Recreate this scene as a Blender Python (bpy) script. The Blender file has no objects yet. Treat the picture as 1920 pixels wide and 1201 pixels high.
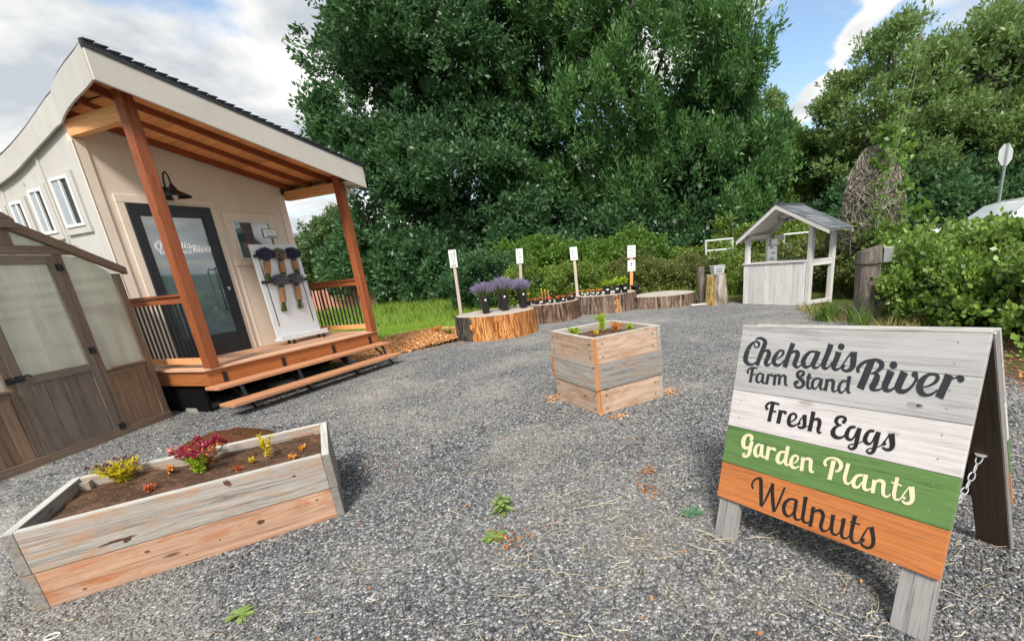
import bpy, bmesh, math, random
import numpy as np
from mathutils import Vector, Matrix, noise as mnoise

scene = bpy.context.scene
C = scene.collection
R = math.radians
rng = np.random.default_rng(7)
random.seed(7)

# ------------------------------------------------------------------ camera
PITCH, ROLL = R(15.562), R(5.365)
cam_d = bpy.data.cameras.new('camera')
cam = bpy.data.objects.new('camera', cam_d)
C.objects.link(cam)
scene.camera = cam
cam_d.sensor_fit = 'HORIZONTAL'
cam_d.sensor_width = 36.0
cam_d.lens = 851.119 / 1920 * 36
cam_d.shift_x = 0.5 - 1128.38 / 1920
cam_d.shift_y = (721.75 - 600.5) / 1920
cam_d.clip_start = 0.05
cam_d.clip_end = 3000
_f = Vector((0, math.cos(PITCH), -math.sin(PITCH)))
_r = Vector((1, 0, 0))
_u = Vector((0, math.sin(PITCH), math.cos(PITCH)))
_c, _s = math.cos(ROLL), math.sin(ROLL)
_r2 = _c * _r - _s * _u
_u2 = _s * _r + _c * _u
m = Matrix((_r2, _u2, -_f)).transposed().to_4x4()
m.translation = Vector((0, 0, 1.5))
cam.matrix_world = m

# ------------------------------------------------------------------ sky and sun
SUN_EL, SUN_AZ = R(46), R(176)          # azimuth clockwise from +Y
world = bpy.data.worlds.new('World')
scene.world = world
world.use_nodes = True
wt = world.node_tree
wt.nodes.clear()
def wn(t, **k):
    n = wt.nodes.new(t)
    for a, b in k.items(): setattr(n, a, b)
    return n
w_out = wn('ShaderNodeOutputWorld')
w_bg = wn('ShaderNodeBackground')
sky = wn('ShaderNodeTexSky', sky_type='NISHITA', sun_disc=False)
sky.sun_elevation = SUN_EL
sky.sun_rotation = SUN_AZ
sky.air_density = 1.3
sky.dust_density = 0.6
sky.ozone_density = 2.0
tc = wn('ShaderNodeTexCoord')
sep = wn('ShaderNodeSeparateXYZ')
wt.links.new(tc.outputs['Generated'], sep.inputs[0])
def wmath(op, a, b=None, c=None):
    n = wn('ShaderNodeMath', operation=op)
    for i, v in enumerate((a, b, c)):
        if v is None: continue
        if isinstance(v, (int, float)): n.inputs[i].default_value = v
        else: wt.links.new(v, n.inputs[i])
    return n.outputs[0]
zc = wmath('MAXIMUM', sep.outputs['Z'], 0.0)
den = wmath('ADD', zc, 0.22)
cx_ = wmath('DIVIDE', sep.outputs['X'], den)
cy_ = wmath('DIVIDE', sep.outputs['Y'], den)
comb = wn('ShaderNodeCombineXYZ')
wt.links.new(cx_, comb.inputs[0]); wt.links.new(cy_, comb.inputs[1])
comb.inputs[2].default_value = 3.7
def wnoise(scale, detail, rough, dist=0.0):
    n = wn('ShaderNodeTexNoise')
    n.inputs['Scale'].default_value = scale
    n.inputs['Detail'].default_value = detail
    n.inputs['Roughness'].default_value = rough
    n.inputs['Distortion'].default_value = dist
    wt.links.new(comb.outputs[0], n.inputs['Vector'])
    return n.outputs[0]
n_big = wnoise(1.15, 9, 0.52, 0.15)
n_det = wnoise(2.1, 8, 0.55, 0.2)
# an open stretch of blue in the north-east, broken cloud elsewhere
hole_dir = Vector((0.41, 0.87, 0.28)).normalized()
dot = wn('ShaderNodeVectorMath', operation='DOT_PRODUCT')
wt.links.new(tc.outputs['Generated'], dot.inputs[0])
dot.inputs[1].default_value = hole_dir
hole = wn('ShaderNodeMapRange')
hole.inputs['From Min'].default_value = 0.955
hole.inputs['From Max'].default_value = 1.0
hole.inputs['To Min'].default_value = 0.0
hole.inputs['To Max'].default_value = 0.17
wt.links.new(dot.outputs['Value'], hole.inputs['Value'])
# one long streak of cloud across the open stretch
sdist = wmath('ABSOLUTE', wmath('SUBTRACT', wmath('ADD', cx_, wmath('MULTIPLY', n_det, -0.35)), wmath('ADD', wmath('MULTIPLY', cy_, 0.10), 0.52)))
streak = wn('ShaderNodeMapRange', interpolation_type='SMOOTHSTEP')
streak.inputs['From Min'].default_value = 0.0
streak.inputs['From Max'].default_value = 0.085
streak.inputs['To Min'].default_value = 0.17
streak.inputs['To Max'].default_value = 0.0
wt.links.new(sdist, streak.inputs['Value'])
# a smaller break in the cloud high in the north-west
dot2 = wn('ShaderNodeVectorMath', operation='DOT_PRODUCT')
wt.links.new(tc.outputs['Generated'], dot2.inputs[0])
dot2.inputs[1].default_value = Vector((-0.50, 0.74, 0.45)).normalized()
hole2 = wn('ShaderNodeMapRange')
hole2.inputs['From Min'].default_value = 0.985
hole2.inputs['From Max'].default_value = 1.0
hole2.inputs['To Max'].default_value = 0.16
wt.links.new(dot2.outputs['Value'], hole2.inputs['Value'])
cover = wmath('ADD', wmath('SUBTRACT', wmath('SUBTRACT', n_big, hole.outputs[0]), hole2.outputs[0]), streak.outputs[0])
cm = wn('ShaderNodeMapRange', interpolation_type='SMOOTHSTEP')
cm.inputs['From Min'].default_value = 0.37
cm.inputs['From Max'].default_value = 0.47
wt.links.new(cover, cm.inputs['Value'])
ccol = wn('ShaderNodeValToRGB')
ccol.color_ramp.elements[0].position = 0.40
ccol.color_ramp.elements[0].color = (0.50, 0.54, 0.58, 1)
ccol.color_ramp.elements[1].position = 0.60
ccol.color_ramp.elements[1].color = (0.97, 0.95, 0.91, 1)
wt.links.new(n_det, ccol.inputs[0])
bg_sky = wn('ShaderNodeBackground'); bg_sky.inputs['Strength'].default_value = 0.13
wt.links.new(sky.outputs[0], bg_sky.inputs['Color'])
bg_cl = wn('ShaderNodeBackground'); bg_cl.inputs['Strength'].default_value = 0.80
wt.links.new(ccol.outputs[0], bg_cl.inputs['Color'])
mixw = wn('ShaderNodeMixShader')
wt.links.new(cm.outputs[0], mixw.inputs[0])
wt.links.new(bg_sky.outputs[0], mixw.inputs[1])
wt.links.new(bg_cl.outputs[0], mixw.inputs[2])
wt.links.new(mixw.outputs[0], w_out.inputs['Surface'])

sun_d = bpy.data.lights.new('sun', 'SUN')
sun_d.energy = 3.2
sun_d.angle = R(13)
sun_d.color = (1.0, 0.95, 0.87)
sun = bpy.data.objects.new('sun', sun_d)
C.objects.link(sun)
sd = Vector((math.sin(SUN_AZ) * math.cos(SUN_EL), math.cos(SUN_AZ) * math.cos(SUN_EL), math.sin(SUN_EL)))
sun.rotation_euler = sd.to_track_quat('Z', 'Y').to_euler()
sun.location = sd * 50

vs = scene.view_settings
vs.view_transform = 'Standard'
vs.look = 'None'
vs.exposure = 0.6
vs.gamma = 1.0
vs.use_curve_mapping = False
scene.cycles.max_bounces = 8
scene.cycles.transparent_max_bounces = 8
scene.cycles.diffuse_bounces = 3

# ------------------------------------------------------------------ materials
class NT:
    def __init__(s, name):
        s.m = bpy.data.materials.new(name); s.m.use_nodes = True
        s.t = s.m.node_tree
        s.b = s.t.nodes['Principled BSDF']
        s.out = s.t.nodes['Material Output']
    def n(s, t, **k):
        x = s.t.nodes.new(t)
        for a, b in k.items(): setattr(x, a, b)
        return x
    def l(s, a, b): s.t.links.new(a, b)
    def val(s, sock, v):
        if isinstance(v, bpy.types.NodeSocket): s.l(v, sock)
        else: sock.default_value = v
    def math(s, op, a, b=0.0, clamp=False):
        x = s.n('ShaderNodeMath', operation=op, use_clamp=clamp)
        s.val(x.inputs[0], a); s.val(x.inputs[1], b)
        return x.outputs[0]
    def attr(s, name, out='Fac'):
        return s.n('ShaderNodeAttribute', attribute_name=name).outputs[out]
    def map(s, vec, sc=(1, 1, 1), loc=(0, 0, 0)):
        x = s.n('ShaderNodeMapping'); s.l(vec, x.inputs['Vector'])
        x.inputs['Scale'].default_value = sc; x.inputs['Location'].default_value = loc
        return x.outputs[0]
    def noise(s, vec, scale=5, detail=4, rough=0.55, dist=0.0, out='Fac'):
        x = s.n('ShaderNodeTexNoise')
        if vec is not None: s.l(vec, x.inputs['Vector'])
        x.inputs['Scale'].default_value = scale; x.inputs['Detail'].default_value = detail
        x.inputs['Roughness'].default_value = rough; x.inputs['Distortion'].default_value = dist
        return x.outputs[out]
    def vor(s, vec, scale=5, out='Distance', feature='F1', rnd=1.0):
        x = s.n('ShaderNodeTexVoronoi', feature=feature)
        s.l(vec, x.inputs['Vector']); x.inputs['Scale'].default_value = scale
        x.inputs['Randomness'].default_value = rnd
        return x.outputs[out]
    def ramp(s, fac, stops, interp='LINEAR'):
        x = s.n('ShaderNodeValToRGB'); s.l(fac, x.inputs[0])
        cr = x.color_ramp; cr.interpolation = interp
        while len(cr.elements) < len(stops): cr.elements.new(0.5)
        for e, (p, c) in zip(cr.elements, stops):
            e.position = p
            e.color = (c, c, c, 1) if isinstance(c, (int, float)) else (*c, 1)
        return x.outputs[0]
    def mix(s, fac, a, b, mode='MIX'):
        x = s.n('ShaderNodeMix', data_type='RGBA', blend_type=mode)
        s.val(x.inputs[0], fac)
        for i, v in ((6, a), (7, b)):
            if isinstance(v, tuple) and len(v) == 3: v = (*v, 1)
            s.val(x.inputs[i], v)
        return x.outputs[2]
    def bump(s, h, strength=0.3, dist=0.01):
        x = s.n('ShaderNodeBump'); s.l(h, x.inputs['Height'])
        x.inputs['Strength'].default_value = strength; x.inputs['Distance'].default_value = dist
        s.l(x.outputs[0], s.b.inputs['Normal'])
    def base(s, c, rough=0.6, spec=0.4, metal=0.0):
        if isinstance(c, tuple) and len(c) == 3: c = (*c, 1)
        s.val(s.b.inputs['Base Color'], c); s.val(s.b.inputs['Roughness'], rough)
        s.b.inputs['Specular IOR Level'].default_value = spec
        s.b.inputs['Metallic'].default_value = metal

def objco(t):
    return t.n('ShaderNodeTexCoord').outputs['Object']

def wood(name, light, dark, stain=None, stain_amt=0.0, grain=1.0, knots=0.5, rough=0.7, bid=0.25, spec=0.3):
    """Wood running along the gc.x attribute; the v attribute sets each board apart."""
    t = NT(name)
    gc = t.attr('gc', 'Vector')
    v = t.attr('v')
    warp = t.noise(t.map(gc, (1.1, 4, 4)), 1.0, 3, 0.5, 0.6, out='Color')
    wmix = t.mix(0.13, t.map(gc, (1, 1, 1)), warp)
    wm = t.n('ShaderNodeVectorMath', operation='ADD'); t.l(gc, wm.inputs[0])
    sc = t.n('ShaderNodeVectorMath', operation='SCALE'); t.l(warp, sc.inputs[0]); sc.inputs['Scale'].default_value = 0.06
    t.l(sc.outputs[0], wm.inputs[1])
    g1 = t.noise(t.map(wm.outputs[0], (1.5, 46, 46)), 1.0, 8, 0.75)
    g2 = t.noise(t.map(wm.outputs[0], (4, 210, 210)), 1.0, 4, 0.7)
    g = t.math('ADD', t.math('MULTIPLY', g1, 0.65), t.math('MULTIPLY', g2, 0.35))
    col = t.ramp(g, [(0.39, tuple(x * 0.8 for x in dark)), (0.50, tuple((a + b * 2) / 3 for a, b in zip(dark, light))), (0.60, light)])
    big = t.noise(t.map(gc, (1.7, 6, 6)), 1.0, 4, 0.6, 0.4)
    col = t.mix(t.math('MULTIPLY', t.ramp(big, [(0.35, 0.0), (0.7, 1.0)]), 0.4), col, tuple(x * 0.62 for x in light))
    if stain:
        st = t.noise(t.map(gc, (2.2, 7, 7), (3, 1, 2)), 1.0, 5, 0.65, 1.2)
        fac = t.ramp(st, [(0.52 - stain_amt * 0.3, 0.0), (0.66 - stain_amt * 0.25, 1.0)])
        col = t.mix(t.math('MULTIPLY', fac, 0.85), col, t.mix(g, tuple(x * 0.7 for x in stain), stain))
    if knots:
        k = t.vor(t.map(wm.outputs[0], (2.4, 7.5, 7.5)), 1.0)
        kf = t.ramp(k, [(0.05, 1.0), (0.13, 0.0)])
        col = t.mix(t.math('MULTIPLY', kf, knots), col, tuple(x * 0.3 for x in dark))
    bv = t.math('ADD', t.math('MULTIPLY', v, 2 * bid), 1.0 - bid)
    col = t.mix(1.0, col, bv, 'MULTIPLY')
    t.base(col, rough, spec)
    t.bump(g, 0.6 * grain, 0.005)
    return t.m

def plain(name, col, rough=0.5, spec=0.4, metal=0.0, var=0.08, bump=0.0, scale=9.0, coat=0.0):
    t = NT(name)
    n = t.noise(objco(t), scale, 5, 0.6)
    c = t.mix(t.math('MULTIPLY', t.ramp(n, [(0.3, 0.0), (0.75, 1.0)]), 1.0), col, tuple(max(0, x * (1 - 2.2 * var)) for x in col))
    t.base(c, rough, spec, metal)
    if bump: t.bump(n, bump, 0.01)
    if coat: t.b.inputs['Coat Weight'].default_value = coat
    return t.m

def painted_panel(name, col, rough=0.6, streak=0.42):
    """Paint brushed on plywood siding: faint vertical grain, a little grime and wear."""
    t = NT(name)
    o = objco(t)
    g = t.noise(t.map(o, (16, 16, .8)), 1.0, 6, 0.72)
    big = t.noise(o, 1.6, 5, 0.6, 0.5)
    sp = t.noise(t.map(o, (1, 1, 1.0)), 22, 3, 0.6)
    c = t.mix(t.math('MULTIPLY', t.ramp(big, [(0.35, 0.0), (0.7, 1.0)]), 0.5), col, tuple(x * k for x, k in zip(col, (0.86, 0.82, 0.78))))
    c = t.mix(t.math('MULTIPLY', t.ramp(g, [(0.38, 1.0), (0.55, 0.0)]), streak), c, tuple(x * 0.66 for x in col))
    c = t.mix(t.math('MULTIPLY', t.ramp(sp, [(0.66, 0.0), (0.78, 1.0)]), 0.25), c, tuple(x * 0.6 for x in col))
    t.base(c, rough, 0.35)
    t.bump(g, 0.18, 0.006)
    return t.m

def leafmat(name, dark, light, rough=0.42, trans=0.3, spec=0.45):
    t = NT(name)
    v = t.attr('v')
    n = t.noise(objco(t), 0.8, 3, 0.6)
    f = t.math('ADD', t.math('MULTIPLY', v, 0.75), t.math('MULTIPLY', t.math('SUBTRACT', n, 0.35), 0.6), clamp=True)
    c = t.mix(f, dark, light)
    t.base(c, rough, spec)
    tr = t.n('ShaderNodeBsdfTranslucent')
    t.l(t.mix(0.5, c, tuple(min(1, x * 1.5) for x in light)), tr.inputs['Color'])
    ms = t.n('ShaderNodeMixShader'); ms.inputs[0].default_value = trans
    t.l(t.b.outputs[0], ms.inputs[1]); t.l(tr.outputs[0], ms.inputs[2])
    t.l(ms.outputs[0], t.out.inputs['Surface'])
    return t.m

def attrmat(name, a, b, rough=0.8, spec=0.2, mid=None):
    t = NT(name)
    v = t.attr('v')
    st = [(0.0, a), (1.0, b)] if mid is None else [(0.0, a), (0.5, mid), (1.0, b)]
    t.base(t.ramp(v, st), rough, spec)
    return t.m

M = {}
M['weathered'] = wood('weathered_board', (0.47, 0.43, 0.385), (0.17, 0.15, 0.135), (0.48, 0.28, 0.17), 0.06, knots=0.8, grain=1.6)
M['weathered_pink'] = wood('pinkish_board', (0.57, 0.36, 0.25), (0.27, 0.145, 0.09), (0.45, 0.16, 0.06), 0.10, knots=0.9, grain=1.6)
M['weathered_pale'] = wood('pale_board', (0.62, 0.46, 0.355), (0.33, 0.215, 0.15), (0.46, 0.27, 0.16), 0.10, knots=0.8, bid=0.1, grain=1.4)
M['weathered_gray'] = wood('silvered_board', (0.33, 0.31, 0.29), (0.13, 0.12, 0.11), (0.36, 0.25, 0.16), 0.0, knots=0.6, bid=0.12)
M['cut_end'] = wood('orange_board_end', (0.62, 0.27, 0.10), (0.40, 0.15, 0.05), knots=0.0, bid=0.1)
M['board_top'] = wood('whitened_board_edge', (0.66, 0.64, 0.60), (0.42, 0.39, 0.35), knots=0.2, bid=0.1)
M['cedar'] = wood('red_stained_timber', (0.37, 0.108, 0.040), (0.17, 0.045, 0.018), knots=0.6, bid=0.12, rough=0.55)
M['cedar_rim'] = wood('orange_rim_board', (0.50, 0.175, 0.055), (0.30, 0.09, 0.028), knots=0.6, bid=0.1, rough=0.55)
M['tng'] = wood('tongue_and_groove', (0.92, 0.44, 0.17), (0.68, 0.27, 0.09), knots=0.7, bid=0.18)
M['light_beam'] = wood('light_fir_beam', (0.90, 0.46, 0.20), (0.66, 0.27, 0.10), knots=0.5, bid=0.1)
M['deck'] = wood('deck_board', (0.58, 0.34, 0.22), (0.38, 0.20, 0.125), knots=0.4, bid=0.13)
M['deck_edge'] = wood('pale_deck_border', (0.80, 0.50, 0.33), (0.60, 0.35, 0.22), knots=0.4, bid=0.1)
M['step'] = wood('reddish_step_board', (0.62, 0.31, 0.17), (0.40, 0.165, 0.08), knots=0.4, bid=0.1)
M['green_house'] = wood('brown_stained_cedar', (0.27, 0.19, 0.135), (0.155, 0.105, 0.074), knots=0.3, bid=0.16)
M['green_house_panel'] = wood('brown_stained_panel', (0.33, 0.21, 0.135), (0.18, 0.115, 0.075), knots=0.4, bid=0.24)
M['green_house_door'] = wood('grey_brown_panel', (0.26, 0.205, 0.165), (0.14, 0.108, 0.086), knots=0.3, bid=0.2)
M['sign_gray'] = wood('grey_washed_board', (0.50, 0.49, 0.485), (0.32, 0.31, 0.305), knots=0.35, bid=0.08, grain=0.7)
M['sign_white'] = wood('white_washed_board', (0.69, 0.645, 0.64), (0.52, 0.48, 0.47), knots=0.45, bid=0.05, grain=0.6)
M['sign_green'] = wood('green_stained_board', (0.135, 0.245, 0.075), (0.070, 0.145, 0.040), knots=0.3, bid=0.05, grain=0.6)
M['sign_orange'] = wood('orange_stained_board', (0.58, 0.21, 0.065), (0.36, 0.105, 0.028), knots=0.5, bid=0.06, grain=0.6)
M['sign_leg'] = wood('grey_sign_leg', (0.36, 0.34, 0.33), (0.18, 0.17, 0.165), knots=0.4, bid=0.08)
M['sign_knot'] = wood('sign_board_knot', (0.40, 0.38, 0.37), (0.22, 0.20, 0.19), knots=0.2)
M['sign_knot_orange'] = wood('pale_orange_knot', (0.74, 0.36, 0.15), (0.46, 0.17, 0.06), knots=0.4)
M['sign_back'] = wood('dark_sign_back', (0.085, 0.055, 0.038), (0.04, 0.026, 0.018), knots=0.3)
M['kiosk'] = wood('whitewashed_kiosk_board', (0.76, 0.73, 0.715), (0.54, 0.505, 0.49), knots=0.5, bid=0.1)
M['stake'] = wood('stake_wood', (0.58, 0.50, 0.44), (0.38, 0.30, 0.25), knots=0.2)
M['post_old'] = wood('old_grey_timber', (0.24, 0.21, 0.18), (0.035, 0.028, 0.023), (0.10, 0.07, 0.05), 0.15, knots=0.5, grain=3.0)
M['fascia'] = painted_panel('cream_fascia', (0.62, 0.575, 0.52), 0.6, 0.12)
M['wall'] = painted_panel('siding_warm_light', (0.78, 0.67, 0.57), 0.6, 0.10)  # front siding: warm porch light painted into the colour
M['wall_side'] = painted_panel('siding_side_shade', (0.54, 0.525, 0.495), 0.6, 0.25)  # same paint as the front, greyed: side shade put into the colour
M['trim'] = painted_panel('cream_trim', (0.82, 0.71, 0.60), 0.6, 0.10)
M['white_trim'] = plain('white_vinyl', (0.78, 0.78, 0.77), 0.4, var=0.03)
M['shingle'] = plain('dark_shingle_edge', (0.05, 0.055, 0.065), 0.85, var=0.2, bump=0.4, scale=60)
M['black'] = plain('black_metal', (0.014, 0.015, 0.017), 0.4, 0.5, var=0.15)
M['black_plastic'] = plain('black_plastic', (0.012, 0.013, 0.016), 0.35, 0.5, var=0.1)
M['door_black'] = plain('black_door_paint', (0.010, 0.012, 0.017), 0.35, 0.5, var=0.1)
M['white_board'] = plain('white_painted_board', (0.80, 0.82, 0.84), 0.35, var=0.02)
M['paper'] = plain('white_print', (0.80, 0.82, 0.80), 0.5, var=0.02)
M['ink'] = plain('black_vinyl_letter', (0.030, 0.032, 0.038), 0.55, 0.3, var=0.1)
M['ink_black'] = plain('black_letter_paint', (0.018, 0.016, 0.015), 0.6, 0.3, var=0.1)
M['cream_letter'] = plain('cream_letter_paint', (0.74, 0.66, 0.45), 0.6, 0.3, var=0.05)
M['white_letter'] = plain('white_window_letter', (0.80, 0.82, 0.83), 0.6, 0.3, var=0.02)
M['gray_print'] = plain('grey_print', (0.22, 0.25, 0.27), 0.6, var=0.1)
M['blue_print'] = plain('blue_print', (0.10, 0.25, 0.35), 0.6, var=0.1)
M['green_print'] = plain('green_print', (0.08, 0.2, 0.08), 0.6, var=0.1)
M['galv'] = plain('galvanised_steel', (0.42, 0.45, 0.47), 0.45, 0.5, 0.6, var=0.1)
M['white_metal'] = plain('pale_aluminium', (0.62, 0.64, 0.66), 0.4, 0.5, 0.35, var=0.06)
M['concrete'] = plain('concrete', (0.33, 0.32, 0.30), 0.9, var=0.15, bump=0.3, scale=40)
M['underfloor_shade'] = plain('black_underfloor_shade', (0.006, 0.006, 0.006), 0.9, 0.1, var=0.1)  # near-black, paints the shade under the deck
M['box_gray'] = plain('grey_plastic_box', (0.52, 0.54, 0.56), 0.5, var=0.05)
M['kraft'] = plain('kraft_paper', (0.52, 0.30, 0.16), 0.8, var=0.15, bump=0.4, scale=30)
M['chassis'] = plain('dark_trailer_frame', (0.02, 0.02, 0.02), 0.7, var=0.2)
M['car_paint'] = plain('white_car_paint', (0.78, 0.80, 0.82), 0.25, 0.5, var=0.01, coat=0.8)
M['car_glass'] = plain('dark_car_glass', (0.02, 0.025, 0.03), 0.08, 0.6, var=0.0)
M['windscreen'] = plain('windscreen_painted_sky', (0.38, 0.42, 0.45), 0.08, 1.0, var=0.0)  # pale base colour stands in for reflected sky
M['tyre'] = plain('tyre_rubber', (0.02, 0.02, 0.02), 0.85, var=0.2)
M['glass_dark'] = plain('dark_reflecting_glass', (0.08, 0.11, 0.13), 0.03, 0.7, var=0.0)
M['pane_dark'] = plain('pane_painted_dark', (0.02, 0.022, 0.026), 0.2, 0.3, var=0.0)  # dark interior painted on as the pane colour
M['pane_pale'] = plain('pane_painted_light', (0.34, 0.38, 0.43), 0.15, 0.5, var=0.05)  # light on the glass put into the base colour
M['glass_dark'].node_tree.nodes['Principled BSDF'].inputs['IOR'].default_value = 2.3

t = NT('milky_fluted_plastic')
o = objco(t)
fl = t.noise(t.map(o, (1, 70, 0.8)), 1.0, 3, 0.5)
strk = t.noise(t.map(o, (1, 9, 0.9)), 1.0, 4, 0.6, 0.4)
rib = t.n('ShaderNodeTexWave', wave_type='BANDS', bands_direction='Y'); t.l(o, rib.inputs['Vector']); rib.inputs['Scale'].default_value = 26; rib.inputs['Distortion'].default_value = .3
pc = t.mix(t.ramp(strk, [(0.35, 0.0), (0.7, 1.0)]), (0.95, 0.94, 0.83), (0.76, 0.75, 0.65))
pc = t.mix(t.math('MULTIPLY', rib.outputs['Fac'], 0.16), pc, (0.62, 0.63, 0.56))
t.base(pc, 0.25, 0.5)
t.bump(t.math('ADD', fl, rib.outputs['Fac']), 0.25, 0.01)
trl = t.n('ShaderNodeBsdfTranslucent'); t.l(pc, trl.inputs[0])
trp = t.n('ShaderNodeBsdfTransparent'); trp.inputs[0].default_value = (0.9, 0.92, 0.86, 1)
m1 = t.n('ShaderNodeMixShader'); m1.inputs[0].default_value = 0.45
t.l(t.b.outputs[0], m1.inputs[1]); t.l(trl.outputs[0], m1.inputs[2])
m2 = t.n('ShaderNodeMixShader'); m2.inputs[0].default_value = 0.27
t.l(m1.outputs[0], m2.inputs[1]); t.l(trp.outputs[0], m2.inputs[2])
t.l(m2.outputs[0], t.out.inputs['Surface'])
M['poly'] = t.m
t = NT('clear_fluted_plastic')
t.base((0.9, 0.92, 0.88), 0.3, 0.4)
trp = t.n('ShaderNodeBsdfTransparent')
m2 = t.n('ShaderNodeMixShader'); m2.inputs[0].default_value = 0.72
t.l(t.b.outputs[0], m2.inputs[1]); t.l(trp.outputs[0], m2.inputs[2]); t.l(m2.outputs[0], t.out.inputs['Surface'])
M['poly_clear'] = t.m

def gravelmat(name):
    t = NT(name)
    o = objco(t)
    v1 = t.n('ShaderNodeTexVoronoi'); t.l(o, v1.inputs['Vector']); v1.inputs['Scale'].default_value = 62
    big = t.noise(o, 0.55, 5, 0.6, 0.6)
    mid = t.noise(o, 5.0, 4, 0.65)
    cs = t.n('ShaderNodeSeparateColor'); t.l(v1.outputs['Color'], cs.inputs[0])
    c = t.ramp(cs.outputs[0], [(0.0, (0.10, 0.104, 0.11)), (0.5, (0.24, 0.243, 0.248)), (0.85, (0.40, 0.40, 0.395)), (1.0, (0.66, 0.65, 0.63))])
    c = t.mix(t.ramp(v1.outputs['Distance'], [(0.45, 0.0), (0.75, 0.8)]), c, (0.018, 0.018, 0.02))
    c = t.mix(t.math('MULTIPLY', t.ramp(big, [(0.46, 0.0), (0.66, 1.0)]), 0.55), c, (0.44, 0.41, 0.36))
    c = t.mix(t.math('MULTIPLY', t.ramp(mid, [(0.35, 1.0), (0.55, 0.0)]), 0.35), c, (0.10, 0.10, 0.105))
    t.base(c, 0.85, 0.25)
    h = t.math('SUBTRACT', 1.0, v1.outputs['Distance'])
    t.bump(h, 0.9, 0.012)
    return t.m
M['gravel'] = gravelmat('crushed_gravel')
t = NT('gravel_stone')
v = t.attr('v')
sc_ = t.ramp(v, [(0.0, (0.035, 0.038, 0.042)), (0.4, (0.15, 0.153, 0.16)), (0.7, (0.30, 0.30, 0.30)), (0.9, (0.47, 0.46, 0.44)), (1.0, (0.66, 0.65, 0.61))])
big = t.noise(objco(t), 0.55, 5, 0.6, 0.6)
sc_ = t.mix(t.math('MULTIPLY', t.ramp(big, [(0.46, 0.0), (0.66, 1.0)]), 0.42), sc_, (0.38, 0.34, 0.275))
br = t.noise(objco(t), 2.3, 5, 0.7, 0.8)
sc_ = t.mix(t.math('MULTIPLY', t.ramp(br, [(0.55, 0.0), (0.68, 1.0)]), 0.45), sc_, (0.17, 0.125, 0.085))
t.base(sc_, 0.8, 0.3)
M['stone'] = t.m

t = NT('earth')
o = objco(t)
n1 = t.noise(o, 0.35, 6, 0.65, 0.5); n2 = t.noise(o, 14, 5, 0.7)
c = t.ramp(n1, [(0.35, (0.085, 0.115, 0.028)), (0.5, (0.13, 0.16, 0.045)), (0.62, (0.15, 0.12, 0.065))])
c = t.mix(t.math('MULTIPLY', n2, 0.5), c, (0.05, 0.06, 0.02))
t.base(c, 0.95, 0.1); t.bump(n2, 0.6, 0.03)
M['earth'] = t.m
t = NT('lawn_turf')
o = objco(t)
n1 = t.noise(o, 0.5, 6, 0.65, 0.5); n2 = t.noise(o, 30, 5, 0.7)
c = t.ramp(n1, [(0.3, (0.11, 0.21, 0.02)), (0.5, (0.20, 0.32, 0.03)), (0.7, (0.30, 0.36, 0.06))])
c = t.mix(t.math('MULTIPLY', n2, 0.55), c, (0.04, 0.075, 0.012))
t.base(c, 0.95, 0.1); t.bump(n2, 0.6, 0.03)
M['turf'] = t.m
t = NT('bank_soil')
o = objco(t)
n1 = t.noise(o, 1.2, 6, 0.7, 0.5); n2 = t.noise(o, 25, 5, 0.7)
c = t.ramp(n1, [(0.35, (0.10, 0.075, 0.045)), (0.5, (0.17, 0.135, 0.08)), (0.65, (0.10, 0.12, 0.04))])
c = t.mix(t.math('MULTIPLY', n2, 0.6), c, (0.04, 0.033, 0.02))
t.base(c, 0.95, 0.1); t.bump(n2, 0.8, 0.03)
M['bank'] = t.m
t = NT('brown_soil')
o = objco(t)
n1 = t.noise(o, 9, 6, 0.75, 0.3); n2 = t.noise(o, 55, 5, 0.75)
c = t.ramp(n1, [(0.35, (0.065, 0.034, 0.020)), (0.55, (0.17, 0.095, 0.06)), (0.70, (0.30, 0.19, 0.13))])
c = t.mix(t.ramp(n2, [(0.58, 0.0), (0.66, 0.8)]), c, (0.42, 0.34, 0.26))
t.base(c, 0.95, 0.1); t.bump(t.math('ADD', n1, n2), 0.9, 0.03)
M['soil'] = t.m
t = NT('red_mulch')
o = objco(t)
n2 = t.noise(o, 60, 5, 0.75)
t.base(t.ramp(n2, [(0.35, (0.07, 0.028, 0.014)), (0.55, (0.17, 0.075, 0.035)), (0.7, (0.26, 0.13, 0.06))]), 0.95, 0.1); t.bump(n2, 1.0, 0.03)
M['mulch'] = t.m

def bark(name, a, b, c, sx=14, sz=1.6):
    t = NT(name)
    o = objco(t)
    n1 = t.noise(t.map(o, (sx, sx, sz)), 1.0, 7, 0.7, 0.8)
    n2 = t.noise(t.map(o, (2.0, 2.0, 0.5)), 1.0, 4, 0.6, 0.5)
    col = t.ramp(n1, [(0.41, a), (0.5, b), (0.60, c)])
    col = t.mix(t.math('MULTIPLY', t.ramp(n2, [(0.45, 0.0), (0.65, 1.0)]), 0.55), col, tuple(x * 0.5 for x in b))
    t.base(col, 0.85, 0.25); t.bump(n1, 0.9, 0.03)
    return t.m
M['bark_orange'] = bark('peeled_orange_bark', (0.13, 0.035, 0.012), (0.52, 0.20, 0.055), (0.70, 0.38, 0.15), 22, 3.0)
M['bark_gray'] = bark('grey_brown_bark', (0.04, 0.026, 0.02), (0.17, 0.115, 0.085), (0.34, 0.25, 0.19), 12, 1.0)
M['bark_brown'] = bark('reddish_brown_bark', (0.035, 0.02, 0.014), (0.16, 0.095, 0.065), (0.30, 0.20, 0.15), 14, 1.2)
M['bark_dark'] = bark('dark_bark', (0.016, 0.013, 0.011), (0.07, 0.055, 0.045), (0.14, 0.12, 0.10), 16, 2.0)
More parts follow.
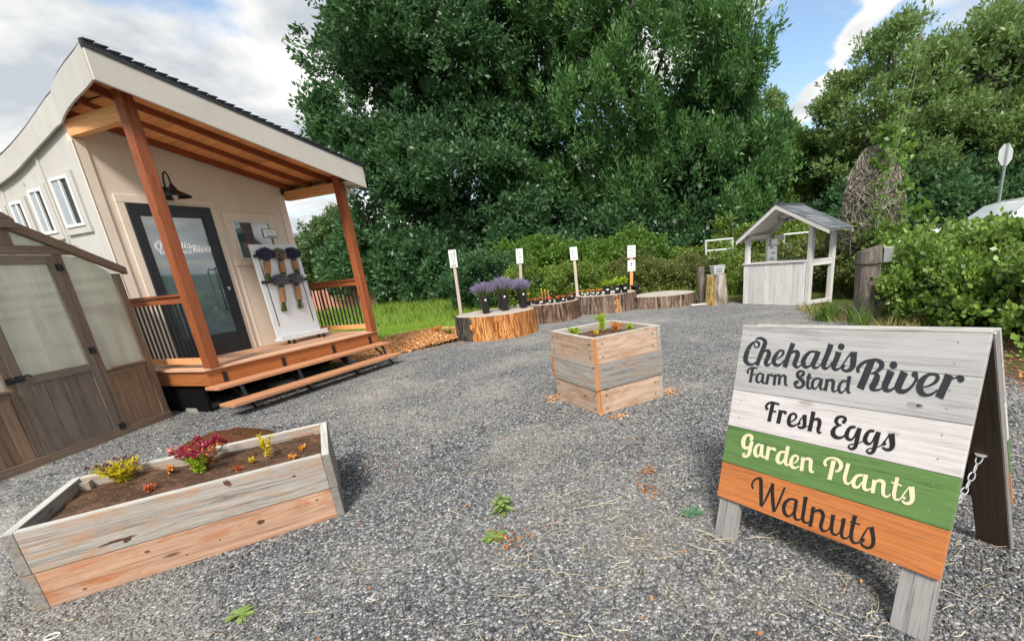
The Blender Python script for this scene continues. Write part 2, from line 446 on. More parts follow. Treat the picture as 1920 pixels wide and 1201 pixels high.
M['bark_stump'] = bark('pale_stripped_stump', (0.14, 0.11, 0.085), (0.36, 0.31, 0.26), (0.50, 0.45, 0.39), 5, 1.5)
M['bark_moss'] = bark('mossy_yellow_bark', (0.10, 0.05, 0.012), (0.36, 0.21, 0.05), (0.45, 0.38, 0.16), 8, 3)
M['trunk'] = bark('tree_trunk_bark', (0.025, 0.022, 0.018), (0.085, 0.072, 0.058), (0.17, 0.15, 0.12), 9, 1.2)
def cutwood(name, a, b, crack):
    t = NT(name)
    o = objco(t)
    sp = t.n('ShaderNodeSeparateXYZ'); t.l(o, sp.inputs[0])
    w = t.n('ShaderNodeTexWave', wave_type='RINGS', rings_direction='Z')
    t.l(o, w.inputs['Vector']); w.inputs['Scale'].default_value = 7; w.inputs['Distortion'].default_value = 4
    w.inputs['Detail'].default_value = 3
    n = t.noise(o, 5, 6, 0.7)
    c = t.mix(t.math('MULTIPLY', w.outputs['Fac'], 0.45), a, b)
    c = t.mix(t.math('MULTIPLY', t.ramp(n, [(0.4, 0.0), (0.65, 1.0)]), 0.6), c, b)
    ang = t.math('ARCTAN2', sp.outputs[1], sp.outputs[0])
    cv = t.n('ShaderNodeCombineXYZ'); t.l(t.math('MULTIPLY', ang, 3.2), cv.inputs[0])
    cn = t.noise(cv.outputs[0], 2.2, 3, 0.7)
    c = t.mix(t.ramp(cn, [(0.33, 1.0), (0.36, 0.0)]), c, crack)
    t.base(c, 0.85, 0.2); t.bump(n, 0.4, 0.02)
    return t.m
M['cut_top'] = cutwood('weathered_cut_face', (0.56, 0.50, 0.43), (0.34, 0.29, 0.24), (0.12, 0.09, 0.07))

M['leaf_oak'] = leafmat('dark_oak_leaf', (0.012, 0.044, 0.023), (0.120, 0.250, 0.090), trans=0.28)
M['leaf_ash'] = leafmat('mid_green_leaf', (0.018, 0.064, 0.024), (0.17, 0.34, 0.095), trans=0.3)
M['leaf_right'] = leafmat('olive_green_leaf', (0.040, 0.090, 0.028), (0.30, 0.42, 0.14), trans=0.38)
M['leaf_hedge'] = leafmat('hedge_leaf', (0.045, 0.100, 0.016), (0.29, 0.39, 0.065), trans=0.3)
M['leaf_hedge_dark'] = leafmat('dull_hedge_leaf', (0.040, 0.065, 0.018), (0.24, 0.27, 0.070), trans=0.25)
M['leaf_vine'] = leafmat('bright_vine_leaf', (0.055, 0.130, 0.020), (0.200, 0.340, 0.055), trans=0.4)
M['leaf_bramble'] = leafmat('bramble_leaf', (0.020, 0.062, 0.016), (0.34, 0.50, 0.085), trans=0.22, rough=0.38)
M['leaf_maple'] = leafmat('yellowish_maple_leaf', (0.035, 0.085, 0.018), (0.21, 0.32, 0.075), trans=0.35)
M['leaf_far'] = leafmat('far_tree_leaf', (0.06, 0.12, 0.04), (0.16, 0.24, 0.09), trans=0.3)
M['leaf_weed'] = leafmat('weed_leaf', (0.13, 0.22, 0.05), (0.38, 0.48, 0.15), trans=0.3)
M['leaf_weed_blue'] = leafmat('bluish_weed_leaf', (0.07, 0.17, 0.09), (0.18, 0.33, 0.18), trans=0.3)
M['leaf_lime'] = leafmat('lime_leaf', (0.20, 0.34, 0.02), (0.52, 0.66, 0.06), trans=0.4)
M['leaf_yellow'] = leafmat('yellow_leaf', (0.55, 0.44, 0.02), (0.95, 0.78, 0.05), trans=0.4)
M['flower_red'] = leafmat('crimson_petal', (0.20, 0.012, 0.03), (0.55, 0.05, 0.11), trans=0.2)
M['flower_mauve'] = leafmat('mauve_seed_head', (0.16, 0.08, 0.09), (0.32, 0.17, 0.19), trans=0.1)
M['succulent'] = leafmat('red_succulent', (0.32, 0.04, 0.02), (0.72, 0.22, 0.08), trans=0.1)
M['succulent_orange'] = leafmat('orange_succulent', (0.55, 0.16, 0.03), (0.85, 0.42, 0.08), trans=0.1)
M['lavender'] = leafmat('lavender_floret', (0.12, 0.09, 0.20), (0.44, 0.37, 0.56), trans=0.2)
M['lavender_dark'] = leafmat('dark_lavender_floret', (0.028, 0.028, 0.07), (0.11, 0.11, 0.21), trans=0.1)
M['lavender_grey'] = leafmat('dried_lavender_floret', (0.10, 0.10, 0.13), (0.32, 0.32, 0.37), trans=0.1)
M['lavender_tan'] = leafmat('tan_dried_floret', (0.20, 0.15, 0.12), (0.40, 0.33, 0.28), trans=0.1)
M['stem_green'] = attrmat('green_stem', (0.05, 0.07, 0.02), (0.16, 0.19, 0.06))
M['stem_red'] = attrmat('coral_stem', (0.55, 0.12, 0.08), (0.75, 0.25, 0.15))
M['cane'] = attrmat('pale_cane', (0.16, 0.14, 0.07), (0.40, 0.36, 0.24))
M['twig'] = attrmat('dead_vine_twig', (0.16, 0.14, 0.11), (0.48, 0.43, 0.36))
M['grass'] = leafmat('grass_blade', (0.13, 0.24, 0.03), (0.38, 0.50, 0.09), trans=0.35)
M['grass_dry'] = leafmat('dry_grass_blade', (0.22, 0.21, 0.06), (0.50, 0.44, 0.17), trans=0.3)
M['chip'] = attrmat('fresh_wood_chip', (0.50, 0.20, 0.07), (0.88, 0.62, 0.34), mid=(0.78, 0.42, 0.17))
M['straw'] = attrmat('straw', (0.30, 0.22, 0.13), (0.66, 0.58, 0.42))
M['litter'] = attrmat('brown_leaf_litter', (0.20, 0.07, 0.03), (0.55, 0.26, 0.10))
t = NT('brick_stack')
o = objco(t)
bt = t.n('ShaderNodeTexBrick'); t.l(o, bt.inputs['Vector']); bt.inputs['Scale'].default_value = 5
bt.inputs['Color1'].default_value = (0.52, 0.22, 0.16, 1); bt.inputs['Color2'].default_value = (0.62, 0.32, 0.24, 1); bt.inputs['Mortar'].default_value = (0.40, 0.25, 0.20, 1)
t.base(bt.outputs['Color'], 0.9, 0.2)
M['brick'] = t.m
t = NT('chip_ground')
n2 = t.noise(objco(t), 45, 5, 0.75)
t.base(t.ramp(n2, [(0.35, (0.34, 0.14, 0.05)), (0.55, (0.66, 0.34, 0.14)), (0.7, (0.80, 0.52, 0.27))]), 0.95, 0.1); t.bump(n2, 1.0, 0.03)
M['chip_ground'] = t.m
t = NT('grey_roof_shingles')
o = objco(t)
n = t.noise(o, 60, 4, 0.7); v = t.attr('v')
c = t.ramp(v, [(0.0, (0.10, 0.115, 0.13)), (1.0, (0.24, 0.26, 0.28))])
c = t.mix(t.math('MULTIPLY', n, 0.5), c, (0.09, 0.10, 0.11))
t.base(c, 0.9, 0.2); t.bump(n, 0.3, 0.01)
M['roof_shingle'] = t.m
t = NT('far_hills')
n = t.noise(objco(t), 0.02, 6, 0.7)
t.base(t.ramp(n, [(0.35, (0.035, 0.06, 0.04)), (0.65, (0.10, 0.14, 0.08))]), 1.0, 0.0)
M['hills'] = t.m

# ------------------------------------------------------------------ object helpers
def tag(o, label=None, cat=None, group=None, kind=None):
    if label: o['label'] = label
    if cat: o['category'] = cat
    if group: o['group'] = group
    if kind: o['kind'] = kind
    return o

def thing(name, label, cat, loc=(0, 0, 0), rz=0.0, group=None):
    o = bpy.data.objects.new(name, None); C.objects.link(o)
    o.empty_display_size = 0.2
    o.location = loc; o.rotation_euler = (0, 0, rz)
    return tag(o, label, cat, group)

def wmat(o):
    mm = Matrix.Translation(o.location) @ o.rotation_euler.to_matrix().to_4x4()
    return wmat(o.parent) @ mm if o.parent else mm

class MB:
    """Collects faces with two attributes: gc (grain coordinates) and v (a value per piece)."""
    def __init__(s):
        s.V, s.F, s.G, s.A, s.MI = [], [], [], [], []
        s.mi = 0
    def add(s, verts, faces, gc=None, v=None):
        b = len(s.V)
        v = random.random() if v is None else v
        s.V += [tuple(p) for p in verts]
        s.G += [tuple(p) for p in (gc if gc is not None else verts)]
        s.A += [v] * len(verts)
        s.F += [tuple(b + i for i in f) for f in faces]
        s.MI += [s.mi] * len(faces)
    def hexa(s, P, v=None, dims=None):
        """P: 8 corners, bottom 4 ccw then top 4 ccw"""
        P = [Vector(p) for p in P]
        L = [(P[1] - P[0]).length, (P[3] - P[0]).length, (P[4] - P[0]).length]
        order = sorted(range(3), key=lambda i: -L[i])
        off = (random.uniform(0, 60), random.uniform(0, 60), random.uniform(0, 60))
        idx = [(0, 0, 0), (1, 0, 0), (1, 1, 0), (0, 1, 0), (0, 0, 1), (1, 0, 1), (1, 1, 1), (0, 1, 1)]
        g = [tuple(c[order[k]] * L[order[k]] + off[k] for k in range(3)) for c in idx]
        s.add(P, [(0, 3, 2, 1), (4, 5, 6, 7), (0, 1, 5, 4), (1, 2, 6, 5), (2, 3, 7, 6), (3, 0, 4, 7)], g, v)
    def box(s, x0, x1, y0, y1, z0, z1, v=None):
        s.hexa([(x0, y0, z0), (x1, y0, z0), (x1, y1, z0), (x0, y1, z0), (x0, y0, z1), (x1, y0, z1), (x1, y1, z1), (x0, y1, z1)], v)
    def bar(s, a, b, w, h, up=(0, 0, 1), v=None):
        """rectangular bar from a to b; w sideways, h along up"""
        a, b = Vector(a), Vector(b); d = (b - a).normalized(); up = Vector(up)
        sd = d.cross(up).normalized() * (w / 2); u = sd.cross(d).normalized() * (h / 2)
        s.hexa([a - sd - u, b - sd - u, b + sd - u, a + sd - u, a - sd + u, b - sd + u, b + sd + u, a + sd + u], v)
    def lathe(s, prof, c=(0, 0, 0), n=20, v=None, cap=True):
        """prof: (radius, z)"""
        V, F = [], []
        for r, z in prof:
            for k in range(n):
                a = 2 * math.pi * k / n
                V.append((c[0] + r * math.cos(a), c[1] + r * math.sin(a), c[2] + z))
        for i in range(len(prof) - 1):
            for k in range(n):
                k2 = (k + 1) % n
                F.append((i * n + k, i * n + k2, (i + 1) * n + k2, (i + 1) * n + k))
        if cap:
            F.append(tuple(range(n - 1, -1, -1))); F.append(tuple(range((len(prof) - 1) * n, len(prof) * n)))
        s.add(V, F, None, v)
    def tube(s, pts, r, n=6, v=None, r1=None):
        pts = [Vector(p) for p in pts]; r1 = r if r1 is None else r1
        V, F = [], []; prev = None
        for i, p in enumerate(pts):
            d = (pts[min(i + 1, len(pts) - 1)] - pts[max(i - 1, 0)]).normalized()
            if prev is None:
                a = d.orthogonal().normalized()
            else:
                a = (prev - d * prev.dot(d)).normalized()
            prev = a; b = d.cross(a)
            rr = r + (r1 - r) * i / max(1, len(pts) - 1)
            for k in range(n):
                t_ = 2 * math.pi * k / n
                V.append(p + a * rr * math.cos(t_) + b * rr * math.sin(t_))
        for i in range(len(pts) - 1):
            for k in range(n):
                k2 = (k + 1) % n
                F.append((i * n + k, i * n + k2, (i + 1) * n + k2, (i + 1) * n + k))
        F.append(tuple(range(n - 1, -1, -1))); F.append(tuple(range((len(pts) - 1) * n, len(pts) * n)))
        L = 0; G = []
        off = random.uniform(0, 50)
        for i, p in enumerate(pts):
            if i: L += (p - pts[i - 1]).length
            for k in range(n):
                G.append((L + off, 0.1 * math.cos(6.28 * k / n) + off, 0.1 * math.sin(6.28 * k / n)))
        s.add(V, F, G, v)
    def prism(s, poly, axis, a, b, v=None):
        """poly in the two other axes, extruded a..b along axis (0,1,2)"""
        def mk(p, t_):
            q = list(p); q.insert(axis, t_); return tuple(q)
        n = len(poly)
        V = [mk(p, a) for p in poly] + [mk(p, b) for p in poly]
        F = [tuple(range(n)), tuple(range(2 * n - 1, n - 1, -1))] + [(i, (i + 1) % n, n + (i + 1) % n, n + i) for i in range(n)]
        s.add(V, F, None, v)
    def build(s, name, mats, parent=None, world=False, bevel=0.0, smooth=False, fix=True):
        me = bpy.data.meshes.new(name)
        V = s.V
        if world and parent is not None:
            inv = wmat(parent).inverted(); V = [inv @ Vector(p) for p in V]
        me.from_pydata([tuple(p) for p in V], [], s.F)
        if not isinstance(mats, (list, tuple)): mats = [mats]
        for mt in mats: me.materials.append(M[mt] if isinstance(mt, str) else mt)
        me.polygons.foreach_set('material_index', s.MI)
        a = me.attributes.new('gc', 'FLOAT_VECTOR', 'POINT'); a.data.foreach_set('vector', [c for p in s.G for c in p])
        a = me.attributes.new('v', 'FLOAT', 'POINT'); a.data.foreach_set('value', s.A)
        if smooth: me.polygons.foreach_set('use_smooth', [True] * len(me.polygons))
        if fix:
            bm = bmesh.new(); bm.from_mesh(me); bmesh.ops.recalc_face_normals(bm, faces=bm.faces); bm.to_mesh(me); bm.free()
        o = bpy.data.objects.new(name, me); C.objects.link(o)
        if parent is not None: o.parent = parent
        if bevel:
            bv = o.modifiers.new('bevel', 'BEVEL'); bv.width = bevel; bv.segments = 2; bv.limit_method = 'ANGLE'; bv.angle_limit = R(50)
        return o

def B(*a, **k):
    mb = MB(); mb.box(*a, **k); return mb

def npmesh(name, V, F, att, mats, parent=None, k=4, smooth=False, mi=None):
    """fast mesh of many equal faces (k corners each)"""
    V = np.asarray(V, np.float32); F = np.asarray(F, np.int32)
    me = bpy.data.meshes.new(name)
    me.vertices.add(len(V)); me.vertices.foreach_set('co', V.ravel())
    nf = len(F)
    me.loops.add(nf * k); me.loops.foreach_set('vertex_index', F.ravel())
    me.polygons.add(nf); me.polygons.foreach_set('loop_start', np.arange(nf, dtype=np.int32) * k)
    if mi is not None: me.polygons.foreach_set('material_index', np.asarray(mi, np.int32))
    if not isinstance(mats, (list, tuple)): mats = [mats]
    for mt in mats: me.materials.append(M[mt])
    me.update(calc_edges=True)
    a = me.attributes.new('v', 'FLOAT', 'POINT'); a.data.foreach_set('value', np.asarray(att, np.float32))
    if smooth: me.polygons.foreach_set('use_smooth', [True] * nf)
    o = bpy.data.objects.new(name, me); C.objects.link(o)
    if parent is not None: o.parent = parent
    return o

def unit(a):
    return a / np.maximum(np.linalg.norm(a, axis=1, keepdims=True), 1e-9)

def leaves(P, axis, nrm, L, W, v):
    """diamond leaves, slightly folded: base, two sides, tip"""
    n = len(P)
    axis = unit(axis); nrm = unit(nrm - axis * np.sum(nrm * axis, 1, keepdims=True)); sd = np.cross(axis, nrm)
    L = np.broadcast_to(np.asarray(L, float), (n,))[:, None]; W = np.broadcast_to(np.asarray(W, float), (n,))[:, None]
    a = P; b = P + axis * L * 0.45 + sd * W * 0.5 + nrm * L * 0.05
    c = P + axis * L; d = P + axis * L * 0.45 - sd * W * 0.5 + nrm * L * 0.05
    V = np.stack([a, b, c, d], 1).reshape(-1, 3)
    F = np.arange(n * 4).reshape(-1, 4)
    return V, F, np.repeat(v, 4)

def cat_parts(parts):
    Vs, Fs, As = [], [], []; b = 0
    for V, F, A in parts:
        Vs.append(V); Fs.append(F + b); As.append(A); b += len(V)
    return np.concatenate(Vs), np.concatenate(Fs), np.concatenate(As)

def lobes_clumps(lobes, n, lo=0.8, hi=1.05, g=rng):
    lobes = np.array(lobes, float)
    area = (lobes[:, 3] * lobes[:, 4] + lobes[:, 3] * lobes[:, 5] + lobes[:, 4] * lobes[:, 5])
    pick = g.choice(len(lobes), n, p=area / area.sum())
    d = unit(g.normal(size=(n, 3)))
    rr = g.uniform(lo, hi, (n, 1))
    Lb = lobes[pick]
    P = Lb[:, :3] + d * Lb[:, 3:6] * rr
    keep = np.ones(n, bool)
    for i, lb in enumerate(lobes):
        q = np.linalg.norm((P - lb[:3]) / lb[3:6], axis=1)
        keep &= ~((q < 0.72) & (pick != i))
    keep &= P[:, 2] > 0.05
    out = unit(d / Lb[:, 3:6])
    return P[keep], out[keep]

def crown(name, lobes, mat, parent, nclump=500, per=130, rc=0.75, L=0.26, aspect=0.45, up=0.3, stretch=(1, 1, 1), inner=0.12, seed=1, lo=0.8, hi=1.06, zmin=0.05, clumpv=0.55, boughs=0, rb=1.1):
    g = np.random.default_rng(seed)
    if boughs:
        BP, bo = lobes_clumps(lobes, boughs, lo - .05, hi - .06, g)
        br = rb * g.uniform(.55, 1.45, len(BP)); bv = g.uniform(0, 1, len(BP))
        k_ = g.choice(len(BP), nclump, p=br ** 2 / (br ** 2).sum())
        d_ = unit(unit(g.normal(size=(nclump, 3))) + bo[k_] * .55 + np.array([0, 0, .30]))
        an = g.uniform(.55, 1.5, (len(BP), 3)) * np.array([1.05, 1.05, .8]); P = BP[k_] + d_ * (br[k_] * g.uniform(.45, 1.2, nclump))[:, None] * an[k_]; out = d_
        cv = np.clip(bv[k_] * .55 + g.uniform(0, 1, nclump) * .45, 0, 1)
        Ps, os_ = lobes_clumps(lobes, int(nclump * .30), lo, hi + .09, g)
        P = np.concatenate([P, Ps]); out = np.concatenate([out, os_]); cv = np.concatenate([cv, g.uniform(0, 1, len(Ps))])
    else:
        P, out = lobes_clumps(lobes, nclump, lo, hi, g)
        cv = g.uniform(0, 1, len(P))
    nc = len(P)
    idx = np.repeat(np.arange(nc), per)
    rcs = rc * g.uniform(0.6, 1.35, nc)
    off = unit(g.normal(size=(len(idx), 3))) * (g.uniform(0, 1, (len(idx), 1)) ** 0.55) * rcs[idx][:, None] * np.array(stretch)
    Q = P[idx] + off
    outw = unit(off + out[idx] * 0.8 * rc)
    ax = unit(outw * 0.7 + g.normal(size=Q.shape) * 0.55 + np.array([0, 0, up]))
    nr = unit(outw * 0.5 + g.normal(size=Q.shape) * 0.6 + np.array([0, 0, 0.55]))
    l = L * g.uniform(0.5, 1.5, len(Q))
    v = np.clip(cv[idx] * clumpv + g.uniform(0, 1, len(Q)) * (1 - clumpv), 0, 1)
    ok = Q[:, 2] > zmin
    parts = [leaves(Q[ok], ax[ok], nr[ok], l[ok], l[ok] * aspect, v[ok])]
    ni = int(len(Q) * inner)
    if ni:  # filler leaves added to block light through the crown
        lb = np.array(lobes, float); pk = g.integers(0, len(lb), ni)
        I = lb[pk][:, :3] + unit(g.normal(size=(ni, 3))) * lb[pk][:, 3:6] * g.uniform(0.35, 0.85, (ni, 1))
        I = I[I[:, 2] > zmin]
        parts.append(leaves(I, g.normal(size=I.shape), g.normal(size=I.shape), L * 1.5, L * 1.0, np.zeros(len(I))))  # all at the darkest tone: interior shade put into the colour
    V, F, A = cat_parts(parts)
    V = V - np.array(wmat(parent).translation)
    return npmesh(name, V, F, A, mat, parent)

